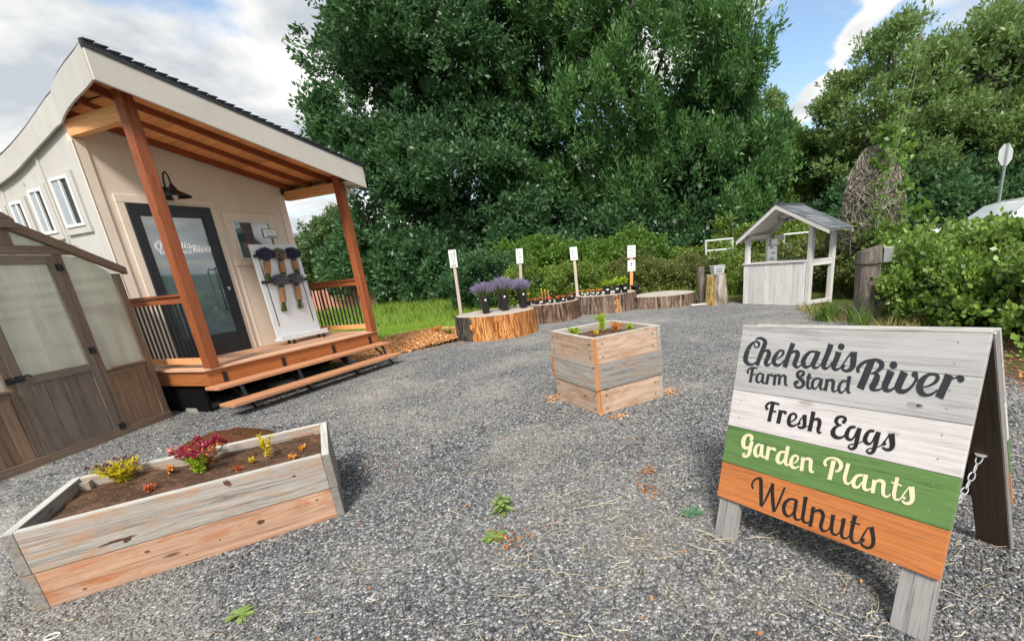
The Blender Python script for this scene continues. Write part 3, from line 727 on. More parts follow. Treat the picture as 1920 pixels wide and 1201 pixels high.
def trunk(parent, base, tips, r, name='trunk', mat='trunk', n=10):
    """one mesh: a bent tapering bole and the limbs that leave it"""
    mb = MB(); base = Vector(base)
    top = Vector(tips[0])
    pts = []
    for i in range(9):
        t_ = i / 8
        p = base.lerp(top, t_) + Vector((math.sin(t_ * 5 + base.x) * 0.15, math.cos(t_ * 4) * 0.12, 0)) * t_
        pts.append(p)
    mb.tube(pts, r, n, r1=r * 0.25)
    for j, tp in enumerate(tips[1:]):
        s0 = pts[2 + j % 5]; tp = Vector(tp); q = []
        for i in range(6):
            t_ = i / 5
            q.append(s0.lerp(tp, t_) + Vector((0, 0, 0.35 * math.sin(t_ * math.pi))))
        mb.tube(q, r * 0.42, 7, r1=r * 0.1)
    return mb.build(name, mat, parent, world=True, smooth=True, fix=False)
LETTERS = {
 'chehalis': '471 4249 490 4211 437 4243 458 4199 398 4235 430 4188 356 4215 407 4169 314 4182 385 4135 271 4139 365 4091 234 4087 348 4042 204 4024 333 3985 180 3954 321 3921 164 3887 313 3862 156 3825 310 3811 158 3763 311 3769 176 3702 316 3740 216 3650 326 3718 269 3613 343 3695 327 3590 363 3677 386 3584 391 3665 444 3591 429 3660 496 3607 465 3662 538 3635 499 3676 573 3669 534 3701 600 3701 563 3726 616 3728 582 3746 625 3754 595 3766 634 3778 610 3788|461 4220 470 4255 490 4207 502 4252 515 4194 538 4248 526 4185 575 4231 535 4174 601 4201 545 4157 613 4166 550 4144 614 4132 547 4129 599 4102 535 4111 576 4078 523 4100 547 4061 510 4098 514 4057 492 4100 482 4062 478 4106 452 4075 467 4116 431 4096 456 4132 417 4120 449 4150 407 4145 446 4166 405 4168 446 4184 406 4189 447 4203 408 4208|466 4242 439 4256 486 4262 449 4282 504 4281 462 4311 521 4290 486 4336 545 4292 524 4351 575 4291 566 4358 603 4286 609 4357 629 4276 652 4350 653 4263 695 4335 671 4248 734 4314 681 4234 767 4288 684 4224 796 4250 684 4209 810 4199 678 4173 804 4142 663 4121 789 4084 647 4064 773 4028 631 4006 759 3971 615 3948 743 3913 601 3894 729 3861 590 3849 717 3816 580 3807 707 3777 572 3764 698 3738 565 3718 689 3695 559 3671 681 3651 554 3626 673 3606|686 3768 664 3773 702 3827 675 3833 717 3885 687 3894 737 3931 703 3946 762 3961 725 3987 789 3979 753 4018 812 3985 786 4041 831 3980 828 4053 844 3969 878 4051 841 3964 927 4026 838 3961 955 3982 840 3942 963 3938 839 3913 961 3890 828 3870 949 3835 809 3816 932 3779 795 3768 919 3735 788 3733 915 3712 788 3700 913 3705 802 3665 910 3706 830 3636 910 3698 868 3615 912 3687 915 3609 909 3680 952 3625 918 3678 977 3649 941 3686 999 3675 966 3701 1018 3701 987 3721 1035 3730 1008 3747 1053 3758 1028 3773|1135 3811 1121 3830 1171 3826 1153 3851 1208 3842 1184 3871 1243 3864 1210 3894 1276 3893 1232 3924 1306 3926 1251 3958 1326 3962 1260 3982 1327 4001 1260 3997 1312 4036 1257 4008 1281 4062 1255 4013 1243 4071 1243 4017 1202 4067 1220 4017 1161 4051 1199 4007 1123 4023 1180 3981 1086 3986 1163 3942 1055 3945 1149 3901 1029 3899 1136 3860 1010 3848 1127 3819 1000 3796 1124 3787 1007 3746 1127 3764 1028 3701 1133 3745 1060 3664 1139 3732 1104 3638 1150 3720 1153 3627 1167 3708 1201 3629 1186 3701 1243 3646 1208 3704 1277 3673 1237 3717 1308 3705 1268 3737 1334 3744 1297 3767 1357 3788 1326 3806 1379 3831 1355 3845|1447 4253 1571 4216 1410 4091 1530 4055 1364 3904 1487 3875 1321 3647 1448 3622|1439 3816 1420 3823 1462 3869 1437 3878 1485 3921 1455 3935 1510 3962 1475 3983 1537 3989 1499 4021 1565 4004 1528 4052 1586 4007 1563 4073 1602 4000 1608 4082 1612 3988 1657 4074 1610 3985 1702 4044 1606 3984 1725 3997 1607 3965 1728 3953 1605 3935 1724 3909 1596 3893 1714 3859 1581 3842 1699 3806 1570 3793 1690 3767 1568 3755 1687 3747 1574 3720 1686 3739 1592 3688 1685 3734 1620 3661 1688 3720 1656 3641 1695 3705 1699 3633 1698 3697 1736 3646 1710 3696 1763 3669 1733 3704 1787 3695 1757 3720 1806 3724 1777 3742 1822 3757 1796 3772 1837 3790 1815 3802|2126 4080 2124 4031 2081 4087 2079 4036 2033 4093 2037 4041 1982 4090 2005 4035 1933 4070 1977 4015 1889 4040 1952 3983 1851 4003 1931 3948 1818 3959 1913 3909 1792 3907 1899 3866 1776 3854 1892 3830 1774 3802 1893 3804 1785 3753 1898 3781 1808 3711 1904 3763 1842 3677 1912 3746 1888 3653 1922 3731 1940 3649 1929 3724 1984 3668 1949 3725 2020 3700 1982 3741 2051 3738 2013 3766 2075 3783 2039 3802 2095 3834 2061 3849 2114 3886 2082 3899 2133 3938 2103 3951 2151 3993 2122 4005 2170 4047 2141 4059|2096 4096 2221 4061 2086 4041 2208 4007 2077 3986 2195 3953 2067 3936 2182 3898 2051 3886 2165 3843 2033 3833 2149 3797 2026 3775 2142 3768 2043 3720 2141 3749 2076 3679 2142 3731 2122 3655 2141 3722 2168 3661 2149 3718 2203 3682 2177 3724 2233 3709 2206 3738 2258 3740 2231 3761 2280 3776 2256 3793 2301 3811 2281 3825|2357 4272 2486 4237 2350 4214 2475 4180 2342 4156 2463 4123 2333 4100 2450 4065 2320 4046 2436 4007 2306 3991 2422 3952 2292 3937 2410 3900 2279 3882 2398 3847 2267 3826 2388 3800 2266 3768 2384 3771 2288 3715 2383 3754 2325 3678 2384 3739 2373 3660 2381 3732 2414 3672 2389 3728 2445 3697 2414 3736 2471 3728 2443 3754 2496 3764 2470 3783 2519 3805 2496 3821 2542 3845 2523 3859|2552 4105 2686 4073 2548 4059 2678 4029 2545 4013 2669 3982 2539 3969 2658 3933 2528 3920 2644 3880 2514 3867 2629 3828 2504 3819 2619 3789 2501 3782 2615 3767 2504 3747 2613 3761 2520 3713 2611 3759 2546 3686 2612 3748 2581 3666 2616 3735 2623 3661 2619 3726 2658 3675 2634 3726 2687 3696 2661 3736 2712 3718 2687 3750 2732 3739 2707 3765 2749 3760 2724 3783 2765 3781 2741 3802|2742 3767 2714 3783 2763 3809 2735 3825 2784 3851 2756 3867 2806 3892 2776 3910 2828 3935 2795 3954 2850 3976 2814 3998 2871 4014 2835 4038 2888 4047 2858 4069 2904 4077 2882 4095 2921 4108 2905 4121|2864 4108 3010 4115 2872 4075 3012 4083 2880 4042 3014 4049 2887 4009 3017 4014 2892 3974 3020 3976 2895 3937 3024 3937 2898 3901 3026 3899 2902 3868 3028 3864 2905 3840 3027 3826 2905 3818 3021 3786 2904 3796 3007 3749 2900 3774 2985 3715 2894 3757 2956 3687 2879 3740 2920 3668 2857 3724 2881 3657 2837 3716 2841 3654 2815 3718 2802 3664 2791 3728 2768 3682 2774 3738 2741 3703 2768 3745 2725 3729 2765 3759 2720 3753 2761 3777 2717 3772|d 2728 4214 2726 4182 2710 4155 2684 4139 2652 4137 2620 4150 2596 4175 2584 4206 2586 4239 2602 4266 2629 4281 2661 4283 2692 4270 2716 4245|d 2811 3792 2810 3772 2800 3756 2784 3745 2765 3744 2746 3751 2731 3765 2724 3784 2725 3804 2735 3821 2751 3831 2770 3833 2789 3826 2803 3811',
 'farm_stand': '413 3384 350 3368 402 3412 339 3396 393 3435 327 3428 393 3451 328 3467 403 3469 350 3502 423 3491 381 3530 446 3507 417 3552 471 3516 456 3563 503 3520 495 3567 537 3522 532 3569 571 3524 568 3569 605 3524 604 3568 640 3523 639 3566|458 3551 542 3544 448 3406 537 3401 447 3271 535 3267 438 3160 530 3154|501 3351 497 3384 542 3352 535 3389 581 3356 568 3394 612 3368 593 3402 637 3383 618 3412|796 3435 791 3393 768 3440 763 3395 735 3446 740 3397 696 3438 729 3393 664 3412 717 3378 640 3379 704 3352 623 3342 696 3325 616 3304 694 3299 617 3264 697 3271 628 3227 702 3249 651 3195 710 3229 683 3170 720 3211 723 3159 725 3204 760 3170 735 3206 790 3195 756 3220 812 3228 774 3243 822 3271 787 3278 827 3320 797 3325 832 3368 806 3372|790 3425 867 3423 791 3384 868 3383 792 3344 869 3343 794 3305 871 3306 796 3269 873 3271 799 3233 875 3242 812 3198 878 3225 840 3173 882 3216 874 3161 889 3206 909 3164 894 3201 932 3184 906 3205 948 3208 924 3223 961 3232 943 3243|939 3437 1024 3428 935 3373 1019 3366 932 3308 1014 3302 930 3238 1012 3234 929 3167 1011 3164|989 3333 964 3343 1007 3361 974 3374 1023 3388 986 3407 1036 3399 1005 3435 1041 3396 1041 3447 1052 3389 1073 3442 1059 3384 1100 3430 1056 3386 1118 3408 1057 3380 1122 3389 1061 3368 1123 3377|1125 3442 1209 3441 1128 3377 1210 3377 1132 3310 1212 3311 1135 3239 1215 3240 1139 3166 1219 3167|1186 3344 1162 3357 1208 3370 1175 3388 1228 3394 1190 3420 1243 3404 1212 3447 1253 3402 1248 3460 1261 3397 1288 3456 1260 3396 1324 3430 1261 3385 1338 3391 1263 3354 1339 3353 1264 3317 1339 3317 1266 3277 1342 3279 1269 3236 1344 3237 1271 3194 1346 3196|1311 3341 1288 3356 1338 3370 1307 3389 1363 3397 1327 3424 1382 3408 1354 3452 1394 3406 1393 3464 1404 3401 1435 3457 1407 3396 1471 3429 1412 3377 1486 3386 1417 3338 1490 3342 1423 3299 1493 3305 1429 3268 1497 3276 1436 3237 1501 3253 1454 3206 1502 3243 1487 3190 1503 3239 1514 3191 1519 3234 1536 3193 1539 3226|1917 3477 1871 3486 1923 3501 1873 3511 1929 3528 1874 3532 1924 3561 1873 3540 1900 3587 1867 3547 1870 3602 1852 3557 1837 3610 1837 3562 1802 3609 1819 3556 1766 3600 1800 3545 1733 3581 1790 3533 1712 3550 1785 3520 1701 3512 1782 3504 1706 3469 1784 3494 1730 3431 1794 3484 1761 3403 1818 3467 1791 3378 1845 3447 1824 3354 1875 3427 1855 3335 1911 3403 1872 3321 1945 3371 1881 3305 1965 3330 1887 3287 1972 3288 1888 3274 1964 3245 1881 3258 1938 3210 1863 3237 1903 3185 1843 3223 1865 3168 1820 3218 1825 3162 1794 3220 1784 3165 1775 3227 1744 3178 1760 3241 1713 3205 1745 3263 1690 3238 1739 3279 1677 3274 1740 3285 1684 3308 1749 3299 1701 3330 1761 3317 1715 3348|1994 3550 2077 3539 1991 3503 2072 3492 1987 3455 2066 3446 1986 3407 2063 3401 1985 3358 2061 3354 1986 3308 2062 3309 1992 3263 2065 3274 2004 3227 2069 3251 2024 3198 2074 3237 2055 3179 2075 3231 2090 3179 2081 3228 2119 3192 2100 3231 2143 3210 2119 3238 2160 3232 2135 3251 2172 3257 2150 3271 2184 3281 2165 3292|1970 3449 1973 3475 2009 3440 2011 3472 2048 3434 2047 3470 2084 3438 2079 3471 2117 3446 2111 3472|2305 3472 2306 3434 2265 3474 2267 3432 2223 3476 2231 3431 2181 3467 2208 3423 2147 3440 2194 3405 2123 3404 2184 3378 2109 3366 2177 3349 2103 3325 2175 3321 2106 3282 2178 3291 2119 3243 2182 3269 2143 3213 2190 3253 2176 3192 2200 3238 2213 3188 2207 3232 2244 3204 2220 3236 2268 3230 2239 3253 2287 3264 2257 3278 2298 3307 2270 3314 2305 3355 2281 3360 2312 3403 2291 3407|2301 3463 2372 3459 2302 3419 2372 3416 2302 3376 2371 3372 2302 3337 2370 3333 2302 3304 2369 3299 2302 3272 2367 3274 2310 3240 2367 3260 2331 3213 2371 3249 2359 3197 2377 3239 2391 3198 2380 3234 2414 3217 2391 3239 2430 3244 2411 3259 2445 3268 2431 3279|2429 3467 2507 3463 2430 3403 2507 3399 2431 3338 2506 3334 2429 3270 2504 3265 2427 3199 2502 3194|2477 3353 2459 3363 2498 3385 2473 3399 2518 3415 2487 3436 2535 3427 2511 3468 2552 3424 2549 3482 2569 3415 2592 3479 2573 3409 2633 3454 2574 3399 2651 3410 2577 3368 2653 3368 2579 3332 2653 3332 2581 3300 2653 3299 2583 3266 2652 3269 2591 3231 2652 3252 2612 3204 2655 3240 2640 3187 2660 3230 2671 3185 2664 3224 2697 3200 2677 3228 2717 3223 2698 3244 2735 3244 2720 3261|2899 3483 2902 3447 2866 3486 2869 3445 2830 3487 2839 3442 2792 3476 2821 3434 2761 3445 2808 3413 2739 3406 2797 3380 2725 3365 2789 3347 2718 3323 2786 3315 2718 3279 2786 3283 2728 3238 2790 3260 2750 3206 2796 3244 2780 3184 2805 3230 2816 3178 2812 3223 2847 3193 2826 3227 2873 3218 2848 3243 2895 3250 2869 3266 2908 3288 2884 3297 2918 3331 2896 3338 2927 3373 2908 3378|2895 3582 2978 3574 2896 3539 2975 3531 2897 3495 2972 3489 2898 3450 2971 3447 2900 3400 2971 3399 2903 3349 2974 3351 2907 3306 2976 3310 2912 3273 2978 3281 2919 3244 2980 3263 2937 3216 2979 3257 2967 3203 2981 3252 2991 3204 2996 3245 3011 3206 3015 3237|d 1909 3498 1907 3481 1898 3466 1883 3457 1865 3455 1848 3461 1834 3473 1827 3490 1829 3507 1838 3522 1853 3531 1871 3533 1888 3527 1902 3515|d 1814 3320 1813 3301 1803 3285 1787 3274 1767 3272 1748 3278 1733 3292 1725 3309 1727 3328 1737 3345 1753 3355 1773 3357 1792 3351 1807 3337',
 'river': '3132 3685 3075 3661 3123 3711 3062 3685 3115 3731 3047 3715 3114 3745 3041 3755 3120 3764 3049 3796 3131 3789 3066 3833 3148 3815 3089 3866 3168 3840 3117 3896 3193 3864 3149 3923 3221 3887 3186 3946 3253 3907 3226 3964 3288 3925 3268 3977 3323 3938 3308 3987 3357 3943 3345 3996 3388 3944 3383 4002 3416 3937 3422 4003 3444 3922 3463 3996 3469 3902 3506 3983 3481 3887 3545 3959 3483 3879 3573 3920 3485 3870 3586 3875 3486 3860 3583 3830 3484 3841 3566 3790 3473 3812 3539 3756 3460 3784 3510 3729 3442 3761 3478 3708 3419 3740 3445 3694 3396 3721 3415 3683 3377 3708 3390 3676 3359 3698 3368 3672 3340 3687 3347 3668|3266 3977 3394 3932 3211 3763 3351 3718 3163 3544 3306 3498 3114 3360 3262 3311|3360 3667 3355 3686 3385 3667 3377 3697 3408 3667 3402 3708 3423 3659 3432 3713 3432 3643 3466 3710 3432 3629 3506 3689 3423 3627 3537 3638 3417 3603 3540 3577 3406 3557 3531 3518 3396 3514 3519 3464 3382 3482 3502 3418 3364 3442 3488 3387 3360 3377 3482 3395 3402 3323 3467 3407 3448 3313 3471 3390 3485 3316 3487 3374 3519 3322 3510 3370 3552 3332 3538 3375 3582 3348 3563 3384 3604 3369 3581 3396 3620 3394 3599 3414 3635 3417 3618 3434|3653 3791 3795 3745 3646 3744 3784 3700 3639 3697 3773 3654 3631 3650 3761 3605 3619 3598 3746 3550 3604 3540 3731 3498 3596 3483 3723 3459 3599 3433 3719 3435 3613 3385 3715 3424 3646 3342 3708 3424 3691 3325 3710 3416 3734 3328 3730 3405 3772 3341 3752 3400 3803 3364 3774 3408 3829 3394 3798 3428 3850 3425 3820 3450 3864 3456 3838 3474 3874 3488 3853 3501 3884 3520 3869 3529|3897 3798 4036 3744 3886 3744 4022 3691 3875 3689 4007 3640 3865 3636 3993 3588 3851 3582 3980 3534 3837 3523 3969 3485 3832 3462 3964 3455 3847 3405 3961 3446 3878 3361 3957 3441 3918 3335 3955 3435 3961 3328 3966 3427 4003 3333 3988 3423 4044 3350 4012 3425 4079 3379 4039 3439 4110 3415 4069 3463 4137 3454 4096 3492 4159 3494 4119 3524 4178 3536 4137 3562 4193 3574 4151 3597 4206 3605 4160 3626 4215 3635 4163 3650 4219 3667 4163 3667 4215 3699 4158 3680 4206 3725 4149 3695 4198 3746 4138 3715|4183 3643 4194 3664 4203 3624 4215 3651 4225 3609 4233 3641 4249 3607 4249 3638 4270 3610 4268 3636|4338 3504 4331 3526 4371 3513 4363 3541 4405 3523 4393 3555 4439 3537 4421 3574 4475 3559 4449 3600 4511 3585 4475 3631 4540 3616 4492 3659 4559 3653 4500 3685 4569 3693 4503 3707 4567 3735 4503 3719 4546 3772 4503 3726 4515 3793 4495 3739 4483 3802 4479 3749 4447 3803 4453 3752 4406 3797 4421 3746 4366 3782 4393 3730 4325 3757 4371 3700 4285 3723 4352 3660 4251 3679 4339 3620 4227 3625 4330 3580 4212 3565 4325 3538 4209 3503 4325 3505 4220 3444 4329 3482 4245 3394 4336 3459 4280 3354 4344 3440 4323 3332 4356 3421 4366 3327 4377 3401 4406 3331 4402 3390 4442 3341 4427 3392 4476 3358 4455 3405 4507 3380 4481 3422 4532 3409 4505 3442 4553 3441 4529 3467 4572 3473 4553 3494|4640 3814 4775 3763 4617 3655 4740 3607 4582 3513 4705 3462 4544 3365 4675 3315|4752 3690 4741 3709 4767 3701 4756 3721 4783 3713 4771 3734 4799 3722 4786 3746 4815 3731 4801 3760 4832 3737 4816 3774 4845 3738 4833 3786 4855 3733 4851 3794 4866 3725 4867 3798 4879 3717 4880 3803|d 3821 3897 3819 3863 3804 3834 3778 3816 3747 3813 3717 3826 3693 3851 3681 3885 3683 3920 3698 3949 3724 3966 3755 3969 3785 3956 3809 3930|d 4207 3748 4205 3720 4193 3697 4174 3683 4150 3680 4126 3690 4108 3710 4098 3737 4100 3765 4112 3788 4132 3802 4156 3805 4179 3795 4197 3774|d 4945 3736 4944 3707 4932 3682 4913 3667 4889 3665 4866 3675 4848 3696 4839 3724 4840 3754 4851 3778 4871 3793 4895 3796 4918 3785 4936 3764',
 'fresh_eggs': '1138 2562 1081 2513 1114 2584 1058 2536 1093 2603 1031 2563 1086 2613 1013 2601 1088 2626 1018 2644 1098 2647 1038 2680 1114 2667 1066 2711 1138 2684 1102 2736 1169 2700 1145 2755 1200 2709 1189 2767 1229 2711 1233 2768 1262 2706 1273 2763 1298 2701 1308 2758 1332 2697 1341 2754 1363 2693 1373 2749 1395 2688 1405 2745|1175 2737 1280 2729 1156 2557 1262 2551 1149 2396 1251 2394 1139 2252 1245 2252|1220 2505 1221 2548 1261 2503 1262 2549 1299 2503 1300 2549 1328 2505 1328 2548 1353 2508 1352 2546|1402 2589 1516 2589 1402 2505 1513 2505 1400 2421 1509 2420 1396 2337 1504 2334 1390 2251 1498 2249|1468 2450 1442 2460 1491 2486 1456 2500 1512 2521 1470 2541 1529 2537 1492 2577 1536 2534 1532 2596 1548 2526 1570 2596 1555 2520 1603 2586 1554 2521 1626 2563 1558 2513 1634 2541 1567 2498 1638 2525|1767 2341 1751 2361 1801 2362 1782 2387 1837 2384 1813 2411 1867 2411 1833 2434 1889 2443 1845 2460 1903 2479 1850 2486 1905 2516 1849 2503 1888 2550 1842 2515 1859 2575 1828 2528 1823 2588 1816 2532 1781 2584 1798 2528 1738 2569 1775 2515 1699 2537 1762 2500 1675 2489 1756 2472 1662 2436 1754 2430 1657 2387 1756 2391 1659 2342 1760 2360 1670 2298 1766 2334 1695 2258 1771 2320 1735 2234 1779 2311 1779 2227 1795 2300 1821 2231 1815 2294 1859 2245 1839 2296 1893 2267 1869 2307 1922 2290 1896 2321 1943 2315 1916 2337 1959 2339 1933 2357 1973 2363 1952 2377|1960 2306 1927 2315 1987 2379 1951 2390 2014 2449 1979 2464 2045 2512 2018 2527 2078 2575 2058 2586|2022 2572 2130 2587 2029 2531 2133 2546 2037 2491 2136 2506 2044 2450 2140 2468 2052 2410 2146 2431 2060 2376 2154 2392 2063 2350 2156 2353 2063 2331 2151 2318 2062 2319 2138 2285 2061 2312 2112 2256 2050 2302 2077 2239 2028 2291 2040 2230 2010 2285 2003 2230 1999 2287 1973 2242 1984 2297 1953 2259 1965 2309 1936 2274|2142 2288 2133 2308 2179 2306 2169 2327 2216 2323 2205 2345|2217 2688 2323 2684 2215 2527 2311 2526 2211 2381 2307 2379 2197 2224 2299 2221|2274 2381 2254 2388 2296 2426 2267 2436 2318 2469 2282 2486 2339 2493 2306 2530 2364 2497 2348 2559 2391 2492 2398 2570 2399 2486 2450 2559 2398 2481 2483 2518 2404 2455 2494 2472 2409 2424 2497 2427 2407 2390 2493 2382 2400 2348 2485 2339 2399 2303 2481 2310 2409 2263 2482 2287 2427 2231 2486 2267 2456 2206 2484 2260 2494 2209 2481 2258 2517 2226 2498 2263 2534 2242 2520 2270|3019 2576 2964 2582 3024 2602 2964 2609 3029 2634 2965 2629 3017 2673 2965 2633 2985 2697 2956 2641 2947 2707 2935 2654 2910 2709 2913 2658 2873 2704 2891 2649 2834 2691 2870 2632 2800 2667 2858 2616 2776 2631 2851 2599 2764 2588 2845 2578 2767 2541 2844 2566 2793 2503 2849 2552 2828 2478 2865 2531 2862 2463 2881 2515 2895 2464 2893 2510 2920 2474 2912 2511 2941 2483 2934 2513|2915 2509 2926 2488 2875 2494 2893 2461 2833 2477 2861 2435 2793 2451 2840 2409 2760 2413 2830 2378 2735 2368 2826 2344 2722 2320 2827 2320 2727 2272 2830 2304 2747 2229 2835 2289 2779 2197 2842 2276 2820 2178 2856 2262 2864 2171 2881 2249 2908 2173 2906 2242 2948 2187 2932 2243 2984 2207 2962 2253 3014 2232 2987 2265 3034 2260 3005 2282 3047 2290 3020 2305 3059 2317 3037 2330|3226 2535 3232 2485 3192 2533 3199 2477 3153 2531 3169 2469 3112 2514 3152 2458 3078 2478 3140 2437 3054 2435 3129 2405 3038 2391 3122 2372 3029 2346 3118 2340 3029 2297 3118 2310 3042 2250 3120 2291 3072 2214 3127 2276 3111 2193 3141 2258 3152 2189 3153 2250 3188 2203 3167 2250 3218 2231 3187 2262 3241 2271 3207 2287 3255 2324 3224 2332 3266 2388 3239 2393 3276 2451 3255 2455|3261 2509 3357 2505 3260 2453 3353 2450 3258 2396 3349 2394 3257 2343 3345 2342 3256 2295 3343 2294 3254 2250 3342 2249 3252 2207 3339 2206 3251 2165 3336 2163 3250 2128 3331 2118 3247 2105 3318 2073 3240 2087 3290 2038 3227 2070 3258 2015 3216 2060 3222 2004 3202 2058 3188 2009 3181 2065 3158 2026 3169 2072 3138 2047 3167 2075 3132 2074 3168 2086 3140 2100 3176 2099 3158 2121 3194 2111 3183 2137 3222 2123 3214 2149 3253 2136 3245 2161 3285 2149 3278 2173 3320 2163 3312 2185 3354 2182 3343 2201 3385 2206 3372 2224 3413 2234 3399 2251 3441 2262 3428 2279|3602 2525 3607 2477 3569 2524 3574 2469 3531 2522 3546 2462 3490 2503 3530 2451 3456 2463 3517 2425 3432 2415 3505 2385 3415 2368 3497 2349 3408 2323 3495 2321 3410 2278 3496 2298 3425 2236 3499 2284 3455 2205 3506 2268 3492 2186 3520 2251 3530 2183 3532 2242 3563 2196 3544 2241 3590 2221 3561 2251 3611 2260 3579 2275 3625 2314 3596 2322 3635 2379 3611 2384 3645 2443 3625 2447|3637 2502 3730 2496 3635 2447 3726 2442 3633 2392 3721 2388 3630 2341 3717 2337 3628 2294 3714 2290 3625 2251 3711 2246 3622 2209 3707 2203 3620 2166 3701 2159 3617 2126 3694 2113 3613 2099 3679 2069 3605 2080 3654 2034 3594 2064 3623 2010 3585 2055 3588 2000 3570 2054 3554 2008 3548 2063 3525 2027 3537 2071 3505 2051 3536 2072 3505 2081 3541 2084 3520 2104 3554 2098 3539 2122 3575 2111 3565 2136 3603 2123 3595 2148 3633 2137 3624 2161 3661 2151 3653 2173 3690 2165 3682 2186 3719 2182 3710 2201 3746 2201 3735 2219 3771 2222 3760 2239 3796 2242 3785 2260|3793 2225 3765 2239 3819 2284 3791 2299 3847 2346 3819 2361 3877 2420 3854 2433 3908 2498 3891 2508|3864 2490 3977 2530 3877 2454 3984 2492 3890 2417 3992 2454 3901 2381 4000 2416 3911 2345 4008 2379 3920 2313 4018 2339 3925 2287 4022 2297 3928 2264 4017 2256 3929 2244 4005 2216 3929 2232 3982 2179 3920 2220 3948 2155 3900 2207 3912 2144 3879 2200 3876 2143 3860 2201 3844 2153 3836 2212 3817 2170 3809 2223 3792 2186|d 3016 2589 3015 2569 3006 2552 2990 2540 2972 2537 2954 2542 2939 2555 2932 2573 2933 2593 2943 2610 2958 2622 2977 2625 2995 2620 3009 2607|d 3862 2293 3861 2276 3854 2261 3842 2251 3827 2247 3812 2251 3801 2262 3795 2278 3796 2295 3803 2310 3816 2320 3831 2323 3845 2319 3856 2308|d 2017 2367 2016 2353 2009 2340 1996 2331 1981 2328 1967 2332 1955 2341 1950 2355 1951 2369 1958 2383 1971 2391 1986 2394 2000 2390 2012 2381',
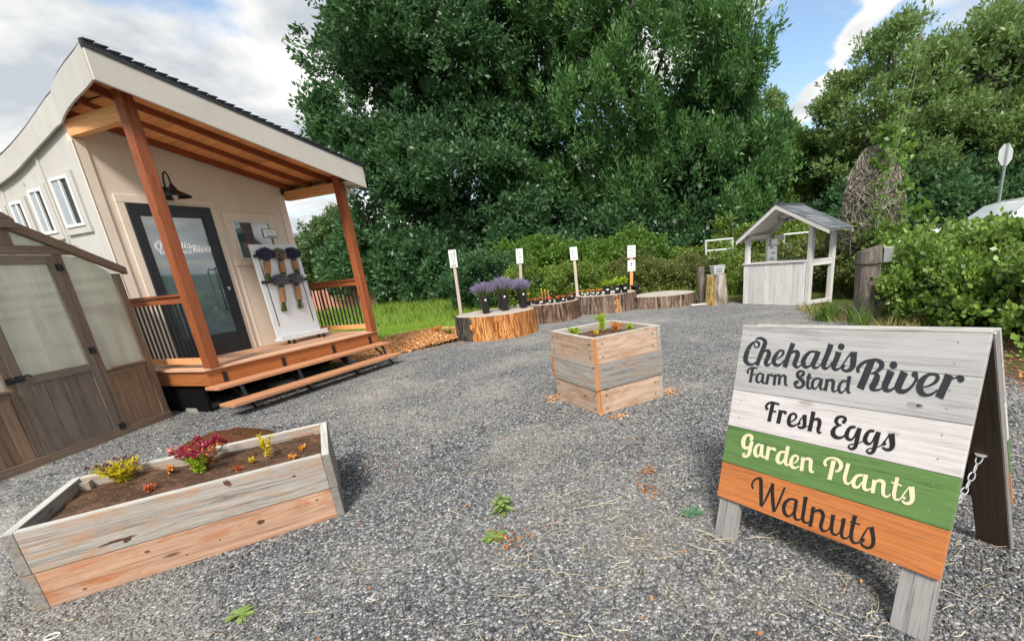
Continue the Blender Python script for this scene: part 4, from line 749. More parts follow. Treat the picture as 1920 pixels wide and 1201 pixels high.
 'garden_plants': '846 1719 777 1695 837 1753 762 1726 827 1792 749 1753 797 1829 739 1764 746 1846 720 1773 689 1847 689 1780 634 1832 665 1776 585 1800 647 1755 541 1757 631 1720 510 1705 621 1684 494 1645 616 1644 491 1582 616 1598 502 1524 621 1562 528 1475 631 1534 570 1436 646 1510 626 1415 653 1500 688 1426 667 1499 740 1456 700 1510 780 1495 729 1527 801 1541 749 1555 811 1589 767 1596 820 1635 785 1640|761 1674 862 1670 751 1615 854 1611 741 1556 846 1553 733 1498 841 1502 733 1445 840 1456 735 1402 840 1410 733 1367 833 1361 727 1334 816 1315 717 1303 791 1272 708 1285 755 1235 689 1275 706 1212 661 1270 657 1204 647 1270 610 1210 648 1271 581 1240 643 1289 575 1271 637 1314 571 1296|1045 1669 1068 1623 1013 1658 1039 1606 975 1644 1015 1592 937 1613 1004 1577 910 1568 993 1548 891 1515 985 1508 883 1462 982 1471 888 1410 987 1436 904 1361 996 1401 931 1321 1006 1379 973 1298 1014 1368 1023 1296 1024 1360 1070 1321 1032 1356 1095 1364 1051 1379 1111 1416 1072 1425 1127 1465 1095 1473|1061 1653 1153 1663 1062 1607 1156 1618 1062 1561 1158 1573 1065 1516 1162 1529 1067 1469 1164 1483 1072 1419 1167 1442 1089 1372 1171 1417 1127 1341 1180 1400 1170 1328 1197 1384 1211 1328 1210 1375 1243 1347 1215 1375 1260 1372 1229 1390 1273 1392 1247 1409|1247 1643 1341 1653 1248 1564 1343 1573 1249 1483 1343 1492 1249 1395 1343 1405 1248 1306 1343 1315|1306 1507 1283 1519 1337 1542 1305 1560 1367 1575 1328 1602 1389 1591 1359 1638 1405 1591 1404 1655 1425 1585 1446 1656 1436 1580 1481 1647 1430 1586 1505 1621 1430 1583 1508 1596 1433 1569 1508 1582|1734 1638 1741 1589 1693 1632 1701 1577 1646 1625 1666 1567 1596 1599 1648 1553 1558 1550 1637 1523 1532 1493 1628 1479 1518 1438 1625 1440 1519 1386 1626 1411 1535 1339 1631 1385 1566 1301 1634 1372 1613 1284 1642 1362 1665 1288 1660 1355 1712 1316 1675 1354 1738 1363 1695 1379 1755 1416 1718 1426 1771 1468 1742 1476|1743 1762 1841 1767 1742 1700 1838 1705 1741 1638 1835 1644 1739 1578 1833 1582 1735 1515 1829 1519 1731 1451 1827 1459 1735 1393 1828 1413 1750 1345 1833 1381 1776 1309 1838 1359 1818 1288 1837 1351 1864 1302 1845 1350 1897 1330 1875 1364 1925 1356 1910 1380|1997 1393 1982 1411 2026 1412 2007 1435 2056 1433 2030 1459 2082 1460 2045 1480 2100 1494 2054 1505 2110 1532 2058 1532 2108 1570 2056 1547 2086 1599 2048 1557 2053 1617 2030 1567 2016 1623 2017 1569 1979 1611 2007 1563 1947 1587 1993 1548 1919 1553 1982 1528 1899 1510 1975 1496 1884 1458 1970 1456 1879 1407 1971 1422 1889 1360 1976 1393 1909 1318 1986 1366 1940 1285 1996 1348 1981 1270 2008 1337 2024 1271 2029 1330 2064 1283 2051 1329 2098 1306 2075 1339 2126 1335 2104 1360 2153 1362 2134 1383|2148 1591 2241 1606 2155 1526 2245 1541 2161 1456 2248 1468 2164 1367 2251 1379 2166 1272 2254 1284|2213 1468 2192 1479 2242 1507 2212 1523 2270 1543 2234 1568 2293 1559 2266 1607 2316 1559 2315 1629 2341 1552 2368 1631 2348 1545 2420 1606 2350 1529 2441 1552 2353 1486 2442 1499 2358 1437 2443 1454 2364 1392 2447 1412 2373 1347 2451 1375 2395 1304 2453 1359 2439 1289 2453 1356 2474 1299 2474 1353 2502 1308 2502 1350|2774 1555 2729 1512 2756 1578 2709 1532 2741 1597 2685 1556 2737 1607 2670 1594 2739 1623 2677 1638 2747 1648 2698 1676 2763 1671 2727 1710 2787 1694 2763 1736 2820 1715 2807 1757 2856 1725 2853 1771 2896 1724 2902 1776 2938 1713 2955 1774 2970 1696 3005 1761 2994 1673 3048 1736 3011 1645 3084 1701 3020 1624 3107 1653 3022 1601 3106 1598 3019 1568 3089 1547 3012 1540 3064 1505 3000 1521 3031 1476 2977 1501 2997 1461 2951 1479 2966 1448|2843 1696 2940 1698 2835 1519 2928 1524 2831 1403 2924 1406 2816 1256 2913 1258|3160 1714 3243 1712 3155 1653 3237 1652 3151 1592 3231 1592 3147 1536 3226 1535 3141 1486 3220 1484 3135 1437 3216 1441 3136 1388 3215 1405 3147 1340 3220 1369 3165 1296 3228 1336 3193 1263 3235 1317 3231 1252 3243 1310 3269 1261 3260 1307 3302 1285 3278 1313 3325 1321 3298 1337 3343 1365 3318 1377 3361 1408 3340 1418|3521 1570 3531 1524 3482 1559 3492 1508 3438 1547 3457 1493 3395 1521 3434 1475 3360 1476 3419 1445 3336 1424 3408 1406 3322 1372 3403 1372 3324 1321 3404 1343 3338 1275 3410 1316 3364 1239 3415 1302 3403 1223 3423 1294 3446 1227 3439 1288 3485 1254 3455 1291 3511 1300 3476 1318 3530 1354 3501 1366 3548 1407 3526 1416|3538 1571 3628 1573 3536 1520 3624 1522 3535 1468 3619 1473 3535 1419 3617 1427 3535 1371 3617 1382 3537 1322 3618 1343 3549 1278 3621 1319 3575 1245 3625 1306 3609 1230 3632 1295 3646 1234 3640 1289 3679 1257 3659 1294 3706 1287 3688 1314 3732 1316 3719 1335|3715 1507 3796 1516 3717 1448 3795 1457 3719 1384 3795 1394 3720 1309 3796 1319 3721 1229 3797 1240|3759 1387 3742 1396 3787 1431 3762 1446 3814 1474 3783 1497 3837 1494 3814 1540 3859 1494 3859 1562 3883 1485 3908 1562 3892 1477 3953 1537 3895 1461 3973 1484 3897 1419 3974 1432 3901 1372 3975 1388 3907 1329 3978 1348 3915 1285 3981 1313 3933 1245 3984 1293 3966 1222 3995 1279 4003 1216 4013 1267 4038 1224 4028 1263 4063 1251 4041 1273 4080 1283 4059 1298 4096 1314 4078 1326|4117 1678 4188 1680 4115 1620 4186 1622 4112 1561 4183 1564 4110 1504 4181 1507 4107 1444 4179 1448 4105 1384 4178 1392 4108 1329 4179 1346 4118 1284 4182 1312 4134 1247 4187 1287 4160 1221 4191 1274 4193 1214 4200 1267 4226 1224 4219 1266 4255 1243 4238 1273 4277 1273 4256 1291 4294 1307 4274 1321 4311 1340 4293 1352|4059 1539 4063 1568 4111 1530 4116 1567 4161 1524 4167 1565 4208 1523 4213 1559 4254 1524 4257 1553|4287 1287 4261 1297 4312 1357 4286 1368 4337 1426 4313 1438 4364 1493 4344 1504 4392 1561 4378 1569|4367 1546 4462 1585 4378 1500 4471 1539 4390 1455 4481 1493 4400 1413 4489 1451 4411 1378 4496 1416 4418 1352 4502 1380 4422 1334 4503 1339 4422 1312 4494 1297 4419 1290 4478 1258 4414 1275 4453 1224 4402 1262 4419 1204 4381 1250 4385 1195 4360 1244 4353 1195 4344 1248 4325 1206 4325 1261 4303 1223 4304 1275 4284 1239|d 838 1731 836 1711 825 1693 807 1680 784 1675 763 1679 746 1691 738 1709 739 1730 750 1748 769 1761 791 1766 813 1761 829 1749|d 4352 1321 4352 1308 4346 1297 4338 1288 4327 1285 4317 1287 4309 1295 4304 1306 4305 1318 4310 1330 4319 1339 4330 1342 4340 1340 4348 1332|d 682 1307 681 1293 673 1280 660 1270 644 1266 628 1269 616 1277 610 1290 611 1304 619 1318 633 1327 649 1331 664 1329 676 1320',
 'walnuts': '1073 513 1031 481 1053 539 1009 506 1034 563 986 533 1025 586 971 570 1027 618 972 616 1036 657 984 664 1051 691 1003 708 1072 720 1031 748 1100 745 1066 782 1127 760 1102 809 1155 767 1143 832 1170 764 1197 845 1171 759 1254 821 1182 725 1281 763 1194 662 1296 693 1207 592 1308 623 1219 523 1321 554 1232 450 1333 481 1245 373 1346 406 1262 294 1362 329 1279 212 1379 248 1297 130 1396 167|1379 134 1348 137 1409 211 1370 216 1438 289 1391 294 1465 366 1412 372 1490 444 1433 449 1512 521 1454 526 1531 595 1474 599 1547 663 1490 666 1559 727 1506 730 1571 791 1521 794|1501 772 1594 798 1532 558 1624 588 1586 329 1677 366 1654 103 1743 144|1732 133 1702 134 1758 218 1720 221 1784 304 1738 307 1807 386 1755 389 1827 462 1772 466 1844 536 1789 539 1860 605 1805 608 1874 669 1820 672 1886 728 1835 732 1897 788 1850 791|2220 608 2217 561 2163 604 2160 553 2103 600 2105 546 2044 586 2063 531 1991 554 2033 505 1946 511 2008 471 1911 461 1991 436 1889 403 1979 397 1878 342 1972 352 1880 283 1972 312 1895 228 1982 273 1920 179 1999 236 1954 142 2018 209 1996 120 2038 191 2044 113 2060 179 2094 127 2077 178 2135 164 2099 194 2167 211 2127 230 2192 265 2152 274 2207 323 2171 326 2216 386 2186 387 2225 448 2201 449|2161 574 2250 587 2162 517 2248 531 2162 460 2247 474 2163 403 2246 417 2162 341 2244 355 2161 275 2243 294 2169 216 2247 248 2190 168 2258 214 2221 133 2273 187 2261 114 2285 174 2308 121 2303 172 2350 145 2333 183 2384 174 2359 199 2403 208 2374 218 2413 242 2386 247 2422 274 2399 279|2359 724 2463 737 2361 670 2458 683 2362 617 2454 630 2364 559 2451 574 2366 495 2451 512 2369 428 2452 446 2371 366 2454 382 2371 308 2453 323 2370 251 2452 271 2378 199 2456 234 2400 160 2463 211 2429 136 2474 193 2462 124 2487 182 2498 126 2502 178 2533 140 2523 181 2563 160 2544 189 2585 187 2561 205 2602 217 2579 230 2617 245 2598 256|2571 554 2665 569 2575 403 2658 418 2576 264 2658 278 2567 96 2655 111|2620 329 2604 332 2643 382 2617 387 2664 434 2631 444 2688 467 2655 496 2718 484 2697 535 2753 493 2748 561 2775 491 2799 569 2790 481 2844 550 2807 460 2876 515 2818 435 2897 469 2820 400 2902 413 2815 351 2896 357 2811 300 2891 308 2807 256 2887 264 2804 210 2883 226 2810 165 2884 201 2832 127 2892 178 2862 100 2905 157 2900 88 2917 146 2941 98 2935 146 2979 121 2962 157 3010 152 2986 174 3030 190 3004 200 3044 232 3020 238 3056 272 3036 277|3019 527 3113 546 3023 477 3112 495 3026 426 3110 443 3030 376 3109 392 3030 324 3109 339 3030 270 3109 290 3036 219 3112 249 3052 174 3118 214 3074 137 3128 183 3102 111 3139 164 3138 101 3153 155 3175 106 3173 154 3210 125 3191 159 3235 158 3210 176 3254 197 3231 209 3271 234 3253 243|3249 531 3337 548 3252 479 3336 495 3254 427 3334 442 3256 376 3333 389 3254 325 3330 336 3251 272 3327 286 3254 221 3328 245 3266 176 3333 210 3284 137 3340 179 3310 109 3348 161 3345 99 3360 153 3381 104 3380 151 3415 123 3398 156 3440 156 3416 173 3457 194 3436 205 3474 230 3457 239|3457 669 3550 679 3457 614 3544 624 3457 558 3538 568 3456 501 3533 510 3453 441 3529 450 3450 378 3525 389 3449 316 3524 332 3453 256 3526 278 3461 199 3531 227 3475 150 3538 189 3498 114 3548 164 3527 91 3561 146 3560 82 3575 137 3596 88 3593 136 3631 107 3618 145 3660 132 3639 158 3679 165 3654 177 3690 199 3668 207 3701 231 3683 237|3423 501 3426 531 3474 504 3477 537 3525 506 3529 542 3576 506 3581 539 3627 506 3632 534|3699 196 3667 201 3723 280 3689 286 3747 362 3713 370 3774 445 3747 454 3802 529 3782 536|3801 529 3883 580 3821 483 3898 532 3840 439 3913 484 3857 396 3927 436 3871 353 3940 390 3882 312 3952 344 3888 275 3958 298 3890 240 3959 253 3889 209 3954 207 3885 188 3939 163 3876 171 3912 127 3860 155 3879 102 3841 143 3844 87 3813 137 3805 84 3780 139 3766 88 3753 144 3731 99 3737 155 3707 118 3724 172 3692 140 3709 191 3679 161|d 3766 248 3765 228 3757 209 3743 195 3725 188 3709 190 3695 200 3689 217 3690 237 3698 256 3713 270 3730 277 3747 275 3760 265',
}

# ------------------------------------------------------------------ ground
def bank_h(x, y):
    p = x * 0.85 + y * 0.53
    a = min(1, max(0, (p - 11.6) / 3.5)); a = a * a * (3 - 2 * a)
    return 0.5 * a
def grid_sheet(name, xs, ys, hf, mat, kind='structure'):
    V = [(x, y, hf(x, y)) for y in ys for x in xs]
    n = len(xs)
    F = [(j * n + i, j * n + i + 1, (j + 1) * n + i + 1, (j + 1) * n + i) for j in range(len(ys) - 1) for i in range(n - 1)]
    mb = MB(); mb.add(V, F, None, 0.5)
    o = mb.build(name, mat, None, smooth=True, fix=False); tag(o, kind=kind); return o
xs = [-900, -300, -120, -60, -30, -15, -8, -4, 0] + [i * 0.5 for i in range(1, 60)] + [35, 45, 70, 150, 400, 900]
ys = [-900, -300, -100, -50, -20, -10, -5] + [i * 0.5 for i in range(-6, 61)] + [35, 45, 70, 150, 400, 900]
grid_sheet('ground', xs, ys, lambda x, y: bank_h(x, y) - 0.008, 'earth')
def sheet(name, poly, z, mat, kind='structure', thick=None):
    mb = MB(); mb.add([(x, y, z) for x, y in poly], [tuple(range(len(poly)))], None, 0.5)
    o = mb.build(name, mat); tag(o, kind=kind); return o
# lawn to the left and behind, gravel yard, bark litter on the right
LAWN = [(-90, 8.2), (-4.6, 8.2), (-4.2, 9.2), (-3.2, 10.3), (-2.6, 13.2), (-1.5, 22), (-20, 90), (-90, 90)]
sheet('lawn', LAWN, -0.004, 'turf')
sheet('soil_strip', [(2.6, -2), (7, -2), (9, 4), (7.6, 9), (6.6, 10.2), (5.2, 11), (5.0, 12.6), (3.8, 14.2), (-2.0, 15.2), (-3.0, 13), (4.4, 6)], -0.003, 'bank')
gp = [(-12, -5), (5.2, -5), (4.6, 1.0), (3.9, 3.2), (4.1, 4.6), (4.6, 6.8), (4.9, 8.6), (5.5, 9.9), (5.0, 10.7), (4.4, 11.6), (3.6, 12.9), (2.4, 13.6), (0.4, 14.2), (-1.6, 13.6), (-2.6, 12.0), (-2.9, 10.4), (-3.3, 10.05), (-3.95, 9.4), (-4.35, 8.8), (-5.4, 8.3), (-7, 8.6), (-12, 10)]
gp2 = []
for i, p in enumerate(gp):
    q = gp[(i + 1) % len(gp)]
    for k in range(6):
        t_ = k / 6
        gp2.append((p[0] + (q[0] - p[0]) * t_ + random.uniform(-.06, .06), p[1] + (q[1] - p[1]) * t_ + random.uniform(-.06, .06)))
sheet('gravel_yard', gp2, 0.0, 'gravel')
# low hills and a treeline on the horizon all round (seen reflected in the shop's glass)
mb = MB(); n = 120
V = []
for k in range(n):
    a = 2 * math.pi * k / n
    h = 14 + 22 * mnoise.noise(Vector((math.cos(a) * 2.2, math.sin(a) * 2.2, 3))) + 6 * mnoise.noise(Vector((math.cos(a) * 9, math.sin(a) * 9, 5)))
    h = max(5, h)
    V += [(480 * math.cos(a), 480 * math.sin(a), -2), (560 * math.cos(a), 560 * math.sin(a), h), (760 * math.cos(a), 760 * math.sin(a), -2)]
F = []
for k in range(n):
    b, c = 3 * k, 3 * ((k + 1) % n)
    F += [(b, c, c + 1, b + 1), (b + 1, c + 1, c + 2, b + 2)]
mb.add(V, F, None, .5)
tag(mb.build('hills', 'hills', smooth=True), kind='structure')

# loose stones lying on the gravel: irregular eight-sided chips
def in_poly(P, poly):
    x, y = P[:, 0], P[:, 1]; c = np.zeros(len(P), bool); n = len(poly)
    for i in range(n):
        x1, y1 = poly[i]; x2, y2 = poly[(i + 1) % n]
        c ^= ((y1 > y) != (y2 > y)) & (x < (x2 - x1) * (y - y1) / ((y2 - y1) + 1e-12) + x1)
    return c
def stones(name, n, ymin, ymax, size, seed, xfac=1.25, big=0.0):
    g = np.random.default_rng(seed)
    y = ymin + (ymax - ymin) * g.uniform(0, 1, n) ** 1.3
    x = g.uniform(-1, 1, n) * (y * xfac + 0.9) 
    P = np.stack([x, y], 1); P = P[in_poly(P, gp)]; n = len(P)
    base = np.array([[1, 0, 0], [0, 1, 0], [-1, 0, 0], [0, -1, 0], [0, 0, 1], [0, 0, -1]], float)
    V = base[None] * g.uniform(0.65, 1.25, (n, 6, 1)) + g.normal(0, 0.18, (n, 6, 3))
    s = size * g.lognormal(0, 0.33, n)
    sc3 = np.stack([s, s * g.uniform(.6, 1, n), s * g.uniform(.4, .75, n)], 1)
    V = V * sc3[:, None]
    a = g.uniform(0, 6.28, n); b = g.normal(0, 0.5, n)
    ca, sa, cb, sb = np.cos(a), np.sin(a), np.cos(b), np.sin(b)
    x_, y_, z_ = V[..., 0], V[..., 1] * cb[:, None] - V[..., 2] * sb[:, None], V[..., 1] * sb[:, None] + V[..., 2] * cb[:, None]
    V = np.stack([x_ * ca[:, None] - y_ * sa[:, None], x_ * sa[:, None] + y_ * ca[:, None], z_], 2)
    V += np.stack([P[:, 0], P[:, 1], s * g.uniform(0.05, 0.5, n)], 1)[:, None]
    tri = np.array([[0, 1, 4], [1, 2, 4], [2, 3, 4], [3, 0, 4], [1, 0, 5], [2, 1, 5], [3, 2, 5], [0, 3, 5]])
    F = (tri[None] + (np.arange(n) * 6)[:, None, None]).reshape(-1, 3)
    v = g.beta(1.25, 1.9, n)
    return V.reshape(-1, 3), F, np.repeat(v, 6)
V, F, A = cat_parts([stones('', 92000, 1.0, 3.6, 0.0063, 1, 1.15), stones('', 70000, 3.2, 8.5, 0.0085, 2, 1.0), stones('', 900, 1.0, 6, 0.013, 3)])
tag(npmesh('gravel_stones', V, F, A, 'stone', k=3), kind='stuff')

# ------------------------------------------------------------------ the farm shop
HX, HY, HYAW = -4.988, 5.717, R(70.865)
H = thing('farm_shop', 'small cream shop building with shed roof, red timber porch and black glazed door', 'building', (HX, HY, 0), HYAW)
DZ = 0.571          # deck height
DV = 1.235          # porch depth: front wall plane
UL, UR = 0.14, 2.70
def zfb(u): return 3.670 - 0.200 * (u + 0.28)          # bottom of the front fascia
def rtop(u): return zfb(u) + 0.345
DROP = [(-0.32, 0.0), (0.0, -0.015), (0.4, -0.045), (0.8, -0.060), (1.05, -0.045), (1.3, 0.01), (1.55, 0.10), (1.75, 0.17), (1.95, 0.24), (2.35, 0.36), (2.76, 0.46), (3.2, 0.52), (7.6, 0.60)]
def drop(v):
    for (a, x), (b, y) in zip(DROP, DROP[1:]):
        if v <= b: return x + (y - x) * max(0, (v - a)) / (b - a)
    return DROP[-1][1]
def uedge(v): return min(0.10, -0.28 + (v + 0.3) * 0.253)
def rz(u, v): return rtop(u) - drop(v) * max(0.0, min(1.0, 1 - (u - uedge(v)) / 1.3))
# walls
mb = MB()
mb.prism([(UL, .42), (UR, .42), (UR, rtop(UR) - .14), (UL, rtop(UL) - .14)], 1, DV, DV + .1, .5)
mb.build('front_wall', 'wall', H)
# prism axes order (x,z) with y extruded
mb = MB()
zs = lambda u: rtop(u) - 0.30
V = [(UL, DV + .1, .42), (UL, 7.4, .42), (UL, 7.4, 3.15), (UL, 3.2, 3.22), (UL, 2.6, 3.36), (UL, 2.0, 3.52), (UL, DV + .1, 3.68),
     (UR, DV + .1, .42), (UR, 7.4, .42), (UR, 7.4, 2.95), (UR, DV + .1, zs(UR))]
mb.add(V, [(0, 1, 2, 3, 4, 5, 6), (7, 10, 9, 8), (1, 8, 9, 2), (0, 7, 8, 1)], None, .5)
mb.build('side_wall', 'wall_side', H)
# trim boards on the front: corners, door casing, window casing
mb = MB()
mb.box(UL - .022, UL + .10, DV - .018, DV - .0005, .45, zfb(UL) - .12)
mb.box(UR - .10, UR + .022, DV - .018, DV - .0005, .45, zfb(UR) - .02)
mb.box(.335, .424, DV - .020, DV - .0005, DZ, 2.76); mb.box(1.436, 1.535, DV - .020, DV - .0005, DZ, 2.76)
mb.box(.335, 1.535, DV - .022, DV - .0005, 2.762, 2.86)
mb.box(1.60, 1.70, DV - .020, DV - .0005, 1.91, 2.72); mb.box(2.325, 2.44, DV - .020, DV - .0005, 1.91, 2.72)
mb.box(1.702, 2.323, DV - .022, DV - .0005, 2.60, 2.722); mb.box(1.702, 2.323, DV - .022, DV - .0005, 1.908, 1.995)
mb.build('trim_board', 'trim', H, bevel=.003)
for (u, za, zb_) in ((.74, 2.87, zfb(.74) - .02), (1.95, 2.73, zfb(1.95) - .02), (1.62, .60, 1.90)):
    B(u, u + .012, DV - .006, DV - .0003, za, zb_).build('batten', 'trim', H)
mb = MB()
mb.box(UL - .020, UL - .0005, DV - .018, DV + .10, .45, zfb(UL) - .14)
for v_ in (2.05, 2.56, 3.1, 3.7, 4.4, 5.1, 5.8, 6.5):
    mb.box(UL - .014, UL - .0005, v_, v_ + .05, .45, 3.46 if v_ < 2.1 else 3.14)
mb.build('side_batten', 'wall_side', H, bevel=.002)
# side windows
for (v0, v1, z0, z1) in ((1.53, 1.93, 2.50, 3.10), (2.16, 2.48, 2.47, 3.03), (2.70, 3.00, 2.44, 2.94), (3.22, 3.52, 2.42, 2.88), (3.9, 4.2, 2.4, 2.86)):
    mb = MB(); w = .035
    mb.box(UL - .045, UL - .002, v0, v0 + w, z0, z1, .5); mb.box(UL - .045, UL - .002, v1 - w, v1, z0, z1, .5)
    mb.box(UL - .045, UL - .002, v0 + w, v1 - w, z0, z0 + w, .5); mb.box(UL - .045, UL - .002, v0 + w, v1 - w, z1 - w, z1, .5)
    mb.box(UL - .040, UL - .002, (v0 + v1) / 2 - .012, (v0 + v1) / 2 + .012, z0 + w, z1 - w, .5)
    wf = mb.build('side_window', 'white_trim', H, bevel=.003)
    vm = (v0 + v1) / 2
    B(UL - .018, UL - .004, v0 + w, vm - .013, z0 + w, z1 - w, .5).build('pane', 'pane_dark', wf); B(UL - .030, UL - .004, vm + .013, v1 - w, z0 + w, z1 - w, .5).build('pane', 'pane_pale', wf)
    mb = MB(); mb.box(UL - .03, UL - .001, v0 - .07, v1 + .07, z0 - .085, z0 - .002); mb.box(UL - .026, UL - .001, v0 - .06, v0 - .002, z0, z1 + .05)
    mb.box(UL - .026, UL - .001, v1 + .002, v1 + .06, z0, z1 + .05); mb.box(UL - .028, UL - .001, v0 - .002, v1 + .002, z1 + .002, z1 + .06)
    mb.build('window_casing', 'wall_side', wf, bevel=.003)
# front window
mb = MB()
a, b, c, d, w = 1.702, 2.322, 1.997, 2.598, .025
mb.box(a, a + w, DV - .035, DV - .001, c, d, .5); mb.box(b - w, b, DV - .035, DV - .001, c, d, .5)
mb.box(a + w, b - w, DV - .035, DV - .001, c, c + w, .5); mb.box(a + w, b - w, DV - .035, DV - .001, d - w, d, .5)
fw = mb.build('front_window', 'white_trim', H, bevel=.002)
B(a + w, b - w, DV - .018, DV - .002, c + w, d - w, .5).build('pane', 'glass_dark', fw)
# door
mb = MB()
mb.box(.426, .53, DV - .05, DV - .001, .60, 2.755, .5); mb.box(1.29, 1.434, DV - .05, DV - .001, .60, 2.755, .5)
mb.box(.53, 1.29, DV - .05, DV - .001, 2.60, 2.755, .5); mb.box(.53, 1.29, DV - .05, DV - .001, .60, .92, .5)
mb.box(.44, .52, DV - .055, DV - .0505, .63, 2.70, .5); mb.box(1.30, 1.40, DV - .055, DV - .0505, .63, 2.70, .5)
door = mb.build('door', 'door_black', H, bevel=.003)
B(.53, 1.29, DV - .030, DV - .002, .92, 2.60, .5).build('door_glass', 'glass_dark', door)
mb = MB()
mb.tube([(1.22, DV - .05, 1.86), (1.22, DV - .10, 1.88), (1.20, DV - .115, 1.84), (1.20, DV - .115, 1.30), (1.22, DV - .10, 1.25), (1.22, DV - .05, 1.27)], .011, 8, .5)
mb.build('door_handle', 'black', door, smooth=True)
B(1.335, 1.375, DV - .062, DV - .0555, 1.55, 1.60, .5).build('lock', 'galv', door, bevel=.003)
B(.40, 1.46, DV - .09, DV - .001, .572, .598, .5).build('threshold', 'galv', door, bevel=.003)
# roof
vst = [-.32, -.05, .15, .3, .45, .6, .75, .9, 1.05, 1.2, 1.35, 1.5, 1.65, 1.8, 1.95, 2.12, 2.4, 2.64, 2.9, 3.2, 4.5, 6, 7.6]
mb = MB()
def strip(fun0, fun1, v=.5):
    pass
nu = 9
def us(v): return [uedge(v) + (3.02 - uedge(v)) * k / (nu - 1) for k in range(nu)]
V = []; F = []
for v_ in vst:
    for u in us(v_): V.append((u, v_, rz(u, v_) + .004))
for v_ in vst:
    for u in us(v_): V.append((u, v_, rz(u, v_) + .022))
N0 = len(vst) * nu
for j in range(len(vst) - 1):
    for i in range(nu - 1):
        a = j * nu + i
        F.append((a, a + nu, a + nu + 1, a + 1)); F.append((N0 + a, N0 + a + 1, N0 + a + nu + 1, N0 + a + nu))
for j in range(len(vst) - 1):
    for e in (0, nu - 1):
        a = j * nu + e; F.append((a, a + nu, N0 + a + nu, N0 + a))
for i in range(nu - 1):
    for e in (0, (len(vst) - 1) * nu):
        a = e + i; F.append((a, a + 1, N0 + a + 1, N0 + a))
# little proud shingle tabs along the front edge
mb.add(V, F, None, .5)
for k in range(34):
    u0 = -.30 + k * .098
    zz = rtop(u0 + .05)
    mb.box(u0, u0 + .096, -.36, -.30, zz + .0115 + (k % 2) * .002, zz + .024 + (k % 2) * .004)
roof = mb.build('roof', 'shingle', H)
mb = MB()
mb.lathe([(.07, 0), (.07, .10), (.045, .12)], (0.42, .25, rtop(.42) + .03), 12, .5)
mb.box(.33, .52, .16, .34, rtop(.42) + .15, rtop(.42) + .165, .5)
mb.build('roof_vent', 'galv', roof)
# underside boards of the porch ceiling (run front to back)
mb = MB()
k = 0; u = -.24
while u < 2.98:
    u1 = min(u + .135, 2.98)
    VE = DV if u > .09 else max(-.2, (u + .28) / .253 - .34)
    hh = [[(rz(uu, vv) - .16) for vv in (-.27, VE)] for uu in (u, u1 - .004)]
    mb.hexa([(u, -.27, hh[0][0]), (u1 - .004, -.27, hh[1][0]), (u1 - .004, VE, hh[1][1]), (u, VE, hh[0][1]),
             (u, -.27, hh[0][0] + .02), (u1 - .004, -.27, hh[1][0] + .02), (u1 - .004, VE, hh[1][1] + .02), (u, VE, hh[0][1] + .02)])
    u = u1
mb.build('ceiling_board', 'tng', H)
# rafters along the slope
for v_ in (-.22, .26, .74, 1.19):
    mb = MB()
    for (ua, ub) in ((uedge(v_) + .03, 2.92),):
        za, zb = rz(ua, v_) - .162, rz(ub, v_) - .162
        mb.hexa([(ua, v_ - .02, za - .095), (ub, v_ - .02, zb - .095), (ub, v_ + .02, zb - .095), (ua, v_ + .02, za - .095),
                 (ua, v_ - .02, za), (ub, v_ - .02, zb), (ub, v_ + .02, zb), (ua, v_ + .02, za)])
    mb.build('rafter', 'cedar', H, bevel=.003)
# front and side fascias
mb = MB()
mb.hexa([(-.30, -.335, zfb(-.30)), (3.03, -.335, zfb(3.03)), (3.03, -.305, zfb(3.03)), (-.30, -.305, zfb(-.30)),
         (-.30, -.335, rtop(-.30) - .062), (3.03, -.335, rtop(3.03) - .018), (3.03, -.305, rtop(3.03) - .018), (-.30, -.305, rtop(-.30) - .062)], .5)
mb.build('front_fascia', 'fascia', H, bevel=.003)
mb = MB()
mb.hexa([(-.31, -.345, rtop(-.30) - .060), (3.035, -.345, rtop(3.03) - .016), (3.035, -.306, rtop(3.03) - .016), (-.31, -.306, rtop(-.30) - .060),
         (-.31, -.345, rtop(-.30) + .011), (3.035, -.345, rtop(3.03) + .011), (3.035, -.306, rtop(3.03) + .011), (-.31, -.306, rtop(-.30) + .011)], .5)
mb.build('drip_edge', 'shingle', roof)
for side in (0, 1):
    mb = MB(); V = []; F = []
    for v_ in vst:
        u0 = uedge(v_) if side == 0 else 3.0
        uo = u0 - .022 if side == 0 else u0 + .022
        zt = rz(u0, v_); zb_ = zt - .345 + (.07 * min(1, max(0, (v_ - 1.0) / 1.0)) if side == 0 else .02)
        V += [(uo, max(v_, -.304), zb_), (u0, max(v_, -.304), zb_), (u0, max(v_, -.304), zt - .02), (uo, max(v_, -.304), zt - .02)]
    for j in range(len(vst) - 1):
        for i in range(4):
            F.append((j * 4 + i, j * 4 + (i + 1) % 4, (j + 1) * 4 + (i + 1) % 4, (j + 1) * 4 + i))
    F += [(0, 1, 2, 3), tuple((len(vst) - 1) * 4 + q for q in (3, 2, 1, 0))]
    mb.add(V, F, None, .5)
    mb.build('side_fascia', 'wall_side' if side == 0 else 'fascia', H)  # left fascia shares the shade painted into the side wall
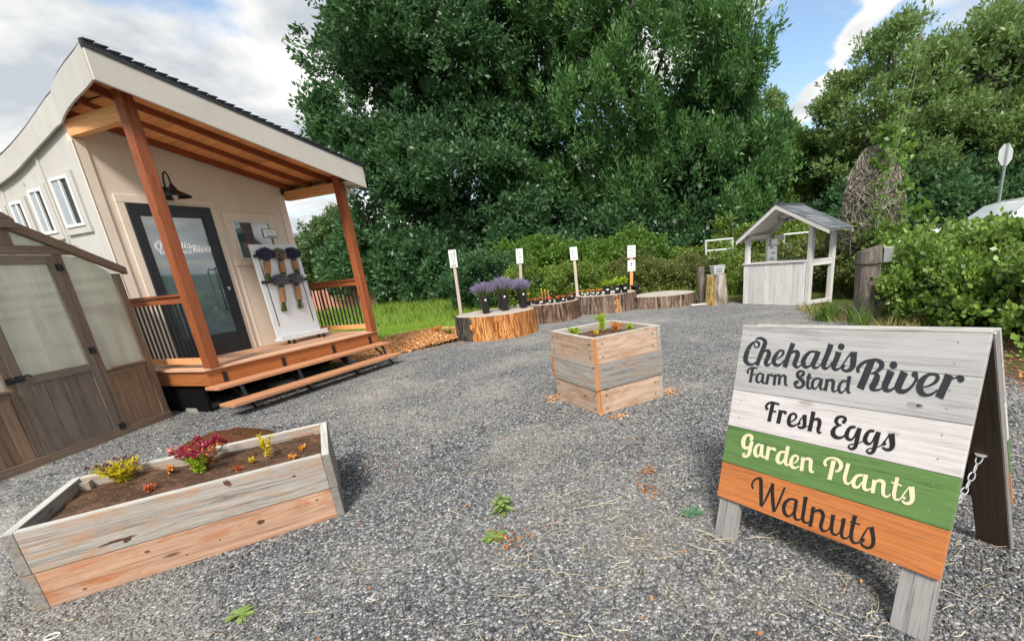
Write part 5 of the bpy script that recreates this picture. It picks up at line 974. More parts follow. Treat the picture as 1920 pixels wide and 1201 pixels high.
# soffits beside the walls
mb = MB()
for j in range(len(vst) - 1):
    a, b = vst[j], vst[j + 1]
    if a < DV - .2: continue
    za, zb_ = rz(uedge(a), a) - .26, rz(uedge(b), b) - .26
    mb.add([(uedge(a), a, za), (UL, a, za + .02), (UL, b, zb_ + .02), (uedge(b), b, zb_)], [(0, 1, 2, 3)], None, .5)
mb.add([(UR, DV, zfb(3) + .05), (3.0, DV, zfb(3) + .02), (3.0, 7.5, zfb(3) + .02), (UR, 7.5, zfb(3) + .05)], [(0, 1, 2, 3)], None, .5)
mb.add([(UR + .1, -.30, zfb(2.9) + .08), (3.0, -.30, zfb(3) + .06), (3.0, DV, zfb(3) + .06), (UR + .1, DV, zfb(2.9) + .08)], [(0, 1, 2, 3)], None, .5)
mb.build('soffit', 'fascia', H)
# beams over the posts
for uc in (.085, 2.80):
    zz = zfb(uc) - .085
    ub_ = .165 if uc < 1 else uc
    B(ub_ - .045, ub_ + .045, .08, DV - .001, zz - (.03 if uc < 1 else .0), zz + .15).build('porch_beam', 'light_beam', H, bevel=.004)
# posts
for uc, zt in ((.098, zfb(.1) + .16), (2.79, zfb(2.79) + .16)):
    B(uc - .066, uc + .066, .012, .125 if uc > 1 else .028, DZ + .001, zt).build('post', 'cedar', H, bevel=.006) if False else \
    B(uc - .062, uc + .062, -.045 if uc < 1 else -.045, .078, DZ + .034, zt).build('post', 'cedar', H, bevel=.006)
# porch deck
mb = MB(); v0 = .14
while v0 < DV - .02:
    mb.box(.142, 2.75, v0, min(v0 + .134, DV - .002), DZ, DZ + .03); v0 += .138
mb.build('deck_boards', 'deck', H, bevel=.004)
mb = MB()
mb.box(-.03, 2.92, -.03, .136, DZ + .002, DZ + .033); mb.box(-.03, .138, .140, DV - .002, DZ + .002, DZ + .033); mb.box(2.754, 2.92, .140, DV + .20, DZ + .002, DZ + .033)
mb.build('deck_border', 'deck_edge', H, bevel=.004)
mb = MB()
mb.box(0, 2.89, 0, .04, DZ - .19, DZ - .001); mb.box(0, .04, .042, DV - .002, DZ - .19, DZ - .001); mb.box(2.85, 2.89, .042, DV + .2, DZ - .19, DZ - .001)
mb.build('rim_joist', 'cedar_rim', H, bevel=.003)
# two treads on black stringers
B(-.08, 2.84, -.275, -.02, .346, .386).build('step_tread', 'step', H, bevel=.005)
B(-.13, 2.78, -.545, -.275, .146, .188).build('step_tread', 'step', H, bevel=.005)
for uc in (.20, 1.02, 1.90, 2.68):
    mb = MB()
    mb.bar((uc, -.0065, .52), (uc, -.0065, .36), .05, .012, (0, 1, 0), .5)
    mb.bar((uc, -.03, .335), (uc, -.26, .335), .045, .02, v=.5)
    mb.bar((uc, -.25, .335), (uc, -.30, .14), .045, .014, (0, 1, 0), .5)
    mb.bar((uc, -.29, .14), (uc, -.53, .14), .045, .02, v=.5)
    mb.bar((uc, -.02, .36), (uc, -.42, .02), .03, .014, (0, 0, 1), .5)
    mb.build('step_bracket', 'black', H)
# railings
for uc in (.085, 2.81):
    v1 = DV - .005
    mb = MB()
    mb.box(uc - .045, uc + .045, .08, v1, DZ + .945, DZ + .975); mb.box(uc - .02, uc + .02, .08, v1, DZ + .86, DZ + .944)
    rl = mb.build('railing', 'cedar', H, bevel=.004)
    B(uc - .02, uc + .02, .08, v1, DZ + .085, DZ + .165).build('bottom_rail', 'light_beam' if uc < 1 else 'tng', rl, bevel=.004)
    nb = 13
    for k in range(nb):
        v_ = .12 + (v1 - .16) * k / (nb - 1)
        B(uc - .009, uc + .009, v_ - .009, v_ + .009, DZ + .16, DZ + .865, .5).build('baluster', 'black', rl)
# wall lamp
mb = MB(); mb.box(.865, 1.0, DV - .03, DV - .001, 2.83, 3.0, .5)
pts = [(.93, DV - .03, 2.93), (.93, DV - .09, 2.98)]
for k in range(9):
    a = math.pi * (1.0 - k / 8 * 1.05)
    pts.append((.93, DV - .17 + .08 * math.cos(a) * -1 * -1, 3.03 + .09 * math.sin(a)))
pts = [(.93, DV - .03, 2.92), (.93, DV - .05, 3.0), (.925, DV - .07, 3.09), (.915, DV - .12, 3.165), (.905, DV - .18, 3.17), (.90, DV - .23, 3.11), (.90, DV - .24, 2.97)]
mb.tube(pts, .011, 8, .5)
lamp = mb.build('wall_lamp', 'black', H, smooth=False)
mb = MB(); mb.lathe([(.03, .10), (.045, .07), (.05, .05), (.17, -.02), (.185, -.035), (.180, -.040), (.05, .035), (.02, .04)], (.90, DV - .24, 2.88), 28, .5, cap=False)
mb.lathe([(.035, .09), (.02, .12), (.02, .13)], (.90, DV - .24, 2.88), 16, .5)
mb.build('lamp_shade', 'black', lamp, smooth=True)
mb = MB(); mb.lathe([(.02, .03), (.035, .0), (.03, -.03), (.005, -.045)], (.90, DV - .24, 2.86), 14, .5); mb.build('bulb', 'white_trim', lamp, smooth=True)
# security camera under the eave
mb = MB(); mb.tube([(2.93, .02, 3.06), (2.93, .02, 3.01)], .02, 8, .5); mb.bar((2.90, .05, 2.99), (2.96, -.08, 2.975), .05, .05, v=.5); mb.build('security_camera', 'white_trim', H, bevel=.01)
B(.04, 2.8, DV - .06, DV - .02, .0, .372, .5).build('underfloor_shade_panel', 'underfloor_shade', H)  # black sheet added to darken the space under the deck
B(.05, .09, .25, DV - .07, .02, .372, .5).build('underfloor_shade_panel', 'underfloor_shade', H)  # second added sheet, darkens the left end under the deck
mb = MB(); mb.box(UL + .1, UR - .1, DV - .9, 7.2, .24, .40, .5); mb.box(.1, 2.8, .2, DV - .1, .30, .375, .5); mb.build('chassis', 'chassis', H)
for v_ in (4.2, 5.1):
    for u in (.18, 2.66):
        mb = MB(); prof = [(.20, -.09), (.33, -.09), (.36, -.05), (.36, .05), (.33, .09), (.20, .09)]
        V = []; n = 20
        for r_, x in prof:
            for k in range(n): V.append((u + x, v_ + r_ * math.cos(6.283 * k / n), .365 + r_ * math.sin(6.283 * k / n)))
        F = [(i * n + k, i * n + (k + 1) % n, ((i + 1) % 6) * n + (k + 1) % n, ((i + 1) % 6) * n + k) for i in range(6) for k in range(n)]
        mb.add(V, F, None, .5); mb.build('wheel', 'tyre', H)
# concrete pier blocks under the porch
for i, (u, v_) in enumerate(((.20, .62), (2.70, .7), (1.4, .7))):
    w = Matrix.Rotation(HYAW, 3, 'Z') @ Vector((u, v_, 0)) + Vector((HX, HY, 0))
    t_ = thing('pier_block', ('concrete pier block under the left end of the porch deck', 'concrete pier block under the right end of the porch deck', 'concrete pier block under the middle of the porch deck')[i], 'concrete block', w, HYAW, 'pier blocks under the porch')
    mb = MB(); mb.hexa([(-.16, -.12, -.01), (.16, -.12, -.01), (.16, .12, -.01), (-.16, .12, -.01), (-.15, -.11, .06), (.15, -.11, .06), (.15, .11, .06), (-.15, .11, .06)]); mb.build('block', 'concrete', t_, bevel=.006)
    B(-.04, .04, -.04, .04, .0602, .372).build('stub_post', 'chassis', t_)

# ------------------------------------------------------------------ lettering
def letter_mesh(mb, key, fn, z0=0.0, order=0):
    """strips stored as board-plane points (0.2 mm); fn maps (a,b,height) to 3-D"""
    for si, row in enumerate(LETTERS[key].split('|')):
        tok = row.split()
        h = z0 + si * 0.00012
        if tok[0] == 'd':
            q = [int(x) / 5000 for x in tok[1:]]
            P = [fn(q[i], q[i + 1], h) for i in range(0, len(q), 2)]
            mb.add(P, [tuple(range(len(P)))], None, .5)
        else:
            q = [int(x) / 5000 for x in tok]
            P = []
            for k, i in enumerate(range(0, len(q), 4)):
                hh = h + k * 0.000006
                P += [fn(q[i], q[i + 1], hh), fn(q[i + 2], q[i + 3], hh)]
            mb.add(P, [(2 * i, 2 * i + 1, 2 * i + 3, 2 * i + 2) for i in range(len(P) // 2 - 1)], None, .5)
# shop name on the door glass: the same mark as the sign's top board
sx = .70 / .92
def dfn(a, b, h): return (.575 + (a - .02) * sx, DV - .0305 - h, 2.225 + (b - .80) * sx)
mb = MB()
for key in ('chehalis', 'river', 'farm_stand'): letter_mesh(mb, key, dfn)
mb.build('lettering', 'white_letter', door, fix=False)

# ------------------------------------------------------------------ display rack on the porch
K = Matrix.Rotation(HYAW, 3, 'Z')
def hw(u, v_, z=0.0): return K @ Vector((u, v_, z)) + Vector((HX, HY, 0))
rk = thing('display_rack', 'white display board on castors with two black shelves of hanging dried bouquets', 'display rack', hw(2.03, .78, DZ + .033), HYAW)
def rl_(z): return .09 + (z - DZ) * .035     # board leans back a little
def rb(mb, u0, u1, z0, z1, d0, d1, v=.5):
    """box on the leaning board; d measured towards the viewer"""
    f_ = lambda u, z, d: (u - 2.03, rl_(z) - .03 - d, z - DZ - .033)
    mb.hexa([f_(u0, z0, d1), f_(u1, z0, d1), f_(u1, z0, d0), f_(u0, z0, d0), f_(u0, z1, d1), f_(u1, z1, d1), f_(u1, z1, d0), f_(u0, z1, d0)], v)
mb = MB(); rb(mb, 1.63, 2.44, .69, 2.20, 0, .03); mb.build('back_panel', 'white_board', rk, bevel=.003)
mb = MB(); rb(mb, 1.60, 2.48, .665, .70, -.02, .16); rb(mb, 1.60, 2.48, .705, .745, .13, .155); mb.build('base_shelf', 'white_board', rk, bevel=.004)
mb = MB(); rb(mb, 1.635, 2.43, 2.00, 2.04, .03, .085); mb.build('shelf_bar', 'black', rk, bevel=.003)
mb = MB(); rb(mb, 1.635, 2.43, 1.595, 1.635, .03, .085); mb.build('shelf_bar', 'black', rk, bevel=.003)
for u in (1.71, 2.345):
    mb = MB(); rb(mb, u, u + .012, .90, 2.11, .0302, .034); mb.build('slot_track', 'black', rk)
for u in (1.75, 2.32):
    for d in (0.0, .12):
        mb = MB(); mb.lathe([(.02, 0), (.022, .0), (.022, .06), (.02, .063)], (u - 2.03, -.03 - d, -.002), 10, .5); mb.build('castor', 'black', rk)
fs = thing('price_sign', 'small framed price card standing on top of the white display rack', 'sign', hw(2.01, .86, 2.23), HYAW)
mb = MB(); mb.box(-.12, .12, -.006, .006, .07, .21, .5); fr_ = mb.build('frame', 'black', fs)
B(-.11, .11, -.009, -.0065, .08, .20, .5).build('card', 'paper', fr_)
mb = MB(); mb.box(-.06, .09, -.0105, -.0092, .09, .108, .5); mb.box(-.05, .06, -.0105, -.0092, .165, .171, .5); mb.box(-.07, .07, -.0105, -.0092, .145, .149, .5); mb.build('print', 'blue_print', fr_)
mb = MB(); mb.box(.02, .03, -.004, .004, -.03, .07, .5); mb.build('stand_rod', 'black', fs)
def bouquet(u, ztop, mat, wrap0, wrap1, stem1, w, lab, lean=0.0, seed=0):
    g = np.random.default_rng(seed)
    yy = rl_(ztop) - .03 - .075
    root = thing('dried_bouquet', lab, 'bouquet', hw(u, .78, 0) + Vector((0, 0, ztop - .09)), HYAW, 'dried bouquets hung on the rack')
    L = lambda x, y, z: (x + lean * (-z), y + yy, z)
    n = 2000; w = w * 1.15
    th = g.uniform(0, 6.28, n); rr = w * np.sqrt(g.uniform(0, 1, n)); zz = g.uniform(-.03, .14, n) * (1 - .5 * (rr / w) ** 2)
    w_ = w; k = .35 + .65 * np.clip((zz + .09) / .13, 0, 1)
    P = np.stack([rr * np.cos(th) * k, rr * np.sin(th) * k * .5 + yy, zz], 1)
    V, F, A = leaves(P, np.stack([np.cos(th) * rr / w, np.sin(th) * .3, np.ones(n)], 1) + g.normal(0, .35, (n, 3)), g.normal(size=(n, 3)), .036, .017, g.uniform(0, 1, n))
    npmesh('flower_head', V, F, A, mat, root)
    mb = MB(); mb.lathe([(.045, 0), (.03, -.03), (.03, -.05)], L(0, 0, -.02), 10, .5); mb.build('neck', 'lavender_dark', root)
    mb = MB()
    for i in range(7):
        z0 = -wrap0 - (wrap1 - wrap0) * i / 7; z1 = -wrap0 - (wrap1 - wrap0) * (i + 1) / 7
        mb.lathe([(.036 + .004 * (i % 2), z1), (.043 - .003 * (i % 2), z0)], L(lean * -(-z0) * 0, 0, 0)[:2] + (0,), 9, random.random()) if False else mb.lathe([(.041, 0), (.052, (z0 - z1) * 1.05)], L(0, 0, z1), 9)
    mb.build('paper_wrap', 'kraft', root)
    mb = MB()
    for i in range(40):
        a = g.uniform(0, 6.28); q = g.uniform(0, .037); x, y = q * math.cos(a), q * math.sin(a) * .6
        p0 = L(x, y, -wrap1); p1 = L(x * 1.7, y * 1.3, -stem1 - g.uniform(-.02, .02))
        mb.tube([p0, p1], .0045, 4)
    mb.build('stems', 'stem_green', root)
bouquet(1.82, 2.08, 'lavender_dark', .06, .24, .33, .115, 'dark blue lavender bouquet hanging leftmost on the upper bar', -.22, 1)
bouquet(2.05, 2.07, 'lavender_tan', .06, .23, .28, .09, 'tan dried bouquet in the middle of the upper bar', -.08, 2)
bouquet(2.28, 2.08, 'lavender_dark', .06, .20, .30, .115, 'dark blue lavender bouquet hanging rightmost on the upper bar', 0.0, 3)
bouquet(1.93, 1.66, 'lavender_grey', .06, .29, .43, .115, 'grey dried lavender bouquet on the left of the lower bar', -.16, 4)
bouquet(2.20, 1.66, 'lavender_grey', .06, .28, .42, .115, 'grey dried lavender bouquet on the right of the lower bar', -.10, 5)

# ------------------------------------------------------------------ greenhouse (front gable faces +x)
GX = -5.70
G = thing('greenhouse', 'brown cedar greenhouse with milky panes and a half-panelled door', 'greenhouse', (GX, 4.80, 0), 0)
def gb(mb, y0, y1, z0, z1, d0=-.04, d1=0.0, v=None): mb.box(d0, d1, y0 - 4.8, y1 - 4.8, z0, z1, v)
YL, YR, ZE, ZR = 3.78, 5.82, 1.87, 2.42
mb = MB()
gb(mb, YR - .09, YR, 0, ZE - .02); gb(mb, YL, YL + .09, 0, ZE - .02)
gb(mb, 5.19, 5.26, .03, 2.06); gb(mb, 4.34, 4.41, .03, 2.06)
gb(mb, YL - .003, YR + .003, -.01, .085, -.05, .0065)
mb.build('frame', 'green_house', G, bevel=.004)
mb = MB()
mb.hexa([(-.038, YL + .12 - 4.8, 2.062), (.004, YL + .12 - 4.8, 2.062), (.004, YR - .28 - 4.8, 2.062), (-.038, YR - .28 - 4.8, 2.062),
         (-.038, YL + .35 - 4.8, 2.15), (.004, YL + .35 - 4.8, 2.15), (.004, YR - .47 - 4.8, 2.15), (-.038, YR - .47 - 4.8, 2.15)])
gb(mb, 4.72, 4.88, 2.152, 2.36, -.036, -.002)
mb.build('header_beam', 'green_house', G, bevel=.004)
for s_ in (1, -1):   # barge boards
    mb = MB(); ye = 1.09 * s_
    mb.hexa([(-.03, .06 * s_, ZR - .12), (.03, .06 * s_, ZR - .12), (.03, ye, ZE - .035), (-.03, ye, ZE - .035),
             (-.03, .06 * s_, ZR - .01), (.03, .06 * s_, ZR - .01), (.03, ye, ZE + .05), (-.03, ye, ZE + .05)])
    mb.build('barge_board', 'green_house', G, bevel=.004)
mb = MB(); mb.hexa([(-2.3, -.12, ZR - .11), (.05, -.12, ZR - .11), (.05, .12, ZR - .11), (-2.3, .12, ZR - .11), (-2.3, -.12, ZR - .02), (.05, -.12, ZR - .02), (.05, .12, ZR - .02), (-2.3, .12, ZR - .02)])
mb.hexa([(-2.3, -.12, ZR - .018), (.05, -.12, ZR - .018), (.05, .12, ZR - .018), (-2.3, .12, ZR - .018), (-2.3, -.04, ZR + .04), (.05, -.04, ZR + .04), (.05, .04, ZR + .04), (-2.3, .04, ZR + .04)])
mb.build('ridge_cap', 'green_house', G, bevel=.003)
# panes of the front
mb = MB()
def quad(mb, pts, x, th=.006):
    V = [(x, y - 4.8, z) for y, z in pts] + [(x - th, y - 4.8, z) for y, z in pts]; n = len(pts)
    mb.add(V, [tuple(range(n)), tuple(range(2 * n - 1, n - 1, -1))] + [(i, (i + 1) % n, n + (i + 1) % n, n + i) for i in range(n)], None, .5)
quad(mb, [(5.262, .80), (YR - .092, .80), (YR - .092, ZE - .02), (5.50, 2.03), (5.262, 2.055)], -.018); mb.build('side_pane', 'poly', G)
mb = MB(); quad(mb, [(YL + .092, .80), (4.338, .80), (4.338, 2.055), (4.1, 2.03), (YL + .092, ZE - .02)], -.018); mb.build('side_pane', 'poly', G)
mb = MB(); quad(mb, [(4.10, 2.152), (4.718, 2.152), (4.718, 2.35)], -.018); quad(mb, [(4.882, 2.152), (5.50, 2.152), (4.882, 2.35)], -.018); mb.build('gable_pane', 'poly', G)
# lower panels: vertical boards
for (a, b) in ((5.262, YR - .092), (YL + .092, 4.338)):
    mb = MB(); n = 4
    for k in range(n):
        y0 = a + (b - a) * k / n; y1 = a + (b - a) * (k + 1) / n - .004
        gb(mb, y0, y1, .085, .765, -.030, -.012)
    pn = mb.build('lower_panel', 'green_house_panel', G, bevel=.003)
    mb = MB(); gb(mb, a, b, .772, .80, -.04, .045); gb(mb, a, b, .70, .77, -.035, -.004); mb.build('sill', 'green_house', pn, bevel=.004)
# door
D0, D1 = 4.412, 5.188
mb = MB()
gb(mb, D0, D0 + .085, .03, 2.055, -.035, .004); gb(mb, D1 - .085, D1, .03, 2.055, -.035, .004)
gb(mb, D0 + .086, D1 - .086, 1.965, 2.055, -.035, .002); gb(mb, D0 + .086, D1 - .086, .80, .885, -.035, .002); gb(mb, D0 + .086, D1 - .086, .03, .11, -.035, .002)
gd = mb.build('door', 'green_house_door', G, bevel=.003)
mb = MB(); quad(mb, [(D0 + .086, .886), (D1 - .086, .886), (D1 - .086, 1.964), (D0 + .086, 1.964)], -.014); mb.build('door_pane', 'poly', gd)
mb = MB(); n = 4
for k in range(n):
    y0 = D0 + .086 + (D1 - D0 - .172) * k / n; gb(mb, y0, y0 + (D1 - D0 - .172) / n - .004, .111, .799, -.03, -.010)
mb.build('door_panel', 'green_house_door', gd, bevel=.003)
for z in (1.93, 1.02, .11):
    mb = MB(); gb(mb, 5.155, 5.225, z - .035, z + .035, .0045, .010, .5); mb.lathe([(.007, -.04), (.007, .04)], (.012, .39, z), 8, .5); mb.build('hinge', 'black', gd)
mb = MB(); gb(mb, 4.345, 4.40, .84, .90, .001, .012, .5); gb(mb, 4.415, 4.49, .85, .905, .0045, .02, .5); mb.tube([(.015, 4.36 - 4.8, .875), (.03, 4.44 - 4.8, .88), (.045, 4.50 - 4.8, .905), (.04, 4.53 - 4.8, .885)], .009, 6, .5); mb.build('latch', 'black', gd)
# rest of the body: side walls, back, roof panes on timber
mb = MB()
for y in (YL, YR):
    for x in (-.06, -1.15, -2.25):
        mb.box(x - .04, x + .02, y - 4.8 - (.06 if y > 5 else 0), y - 4.8 + (0 if y > 5 else .06), 0, ZE - .03)
    for z in (.02, .76, ZE - .10):
        yy = y - 4.8 - (.05 if y > 5 else 0)
        mb.box(-2.21, -.10, yy, yy + .05, z, z + .07)
mb.box(-2.30, -2.24, -.9, .9, 1.80, 1.87); mb.box(-2.30, -2.24, -.9, .9, .76, .82); mb.box(-2.30, -2.24, -.04, .04, 0, 2.3)
mb.build('body_frame', 'green_house', G)
mb = MB()
for y in (YL + .02, YR - .03):
    mb.box(-2.2, -.1, y - 4.8, y - 4.8 + .008, .83, ZE - .11, .5)
mb.box(-2.27, -2.262, -.95, .95, .83, 1.79, .5)
mb.build('body_pane', 'poly_clear', G)
mb = MB()
for y in (YL + .02, YR - .03): mb.box(-2.2, -.1, y - 4.8, y - 4.8 + .012, .09, .76)
mb.box(-2.27, -2.255, -.95, .95, .05, .76); mb.build('body_panel', 'green_house_panel', G)
for s_ in (1, -1):
    mb = MB(); V = [(-.03, .06 * s_, ZR - .055), (-2.3, .06 * s_, ZR - .055), (-2.3, 1.05 * s_, ZE + .0), (-.03, 1.05 * s_, ZE + .0)]
    mb.add(V + [(x, y, z - .01) for x, y, z in V], [(0, 1, 2, 3), (7, 6, 5, 4), (0, 4, 5, 1), (1, 5, 6, 2), (2, 6, 7, 3), (3, 7, 4, 0)], None, .5)
    mb.build('roof_pane', 'poly_clear', G)
# staging inside, seen dimly through the panes
mb = MB()
mb.box(-2.1, -.35, .35, .9, 1.52, 1.56); mb.box(-2.1, -.35, .35, .9, 1.06, 1.10); mb.box(-2.1, -1.6, -.9, .3, 1.50, 1.54); mb.box(-2.1, -1.6, -.9, .3, 1.08, 1.12)
mb.hexa([(-.075, .93, 1.28), (-.055, .93, 1.28), (-.055, .52, 1.46), (-.075, .52, 1.46), (-.075, .93, 1.52), (-.055, .93, 1.52), (-.055, .46, 1.50), (-.075, .46, 1.50)])
mb.build('inner_shelf', 'green_house', G)
for z0, z1 in ((1.62, 1.69), (1.415, 1.465)):
    B(-.24, -.20, -.98, .98, z0, z1).build('inner_rail', 'green_house', G)

# ------------------------------------------------------------------ A-frame sign
SO = Vector((0.56933, 2.20723, 0.20560)); SU = Vector((0.58980, -0.80640, 0.04313)); SS = Vector((0.23152, 0.22002, 0.94762))
SN = SU.cross(SS).normalized()
A = thing('a_frame_sign', 'wooden A-frame board painted grey, white, green and orange on the gravel', 'sign board', (1.28, 1.85, 0), 0)
def sp(a, b, h=0.0): return SO + SU * a + SS * b + SN * h
def ar(b): return 1.019 + 0.0245 * b / .92
def sboard(mb, a0, a1, b0, b1, h0, h1, v=None):
    f = lambda a, b, h: sp(a if a < .5 else a + ar(b) - 1.019, b, h)
    mb.hexa([f(a0, b0, h1), f(a1, b0, h1), f(a1, b0, h0), f(a0, b0, h0), f(a0, b1, h1), f(a1, b1, h1), f(a1, b1, h0), f(a0, b1, h0)], v)
KNOTS = ((.845, .625, .030, .014, 'sign_knot'), (.862, .628, .012, .007, 'sign_back'), (.79, .505, .022, .010, 'sign_gray'), (.50, .765, .008, .006, 'sign_back'))
for (b0, b1, mt) in ((0, .188, 'sign_orange'), (.190, .387, 'sign_green'), (.389, .582, 'sign_white'), (.584, .757, 'sign_gray'), (.7585, .918, 'sign_gray')):
    mb = MB(); sboard(mb, 0, 1.019, b0, b1, -.020, 0, .5); mb.build('front_board', mt, A, world=True, bevel=.0022)
for (a0, a1, bb, tilt) in ((.006, .128, -.232, 0), (.886, 1.012, -.252, 0)):
    mb = MB(); sboard(mb, a0, a1, bb, .915, -.060, -.0205); mb.build('leg', 'sign_leg', A, world=True, bevel=.003)
mb = MB(); sboard(mb, .0, 1.019, .9185, .932, -.062, .002); mb.build('top_strip', 'board_top', A, world=True, bevel=.002)
for a in (.2, .82):
    mb = MB(); sboard(mb, a, a + .1, .932, .938, -.11, -.02, .5); mb.build('hinge', 'galv', A, world=True)
T_ = sp(1.030, .925, -.070); F_ = Vector((1.865, 1.832, 0.0)); RD = (F_ - T_); RL = RD.length; RD.normalize()
RN = SU.cross(RD).normalized()     # towards the inside of the A
if RN.dot(SN) < 0: RN = -RN
def rp(a, t_, h=0.0): return T_ + SU * (a - 1.03) + RD * t_ + RN * h
def rboard(mb, a0, a1, t0, t1, h0, h1, v=None):
    mb.hexa([rp(a0, t1, h0), rp(a1, t1, h0), rp(a1, t1, h1), rp(a0, t1, h1), rp(a0, t0, h0), rp(a1, t0, h0), rp(a1, t0, h1), rp(a0, t0, h1)], v)
for (t0, t1, mt) in ((0, .16, 'sign_gray'), (.162, .345, 'sign_gray'), (.347, .54, 'sign_white'), (.542, .735, 'sign_green'), (.737, .93, 'sign_orange')):
    mb = MB(); rboard(mb, .02, 1.045, t0, t1, -.045, -.025, .5); mb.build('rear_board', mt, A, world=True, bevel=.002)
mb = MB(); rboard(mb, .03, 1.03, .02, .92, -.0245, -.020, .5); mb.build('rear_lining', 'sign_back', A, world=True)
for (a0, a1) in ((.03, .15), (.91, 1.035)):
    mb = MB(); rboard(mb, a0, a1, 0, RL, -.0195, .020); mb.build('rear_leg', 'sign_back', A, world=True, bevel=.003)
mb = MB(); rboard(mb, 1.0355, 1.042, 0, RL, -.0245, .020); mb.build('rear_edge', 'sign_leg', A, world=True)
# lettering on the boards
for key, mt in (('chehalis', 'ink'), ('river', 'ink'), ('farm_stand', 'ink'), ('fresh_eggs', 'ink_black'), ('garden_plants', 'cream_letter'), ('walnuts', 'ink_black')):
    mb = MB(); letter_mesh(mb, key, sp, .0007 + (.001 if key == 'river' else 0)); mb.build('lettering', mt, A, world=True, fix=False)
# a few knots and screw heads showing through the stain
for a, b, ra, rb_, mt in KNOTS:
    P = []
    for k in range(20):
        an = 2 * math.pi * k / 20; q = 1 + .35 * mnoise.noise(Vector((math.cos(an) * 1.5, math.sin(an) * 1.5, a * 9))); P.append(sp(a + ra * q * math.cos(an), b + rb_ * q * math.sin(an), .0004))
    mb = MB(); mb.add(P, [tuple(range(20))], [(8 + a * 40 + .02 * math.cos(k * .314), .03 * math.sin(k * .314), 1) for k in range(20)], .5); mb.build('knot', mt, A, world=True, fix=False)
for a in (.06, .95):
    for b in (.05, .14, .24, .34, .44, .53, .63, .70, .80, .88):
        mb = MB(); P = [sp(a + .0035 * math.cos(k * .785), b + .0035 * math.sin(k * .785), .0009) for k in range(8)]; mb.add(P, [tuple(range(8))], None, .5); mb.build('screw_head', 'gray_print', A, world=True, fix=False)
# chain between the legs
ca, cb = rp(.965, .60, .024), sp(.96, .30, -.062)
mb = MB(); nl = 13
for i in range(nl):
    t_ = (i + .5) / nl
    p = ca.lerp(cb, t_) + Vector((0, 0, -.22 * math.sin(math.pi * t_) * .55))
    p2 = ca.lerp(cb, t_ + .02) + Vector((0, 0, -.22 * math.sin(math.pi * (t_ + .02)) * .55))
    d = (p2 - p).normalized(); s1 = d.cross(Vector((0, 0, 1))).normalized()
    if i % 2: s1 = s1.cross(d)
    Lk = (cb - ca).length / nl * .72
    ring = [p + d * Lk * math.cos(2 * math.pi * k / 10) + s1 * .011 * math.sin(2 * math.pi * k / 10) for k in range(11)]
    mb.tube(ring, .0026, 5, .5)
mb.lathe([(.022, -.002), (.022, .002)], tuple(ca), 12, .5)
mb.build('chain', 'white_metal', A, world=True)

# ------------------------------------------------------------------ planters
def soil_patch(name, x0, x1, y0, y1, z, parent, seed):
    nx = int((x1 - x0) / .03); ny = int((y1 - y0) / .03); V = []
    for j in range(ny + 1):
        for i in range(nx + 1):
            x = x0 + (x1 - x0) * i / nx; y = y0 + (y1 - y0) * j / ny
            h = .022 * mnoise.noise(Vector((x * 5, y * 5, seed))) + .012 * mnoise.noise(Vector((x * 19, y * 19, seed)))
            V.append((x, y, z + h))
    F = [(j * (nx + 1) + i, j * (nx + 1) + i + 1, (j + 1) * (nx + 1) + i + 1, (j + 1) * (nx + 1) + i) for j in range(ny) for i in range(nx)]
    mb = MB(); mb.add(V, F, None, .5); return mb.build(name, 'soil', parent, smooth=True, fix=False)
AL, AW, AH = 1.434, .821, .446
P1 = thing('planter_box', 'long low weathered timber planter with red and yellow plants, nearest the camera', 'planter', (-3.034, 2.031, 0), R(30.385))
T1 = .046
for i, (z0, z1, mt) in enumerate(((0, .208, 'weathered_pink'), (.2105, AH, 'weathered'))):
    o_ = .004 * (1 - i)
    B(T1 + .001, AL - T1 - .001, o_, T1 + o_, z0, z1, (.62, .5)[i]).build('front_board', mt, P1, bevel=.004)
    B(T1 + .001, AL - T1 - .001, AW - T1, AW, z0, z1).build('rear_board', mt, P1, bevel=.004)
    B(0 + o_, T1 + o_, 0, AW, z0, z1, .3).build('end_board', 'weathered_gray', P1, bevel=.004)
    B(AL - T1 - o_, AL - o_, -.0, AW, z0, z1, .15).build('end_board', 'weathered_gray', P1, bevel=.004)
mb = MB()
mb.box(T1 + .002, AL - T1 - .002, .003, T1 - .004, AH - .001, AH + .004); mb.box(T1 + .002, AL - T1 - .002, AW - T1 + .004, AW - .003, AH - .001, AH + .004)
mb.box(.003, T1 - .002, .003, AW - .003, AH - .001, AH + .004); mb.box(AL - T1 + .002, AL - .003, .003, AW - .003, AH - .001, AH + .004)
mb.build('top_edge', 'board_top', P1)
for x in (T1 + .001, AL - T1 - .05):
    for y in (T1 + .001, AW - T1 - .05): B(x, x + .049, y, y + .049, .1, AH - .02).build('corner_block', 'weathered', P1)
soil_patch('soil', T1, AL - T1, T1, AW - T1, .385, P1, 1.3)

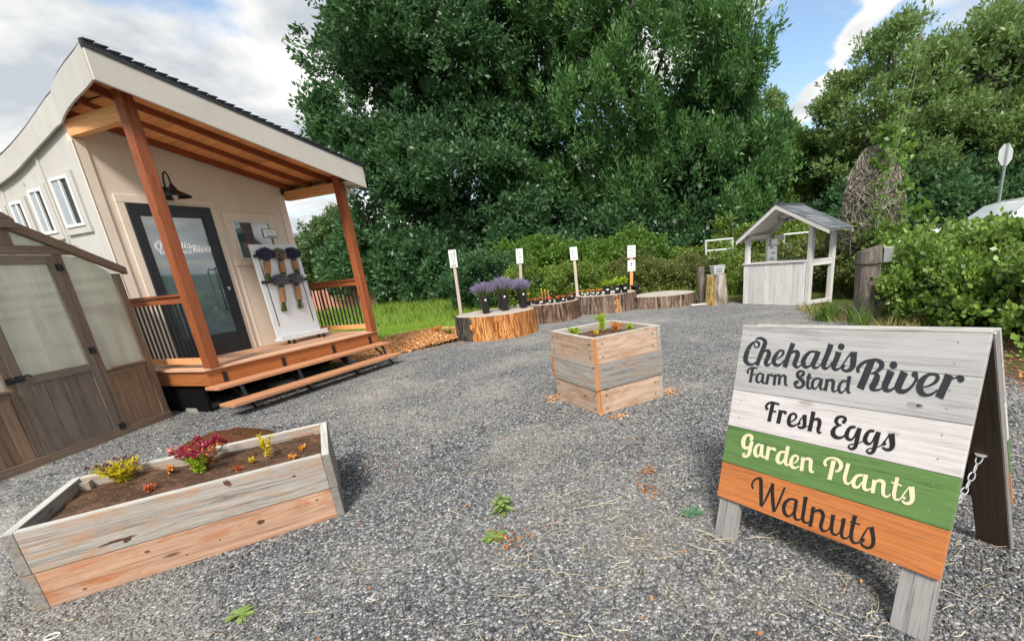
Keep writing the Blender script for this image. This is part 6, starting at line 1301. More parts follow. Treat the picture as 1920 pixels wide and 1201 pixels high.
BL_, BW_, BH_ = .838, .90, .773
P2 = thing('planter_box', 'tall square planter of stacked pale boards with lime seedlings, in mid gravel', 'planter', (-.053, 4.263, 0), R(31.46))
for i in range(3):
    z0, z1 = BH_ * i / 3 + .001, BH_ * (i + 1) / 3 - .001
    mt = ('weathered_pale', 'weathered_gray', 'weathered_pale')[i]; o_ = (.004, -.010, .0)[i]; T2 = .045
    B(o_, T2 + o_, o_, BW_ - o_, z0, z1, (.55, .75, .6)[i]).build('side_board', mt if i != 1 else 'weathered', P2, bevel=.003)
    B(o_ + .001, T2 + o_ - .001, o_ - .003, o_ - .0005, z0 + .001, z1 - .001).build('board_end', 'cut_end', P2)
    B(T2 + o_ + .001, BL_ - (.05 if i != 1 else 0), o_, T2 + o_, z0, z1, (.65, .8, .62)[i]).build('front_board', mt, P2, bevel=.003)
    B(BL_ - T2 - o_, BL_ - o_, o_ + (0 if i != 1 else T2 + .002), BW_ - o_, z0, z1).build('side_board', 'weathered', P2, bevel=.003)
    B(T2 + .001, BL_ - T2 - .001, BW_ - T2 - o_, BW_ - o_, z0, z1).build('rear_board', 'weathered', P2, bevel=.003)
    if i == 1:
        B(-.013, -.0105, BW_ - .04, BW_ + .008, z0, z1).build('board_end', 'cut_end', P2)
mb = MB(); T2 = .045
mb.box(.002, T2 - .003, .003, BW_ - .003, BH_ - .001, BH_ + .004); mb.box(BL_ - T2 + .003, BL_ - .002, .003, BW_ - .003, BH_ - .001, BH_ + .004)
mb.box(T2, BL_ - T2, .002, T2 - .002, BH_ - .001, BH_ + .004); mb.box(T2, BL_ - T2, BW_ - T2 + .002, BW_ - .002, BH_ - .001, BH_ + .004)
mb.build('top_edge', 'board_top', P2)
mb = MB()   # screw heads
for z in (.06, .19, .32, .45, .58, .71):
    for x in (.10, BL_ - .12): mb.box(x, x + .008, -.0125, .0005, z, z + .008, .5)
    for y in (.05, BW_ - .08): mb.box(-.0125, .0005, y, y + .008, z, z + .008, .5)
mb.build('screw_heads', 'black', P2)
soil_patch('soil', T2, BL_ - T2, T2, BW_ - T2, .70, P2, 4.1)

def mark(mb, cx, cz, rx, rz_, y, ang=0, n=18, rough=.25, seed=0):
    P = []
    for k in range(n):
        a = 2 * math.pi * k / n; q = 1 + rough * mnoise.noise(Vector((math.cos(a) * 2, math.sin(a) * 2, seed)))
        x_, z_ = rx * q * math.cos(a), rz_ * q * math.sin(a)
        P.append((cx + x_ * math.cos(ang) - z_ * math.sin(ang), y, cz + x_ * math.sin(ang) + z_ * math.cos(ang)))
    mb.add(P, [tuple(range(n))], None, .5)
# splits, swirls and knots of the long planter's front boards
for q_ in ((.37, .262, .085, .0075, -.0011, .05, .8), (.415, .252, .020, .012, -.0012, .5, .3), (.90, .425, .016, .022, -.0011, .5, .6), (.99, .125, .020, .014, .0029, 0, .2),
           (.19, .045, .009, .006, .0029, 0, .2), (.47, .15, .012, .007, .0029, 0, .2), (1.3, .16, .008, .005, .0029, 0, .2), (1.22, .36, .010, .006, -.0011, 0, .2), (.62, .06, .006, .004, .0029, 0, .2), (.78, .09, .005, .004, .0029, 0, .2)):
    mb = MB(); mark(mb, *q_[:6], seed=q_[0] * 9, rough=q_[6]); mb.build('knot', 'soil', P1, fix=False)


# ------------------------------------------------------------------ small plants
def loc(parent_like, x, y, z):
    return wmat(parent_like) @ Vector((x, y, z))
def tuft(name, lab, cat_, pos, n, h, spread, L, W, mat, group=None, stems=12, stem_mat='stem_green', seed=0, flowers=None, up=1.0):
    g = np.random.default_rng(seed)
    root = thing(name, lab, cat_, pos, g.uniform(0, 6), group)
    mb = MB(); tips = []
    for i in range(stems):
        a = g.uniform(0, 6.28); r_ = spread * g.uniform(.2, 1); hh = h * g.uniform(.6, 1.0)
        q = [(0, 0, -.01), (r_ * .4 * math.cos(a), r_ * .4 * math.sin(a), hh * .55), (r_ * math.cos(a), r_ * math.sin(a), hh)]
        tips.append(q); mb.tube(q, max(.0022, h * .012), 4)
    mb.build('stems', stem_mat, root)
    T = np.array(tips); k = g.integers(0, len(T), n); t_ = g.uniform(.15, 1, (n, 1))
    P = np.where(t_ < .5, T[k, 0] + (T[k, 1] - T[k, 0]) * t_ * 2, T[k, 1] + (T[k, 2] - T[k, 1]) * (t_ - .5) * 2)
    ax = g.normal(size=(n, 3)) * .8 + np.array([0, 0, up]); ax[:, :2] += P[:, :2] / max(spread, .01) * .7
    V, F, A_ = leaves(P, ax, g.normal(size=(n, 3)) + np.array([0, 0, .7]), L * g.uniform(.6, 1.2, n), W * g.uniform(.7, 1.2, n), g.uniform(0, 1, n))
    npmesh('leaves', V, F, A_, mat, root)
    if flowers:
        fm, fn_, fs, flat = flowers
        Pf = []; Ax = []
        for i in range(fn_):
            tp = T[i % len(T), 2] + np.array([g.normal(0, .015), g.normal(0, .015), g.uniform(0, .04)])
            for j in range(26):
                d = unit(g.normal(size=(1, 3)))[0]; d[2] = abs(d[2]) * flat
                Pf.append(tp + d * fs * .25); Ax.append(d)
        Pf = np.array(Pf); Ax = np.array(Ax)
        V, F, A_ = leaves(Pf, Ax, g.normal(size=Pf.shape), fs, fs * .5, g.uniform(0, 1, len(Pf)))
        npmesh('flowers', V, F, A_, fm, root)
    return root
tuft('lavender_plant', 'yellow-leaved plant with mauve seed heads at the near end of the long planter', 'plant', (-3.16, 2.76, .38), 900, .14, .105, .045, .009, 'leaf_yellow', seed=1, stems=30, flowers=('flower_mauve', 12, .019, 2.4))
tuft('flowering_plant', 'bushy crimson-flowered plant in the middle of the long planter', 'plant', (-2.71, 2.86, .38), 520, .17, .16, .040, .012, 'succulent', seed=2, stems=36, flowers=('flower_red', 34, .022, .8))
tuft('leafy_seedling', 'pale green leafy clump in front of the crimson flowers', 'plant', (-2.66, 2.76, .385), 260, .13, .06, .04, .016, 'leaf_lime', seed=3, stems=12)
tuft('tall_seedling', 'upright yellow-green sprig at the far end of the long planter', 'plant', (-2.33, 2.94, .38), 130, .19, .045, .040, .013, 'leaf_yellow', seed=4, stems=4, stem_mat='litter')
for i, (x, y, mt, lab, sc) in enumerate((
        (-2.80, 2.56, 'succulent', 'low red succulent against the near edge of the long planter', 1.1), (-2.93, 2.84, 'succulent_orange', 'low orange succulent between yellow plant and crimson flowers', 1.1),
        (-2.40, 2.76, 'succulent', 'small red succulent in front of the tall yellow sprig', .8), (-2.16, 3.03, 'succulent_orange', 'round orange succulent in the far corner of the long planter', .7),
        (-2.12, 2.87, 'succulent_orange', 'small orange sprout beside the far end board of the long planter', .7), (-2.42, 2.90, 'leaf_yellow', 'tiny yellow seedling right of the crimson flowers', .6))):
    tuft('succulent', lab, 'succulent', (x, y, .385), int(80 * sc), .035 * sc, .05 * sc, .026, .014, mt, 'succulents in the long planter', stems=8, seed=20 + i, stem_mat='litter')
tuft('tall_seedling', 'upright lime seedling in the middle of the tall square planter', 'plant', (.07, 5.08, .70), 130, .22, .07, .06, .022, 'leaf_lime', seed=8, stems=5, stem_mat='litter')
tuft('seedling', 'low lime seedling in the left corner of the tall square planter', 'plant', (-.24, 4.98, .70), 110, .09, .07, .05, .022, 'leaf_lime', 'seedlings in the square planter', seed=9, stems=6, stem_mat='litter')
tuft('seedling', 'orange and yellow seedling behind the upright one in the square planter', 'plant', (.22, 5.14, .70), 110, .08, .07, .045, .02, 'succulent_orange', 'seedlings in the square planter', seed=10, stems=6, stem_mat='litter')
tuft('seedling', 'low yellow seedling in the right corner of the tall square planter', 'plant', (.37, 4.99, .70), 90, .07, .06, .045, .02, 'leaf_lime', 'seedlings in the square planter', seed=11, stems=6, stem_mat='litter')
tuft('seedling', 'small yellow seedling at the near corner of the square planter', 'plant', (.0, 4.86, .70), 40, .05, .04, .04, .018, 'leaf_yellow', 'seedlings in the square planter', seed=12, stems=5, stem_mat='litter')
def rosette(name, lab, pos, n, L, W, mat, seed, rise=.5, group='weeds in the gravel', tall=0.0):
    g = np.random.default_rng(seed); root = thing(name, lab, 'weed', pos, 0, group)
    a = np.arange(n) * 2.4 + g.uniform(0, 1, n); e = g.uniform(.15, 1.1, n) * rise
    ax = np.stack([np.cos(a), np.sin(a), e], 1)
    V = []; F = []; AA = []
    for i in range(n):
        d = Vector(ax[i]).normalized(); s_ = d.cross(Vector((0, 0, 1))).normalized(); nn = s_.cross(d)
        l = L * g.uniform(.6, 1.1); w = W * g.uniform(.8, 1.2); zb = tall * i / n; vv = g.uniform(0, 1)
        b0 = len(V)
        for k, (t_, wd) in enumerate(((0, .12), (.3, .6), (.6, 1), (.85, .65), (1, .05))):
            c_ = Vector((0, 0, zb)) + d * l * t_ - Vector((0, 0, 1)) * l * .45 * t_ * t_ * (1 if tall == 0 else .8)
            c_.z = max(c_.z, .004)
            for sg in (-1, 0, 1): V.append(tuple(c_ + s_ * sg * w * wd * .5 + nn * abs(sg) * .12 * w)); AA.append(vv)
        for k in range(4):
            for q in (0, 1): F.append((b0 + k * 3 + q, b0 + k * 3 + q + 1, b0 + (k + 1) * 3 + q + 1, b0 + (k + 1) * 3 + q))
    npmesh('leaves', V, F, AA, mat, root)
    if tall:
        mb = MB(); mb.tube([(0, 0, 0), (.004, 0, tall)], .004, 5); mb.build('stem', 'stem_green', root)
rosette('weed', 'upright broad-leaved green weed in the middle of the gravel', (-.705, 2.60, 0), 26, .085, .032, 'leaf_weed', 1, .5, tall=.11)
rosette('weed', 'low yellow-green weed just nearer than the upright one', (-.70, 2.31, 0), 24, .095, .028, 'leaf_weed', 2, .9)
rosette('weed', 'small green weed at the bottom edge near the long planter', (-1.84, 1.86, 0), 26, .085, .022, 'leaf_weed', 3, .9)
rosette('weed', 'small bluish-green weed beside the left leg of the sign board', (.46, 2.38, 0), 10, .085, .045, 'leaf_weed_blue', 4, .6)
mb = MB(); ring = [(.028 * math.cos(2 * math.pi * k / 16), .022 * math.sin(2 * math.pi * k / 16), .006) for k in range(17)]; mb.tube(ring, .0035, 5, .5)
rg = mb.build('plastic_ring', 'white_trim'); rg.location = (-2.72, 1.83, .004); tag(rg, 'small white plastic ring lying on the gravel in the lower left', 'ring')

# mulch heap behind the long planter
mb = MB(); n = 26; V = []
for j in range(n + 1):
    for i in range(n + 1):
        x, y = -1 + 2 * i / n, -1 + 2 * j / n; r_ = math.hypot(x, y)
        h = max(0, 1 - r_ ** 1.6) * .17 * (1 + .35 * mnoise.noise(Vector((x * 4, y * 4, 1)))) + .012 * mnoise.noise(Vector((x * 14, y * 14, 2))) - .004
        V.append((x * .46, y * .30, h * .85 if r_ < 1 else -.01))
F = [(j * (n + 1) + i, j * (n + 1) + i + 1, (j + 1) * (n + 1) + i + 1, (j + 1) * (n + 1) + i) for j in range(n) for i in range(n)]
mb.add(V, F, None, .5); mh = mb.build('mulch_heap', 'mulch', smooth=True, fix=False); mh.location = (-3.98, 4.50, 0); mh.rotation_euler = (0, 0, R(25)); tag(mh, 'low heap of reddish brown mulch behind the long planter', 'mulch heap')

# ------------------------------------------------------------------ log slabs
def log_slab(lab, cx, cy, r, h, mats, seed, split=None, ridges=.05, group='tree-trunk slabs used as plant tables', nm='log_slab', hole=0, flare=0.04, squash=1.0, pull=0):
    root = thing(nm, lab, 'log slab' if nm == 'log_slab' else 'stump', (cx, cy, 0), 0, group)
    n = 200; m_ = 14; V = []; F = []; mi = []
    def rad(a, t_):
        q = r * (1 + .05 * mnoise.noise(Vector((math.cos(a) * 1.3, math.sin(a) * 1.3, seed))))
        q += ridges * (abs(mnoise.noise(Vector((math.cos(a) * 9, math.sin(a) * 9, seed + t_ * .8)))) - .25) + ridges * .5 * mnoise.noise(Vector((math.cos(a) * 26, math.sin(a) * 26, seed + t_ * 1.6)))
        return q * (1 + flare * (1 - t_) ** 2)
    mb = MB()
    for j in range(m_ + 1):
        t_ = j / m_
        for k in range(n):
            a = 2 * math.pi * k / n; q = rad(a, t_)
            V.append((q * math.cos(a), q * math.sin(a) * squash, -.02 + (h + .02) * t_))
    for j in range(m_):
        for k in range(n):
            F.append((j * n + k, j * n + (k + 1) % n, (j + 1) * n + (k + 1) % n, (j + 1) * n + k))
            a = math.degrees(2 * math.pi * (k + .5) / n) % 360
            mi.append(1 if (split and split[0] < a + 2.5 * math.sin(j) < split[1]) else 0)
    mb.add(V, F, None, .5); mb.MI = mi
    o = mb.build('bark', list(mats), root, smooth=True, fix=False)
    mb = MB(); V = []; F = []
    rs = [0, .25, .5, .75, .93, 1.0]
    for i, s_ in enumerate(rs):
        for k in range(n):
            a = 2 * math.pi * k / n; q = rad(a, 1) * s_
            dz = -.012 if s_ == 1.0 else .008 * mnoise.noise(Vector((q * math.cos(a) * 3, q * math.sin(a) * 3, seed)))
            V.append((q * math.cos(a), q * math.sin(a) * squash, h + .004 + dz))
    for i in range(len(rs) - 1):
        for k in range(n): F.append((i * n + k, i * n + (k + 1) % n, (i + 1) * n + (k + 1) % n, (i + 1) * n + k))
    mb.add(V, F, None, .5); mb.build('cut_face', 'cut_top', root, smooth=True)
    return root
log_slab('thick trunk slab with peeled orange side, holding the lavender buckets', -2.30, 10.72, .90, .525, ('bark_orange', 'bark_dark'), 1.1, split=(150, 243), ridges=.045)
log_slab('brown-barked trunk slab behind the orange one, holding trays of red succulents', -1.27, 12.69, .86, .475, ('bark_brown',), 2.2)
log_slab('grey-brown trunk slab in the row, holding pots with lime green leaves', .36, 13.72, .92, .49, ('bark_gray', 'bark_orange'), 3.3, split=(285, 291))
log_slab('low bare trunk slab with cracked grey top, rightmost of the row', 2.06, 13.55, .90, .335, ('bark_gray',), 4.7)
st = log_slab('short upright stump with pale stripped wood, carrying a white box', 3.36, 12.55, .255, .80, ('bark_stump', 'bark_moss'), 6.2, split=(180, 245), ridges=.04, group=None, nm='stump', flare=.22)
bx = thing('box', 'pale grey plastic box sitting on the pale stump', 'box', (3.36, 12.42, .812), R(8))
mb = MB(); mb.hexa([(-.13, -.12, 0), (.13, -.12, 0), (.13, .12, 0), (-.13, .12, 0), (-.16, -.14, .20), (.16, -.14, .20), (.16, .14, .20), (-.16, .14, .20)]); mb.build('body', 'box_gray', bx, bevel=.008)
mb = MB(); mb.box(-.17, .17, -.15, .15, .201, .225, .5); mb.build('lid', 'box_gray', bx, bevel=.006)
mb = MB()
for i in range(3):
    for j in range(2): mb.box(-.09 + .06 * i, -.05 + .06 * i, -.143, -.136, .06 + .06 * j, .09 + .06 * j, .5)
mb.build('vent', 'gray_print', bx)
ot = thing('old_post', 'short dark post leaning behind the pale stump', 'post', (3.05, 12.95, 0), .3)
mb = MB(); mb.bar((0, 0, 0), (-.02, 0, 1.02), .16, .14, (0, 1, 0)); mb.build('post_body', 'post_old', ot, bevel=.01)
pk = thing('plank', 'pale plank lying on the gravel at the foot of the stump', 'plank', (2.95, 12.55, .02), R(3))
mb = MB(); mb.box(-.32, .32, -.12, .12, 0, .035); mb.build('board', 'board_top', pk, bevel=.003)

# buckets of lavender
def bucket(pos, r, h, lab, glab, size, seed, n=2400, mat='lavender'):
    b = thing('flower_bucket', lab, 'bucket', pos, 0, 'black flower buckets')
    mb = MB(); mb.lathe([(r * .72, 0), (r * .76, .01), (r * .84, h * .45), (r * .86, h * .46), (r * .9, h * .7), (r * .94, h * .71), (r, h), (r * 1.05, h + .008), (r * 1.05, h + .02), (r * .97, h + .02), (r * .93, h * .8), (.01, h * .8)], (0, 0, 0), 24, .5, cap=False)
    mb.build('body', 'black_plastic', b, smooth=True)
    mb = MB(); mb.box(r * .30, r * .62, -r * 1.03, -r * .93, h - .075, h - .035, .5); mb.build('price_tag', 'paper', b)
    g = np.random.default_rng(seed)
    bq = thing('lavender_bunch', glab, 'flowers', (pos[0], pos[1], pos[2] + h * .8), 0, 'lavender bunches in buckets')
    mb = MB(); tips = []
    for i in range(150):
        a = g.uniform(0, 6.28); q = math.sqrt(g.uniform(0, 1)); R_ = size * q; hh = size * 1.15 + .05 - size * .45 * q * q + g.uniform(-.03, .03)
        x0, y0 = r * .7 * q * math.cos(a), r * .7 * q * math.sin(a)
        tp = (R_ * math.cos(a), R_ * math.sin(a), hh)
        mb.tube([(x0, y0, -.03), (x0 * .5 + tp[0] * .5, y0 * .5 + tp[1] * .5, hh * .62), tp], .0022, 3)
        tips.append((tp, (tp[0] - x0, tp[1] - y0, hh)))
    mb.build('stems', 'stem_green', bq)
    Tp = np.array([t_[0] for t_ in tips]); Td = unit(np.array([t_[1] for t_ in tips])); k = g.integers(0, len(Tp), n)
    P = Tp[k] + Td[k] * g.uniform(-.08, .06, (n, 1)) + g.normal(0, .011, (n, 3))
    V, F, A_ = leaves(P, Td[k] + g.normal(0, .5, (n, 3)), g.normal(size=(n, 3)), .022, .014, np.clip(g.uniform(0, .7, n) + (P[:, 2] - P[:, 2].min()) * 1.2, 0, 1))
    npmesh('florets', V, F, A_, mat, bq)
bucket((-2.46, 10.45, .532), .105, .36, 'black bucket of lavender, leftmost on the orange slab', 'lavender bunch in the leftmost bucket', .25, 31)
bucket((-2.08, 10.72, .532), .115, .38, 'black bucket of lavender in the middle of the orange slab', 'widest lavender bunch, in the middle bucket', .29, 32, 3200)
bucket((-1.68, 10.98, .532), .11, .38, 'black ribbed bucket of lavender, rightmost on the orange slab', 'pale lavender bunch in the rightmost front bucket', .22, 33)
bucket((-1.78, 11.42, .532), .10, .36, 'black bucket tucked behind the rightmost lavender bucket', 'dark lavender bunch behind the pale rightmost bunch', .23, 34, 2000)
bucket((-2.22, 11.12, .532), .10, .36, 'black bucket tucked behind the middle lavender bucket', 'dusky lavender bunch behind the middle bunch', .22, 35, 2000)
# small pots
pot0 = None
pots = []
def small_pot(x, y, z, r, h, lab, plant_mat, plab, seed, tag_=True, grp='small black pots on the slabs', ph=.06, pn=60, pl=.05):
    b = thing('plant_pot', lab, 'plant pot', (x, y, z), random.uniform(-.4, .2), grp)
    mb = MB(); mb.lathe([(r * .75, 0), (r, h * .92), (r * 1.08, h * .93), (r * 1.08, h), (r * .95, h), (r * .93, h * .85), (.005, h * .85)], (0, 0, 0), 16, .5, cap=False); mb.build('pot_body', 'black_plastic', b, smooth=True)
    if tag_:
        mb = MB(); mb.box(-r * .35, r * .35, -r * 1.1, -r * .98, h * .5, h * .5 + .035, .5); mb.build('label_tag', 'paper', b)
    tuft('potted_plant', plab, 'plant', (x, y, z + h * .85), pn, ph, r * 1.1, pl, pl * .45, plant_mat, 'plants in the small pots', stems=7, seed=seed)
row2 = [(-1.72, 12.12), (-1.50, 12.16), (-1.33, 12.10), (-1.12, 12.14), (-.95, 12.20), (-.80, 12.30), (-1.62, 12.42), (-1.25, 12.45), (-.92, 12.52), (-.66, 12.46)]
ordn = ['first', 'second', 'third', 'fourth', 'fifth', 'sixth', 'seventh', 'eighth', 'ninth', 'tenth']
for i, (x, y) in enumerate(row2):
    fr = i < 6
    where = ('%s pot from the left in the front row on the brown slab' % ordn[i]) if fr else ('%s pot from the left in the back row on the brown slab' % ordn[i - 6])
    small_pot(x, y, .482, .075, .10, 'low black ' + where, 'succulent', 'red succulent, ' + where.replace(' pot from the left in the', ' in').replace(' row on the', ' row,'), 50 + i, i in (2, 3, 5), ph=.05)
for i, (x, y) in enumerate([(-.33, 13.52), (-.15, 13.38), (.02, 13.30), (.17, 13.22), (-.02, 13.62), (.20, 13.58)]):
    where = ('%s pot from the left in the front row on the grey-brown slab' % ordn[i]) if i < 4 else ('%s pot in the back row on the grey-brown slab' % ordn[i - 4])
    small_pot(x, y, .497, .07, .10, 'small black ' + where, 'succulent_orange', 'orange seedling, ' + where.replace(' pot from the left in the', ' in').replace(' row on the', ' row,').replace(' pot in the', ' in'), 70 + i, True, ph=.05)
small_pot(-.60, 12.62, .482, .10, .16, 'taller black pot at the right end of the brown slab', 'succulent', 'red succulent in the taller pot at the brown slab end', 79, True, ph=.04)
for i, (x, y, lab) in enumerate(((.41, 13.16, 'leftmost'), (.70, 13.10, 'middle'), (.90, 13.14, 'rightmost'))):
    small_pot(x, y, .497, .105, .24, 'tall black pot of lime leaves, %s of the three on the grey-brown slab' % lab, 'leaf_lime', 'lime green leafy plant in the %s tall pot' % lab, 80 + i, True, 'tall black pots of lime leaves', .20 if i != 0 else .16, 150, .10)
small_pot(1.30, 14.30, .0, .13, .62, 'dark empty-looking pot standing behind the bare slab by the stake', 'leaf_hedge_dark', 'sparse dark plant in the pot behind the bare slab', 90, False, None, .05, 20, .04)
for i, (x, y, lab) in enumerate(((-1.36, 12.30, 'left'), (-1.27, 12.28, 'middle'), (-1.19, 12.30, 'right'), (-1.72, 12.30, 'solitary far-left'))):
    b = thing('flower_spike', 'tall coral stem with yellow tip, %s of those rising from the red succulents' % lab, 'flower', (x, y, .56), 0, 'coral flower spikes')
    mb = MB(); mb.tube([(0, 0, 0), (.005, 0, .15), (0, .005, .27 - .03 * i)], .012 if i < 3 else .007, 6); mb.build('stem', 'stem_red' if i < 3 else 'stem_green', b)
    mb = MB(); mb.lathe([(.006, -.01), (.022, .01), (.024, .03), (.008, .045)], (0, 0, .27 - .03 * i), 8, .9); mb.build('bloom', 'leaf_yellow', b)

# price cards on stakes
def stake(lab, foot, top, cards, w, seed, prints, mat='stake'):
    f_ = Vector(foot); tp = Vector(top); d = (tp - f_).normalized()
    b = thing('stake_sign', lab, 'sign', f_, 0, 'price cards on stakes')
    mb = MB(); mb.bar((0, 0, -.05), tp - f_, w, .035, (0, 1, 0)); mb.build('stake', mat, b, bevel=.003)
    for (c0, c1, cw), pr in zip(cards, prints):
        y = -.024
        sx_ = d.x / d.z
        def q(xx, z, yy): return (xx + sx_ * (z - f_.z), yy, z - f_.z)
        mb = MB(); mb.hexa([q(-cw / 2, c0, y - .012), q(cw / 2, c0, y - .012), q(cw / 2, c0, y), q(-cw / 2, c0, y), q(-cw / 2, c1, y - .012), q(cw / 2, c1, y - .012), q(cw / 2, c1, y), q(-cw / 2, c1, y)], .5)
        cd = mb.build('card', 'paper', b)
        for mt in set(p[0] for p in pr):
            mb = MB()
            for (m2, x0, x1, z0, z1) in pr:
                if m2 != mt: continue
                H_ = c1 - c0
                mb.hexa([q(x0 * cw, c0 + z0 * H_, y - .0145), q(x1 * cw, c0 + z0 * H_, y - .0145), q(x1 * cw, c0 + z0 * H_, y - .0125), q(x0 * cw, c0 + z0 * H_, y - .0125),
                         q(x0 * cw, c0 + z1 * H_, y - .0145), q(x1 * cw, c0 + z1 * H_, y - .0145), q(x1 * cw, c0 + z1 * H_, y - .0125), q(x0 * cw, c0 + z1 * H_, y - .0125)], .5)
            mb.build('print', mt, cd)
lines = lambda xs, zs, mt='gray_print', th=.025: [(mt, xs[0] + random.uniform(0, .05), xs[1] - random.uniform(0, .08), z, z + th) for z in zs]
spr = [('green_print', .18, .30, .62, .90), ('green_print', .22, .26, .38, .62)]
stake('leftmost price card on a stake, left of the lavender buckets, with a lavender sprig', (-3.425, 11.75, .0), (-3.36, 11.75, 1.95), [(1.606, 2.025, .185)], .075, 1,
      [lines((-.38, .08), (.78, .70, .62, .54)) + spr + lines((-.2, .35), (.42, .32, .25)) + lines((-.35, .38), (.09,), 'ink', .05)])
stake('price card on a stake behind the rightmost lavender bunches', (-1.92, 12.30, .3), (-1.80, 12.30, 1.85), [(1.560, 1.925, .175)], .075, 2,
      [[('green_print', -.34, -.26, .55, .88), ('green_print', -.06, .02, .62, .9)] + lines((-.2, .35), (.5, .42, .35)) + lines((-.2, .3), (.12,), 'ink', .04)])
stake('price card on a pale stake behind the row of small orange seedlings', (-.48, 13.90, .3), (-.455, 13.90, 1.80), [(1.515, 1.885, .215)], .080, 3,
      [[('green_print', -.2, -.1, .5, .78)] + lines((0, .3), (.75, .66)) + lines((-.3, .3), (.25, .18, .10))])
stake('stake with two white cards one above the other, beside the lime green pots', (1.15, 14.30, .0), (1.28, 14.30, 1.75), [(1.430, 1.785, .245), (1.035, 1.365, .235)], .090, 4,
      [lines((-.32, .32), (.80, .76, .58, .54, .36, .32, .14, .10)), [('blue_print', -.12, .12, .58, .78), ('blue_print', -.1, .1, .40, .52)] + lines((-.35, .35), (.10, .15))], 'light_beam')

# ------------------------------------------------------------------ whitewashed kiosk
KA = R(-55.966)
KO = Vector((3.916, 12.0, 0))
KX = Vector((math.cos(KA), math.sin(KA), 0)); KY = Vector((math.cos(R(22)), math.sin(R(22)), 0))    # slightly out of square
Kk = thing('kiosk', 'small whitewashed board kiosk with a grey shingled gable roof', 'kiosk', KO, 0)
def kp(u, v_, z): return KX * (u + .04 * z) + KY * v_ + Vector((0, 0, z))
def kb(mb, u0, u1, v0, v1, z0, z1, v=None):
    mb.hexa([kp(u0, v0, z0), kp(u1, v0, z0), kp(u1, v1, z0), kp(u0, v1, z0), kp(u0, v0, z1), kp(u1, v0, z1), kp(u1, v1, z1), kp(u0, v1, z1)], v)
KW, KD = 1.80, .76
RU = .905
def kr(u, v_, z): return kp(u - .25 * (v_ - .3), v_, z)      # the roof sits slightly askew on the posts
zr_ = lambda u: 2.28 - (RU - u) * .65 if u < RU else 2.28 - (u - RU) * .50     # underside of the roof
for (u, v_) in ((0, 0), (KW - .10, 0), (0, KD - .09), (KW - .10, KD - .09)):
    mb = MB(); kb(mb, u, u + .10, v_ + (.0), v_ + .09, 0, zr_(u + .05) - .02); mb.build('post', 'kiosk', Kk, bevel=.005)
mb = MB(); nb = 11
for k in range(nb):
    u0 = .0 + (KW - .10) * k / nb; kb(mb, u0, u0 + (KW - .10) / nb - .005, -.022, -.002, .01, .985)
mb.build('front_boards', 'kiosk', Kk, bevel=.002)
mb = MB(); kb(mb, -.03, KW - .105, -.05, KD + .04, 1.0, 1.035); kb(mb, KW - .105, KW + .0, .10, KD - .1, .99, 1.03); mb.build('counter', 'kiosk', Kk, bevel=.004)
for (a, z) in ((KW - .095, .03), (.005, .03), (KW - .095, .90)):
    mb = MB(); kb(mb, a, a + .09, .092, KD - .092, z, z + .085); mb.build('side_rail', 'kiosk', Kk, bevel=.004)
mb = MB()
kb(mb, 0, .1, .0, KD, zr_(.05) - .12, zr_(.05) - .025); mb.build('tie_beam', 'kiosk', Kk, bevel=.003)
V0, V1 = -.20, KD + .10
for s_ in (0, 1):
    u0, u1 = ((-.20, RU), (RU, 2.21))[s_]
    mb = MB(); z0, z1 = zr_(u0), zr_(u1)
    mb.hexa([kr(u0, V0, z0), kr(u1, V0, z1), kr(u1, V1, z1), kr(u0, V1, z0), kr(u0, V0, z0 + .02), kr(u1, V0, z1 + .02), kr(u1, V1, z1 + .02), kr(u0, V1, z0 + .02)])
    rd = mb.build('roof_deck', 'kiosk', Kk)
    mb = MB()
    for v_ in (V0 - .022, V1 + .001):
        mb.hexa([kr(u0, v_, z0 - .065), kr(u1, v_, z1 - .065), kr(u1, v_ + .02, z1 - .065), kr(u0, v_ + .02, z0 - .065), kr(u0, v_, z0 + .03), kr(u1, v_, z1 + .03), kr(u1, v_ + .02, z1 + .03), kr(u0, v_ + .02, z0 + .03)])
    mb.build('barge_board', 'kiosk', Kk, bevel=.003)
    # shingle courses
    mb = MB(); nc = 9
    for c_ in range(nc):
        ta, tb = c_ / nc, (c_ + 1) / nc
        ea, eb = (u1, u0) if s_ == 0 else (u0, u1)     # from the ridge outward
        ua, ub = ea + (eb - ea) * ta, ea + (eb - ea) * (tb + .015)
        za, zb_ = zr_(ua) + .030, zr_(ub) + .036
        w_ = V0 - .03 - (.12 if c_ % 2 else 0)
        while w_ < V1 + .03:
            w1 = min(w_ + .235, V1 + .035); w0 = max(w_, V0 - .03)
            if w1 - w0 > .02:
                hh = random.uniform(0, .004)
                mb.hexa([kr(ua, w0, za), kr(ub, w0, zb_), kr(ub, w1 - .006, zb_), kr(ua, w1 - .006, za), kr(ua, w0, za + .006 + hh), kr(ub, w0, zb_ + .018 + hh), kr(ub, w1 - .006, zb_ + .018 + hh), kr(ua, w1 - .006, za + .006 + hh)])
            w_ += .24
    mb.build('shingles', 'roof_shingle', Kk)
mb = MB(); mb.hexa([kr(RU + a, v_, z) for z in (2.312, 2.330) for a, v_ in ((-.08, V0 - .03), (.08, V0 - .03), (.08, V1 + .03), (-.08, V1 + .03))], .4); mb.build('ridge_shingles', 'roof_shingle', Kk)
# sign board under the rear gable and an egg notice on the counter
ks = MB(); kb(ks, .56, 1.24, .30, .318, 1.945, 2.075, .5)
ksb = ks.build('name_board', 'kiosk', Kk)
def kfn(u0, z0, s_, a0, b0, vv): return lambda a, b, h: kp(u0 + (a - a0) * s_, vv - h * 1.2, z0 + (b - b0) * s_)
mb = MB()
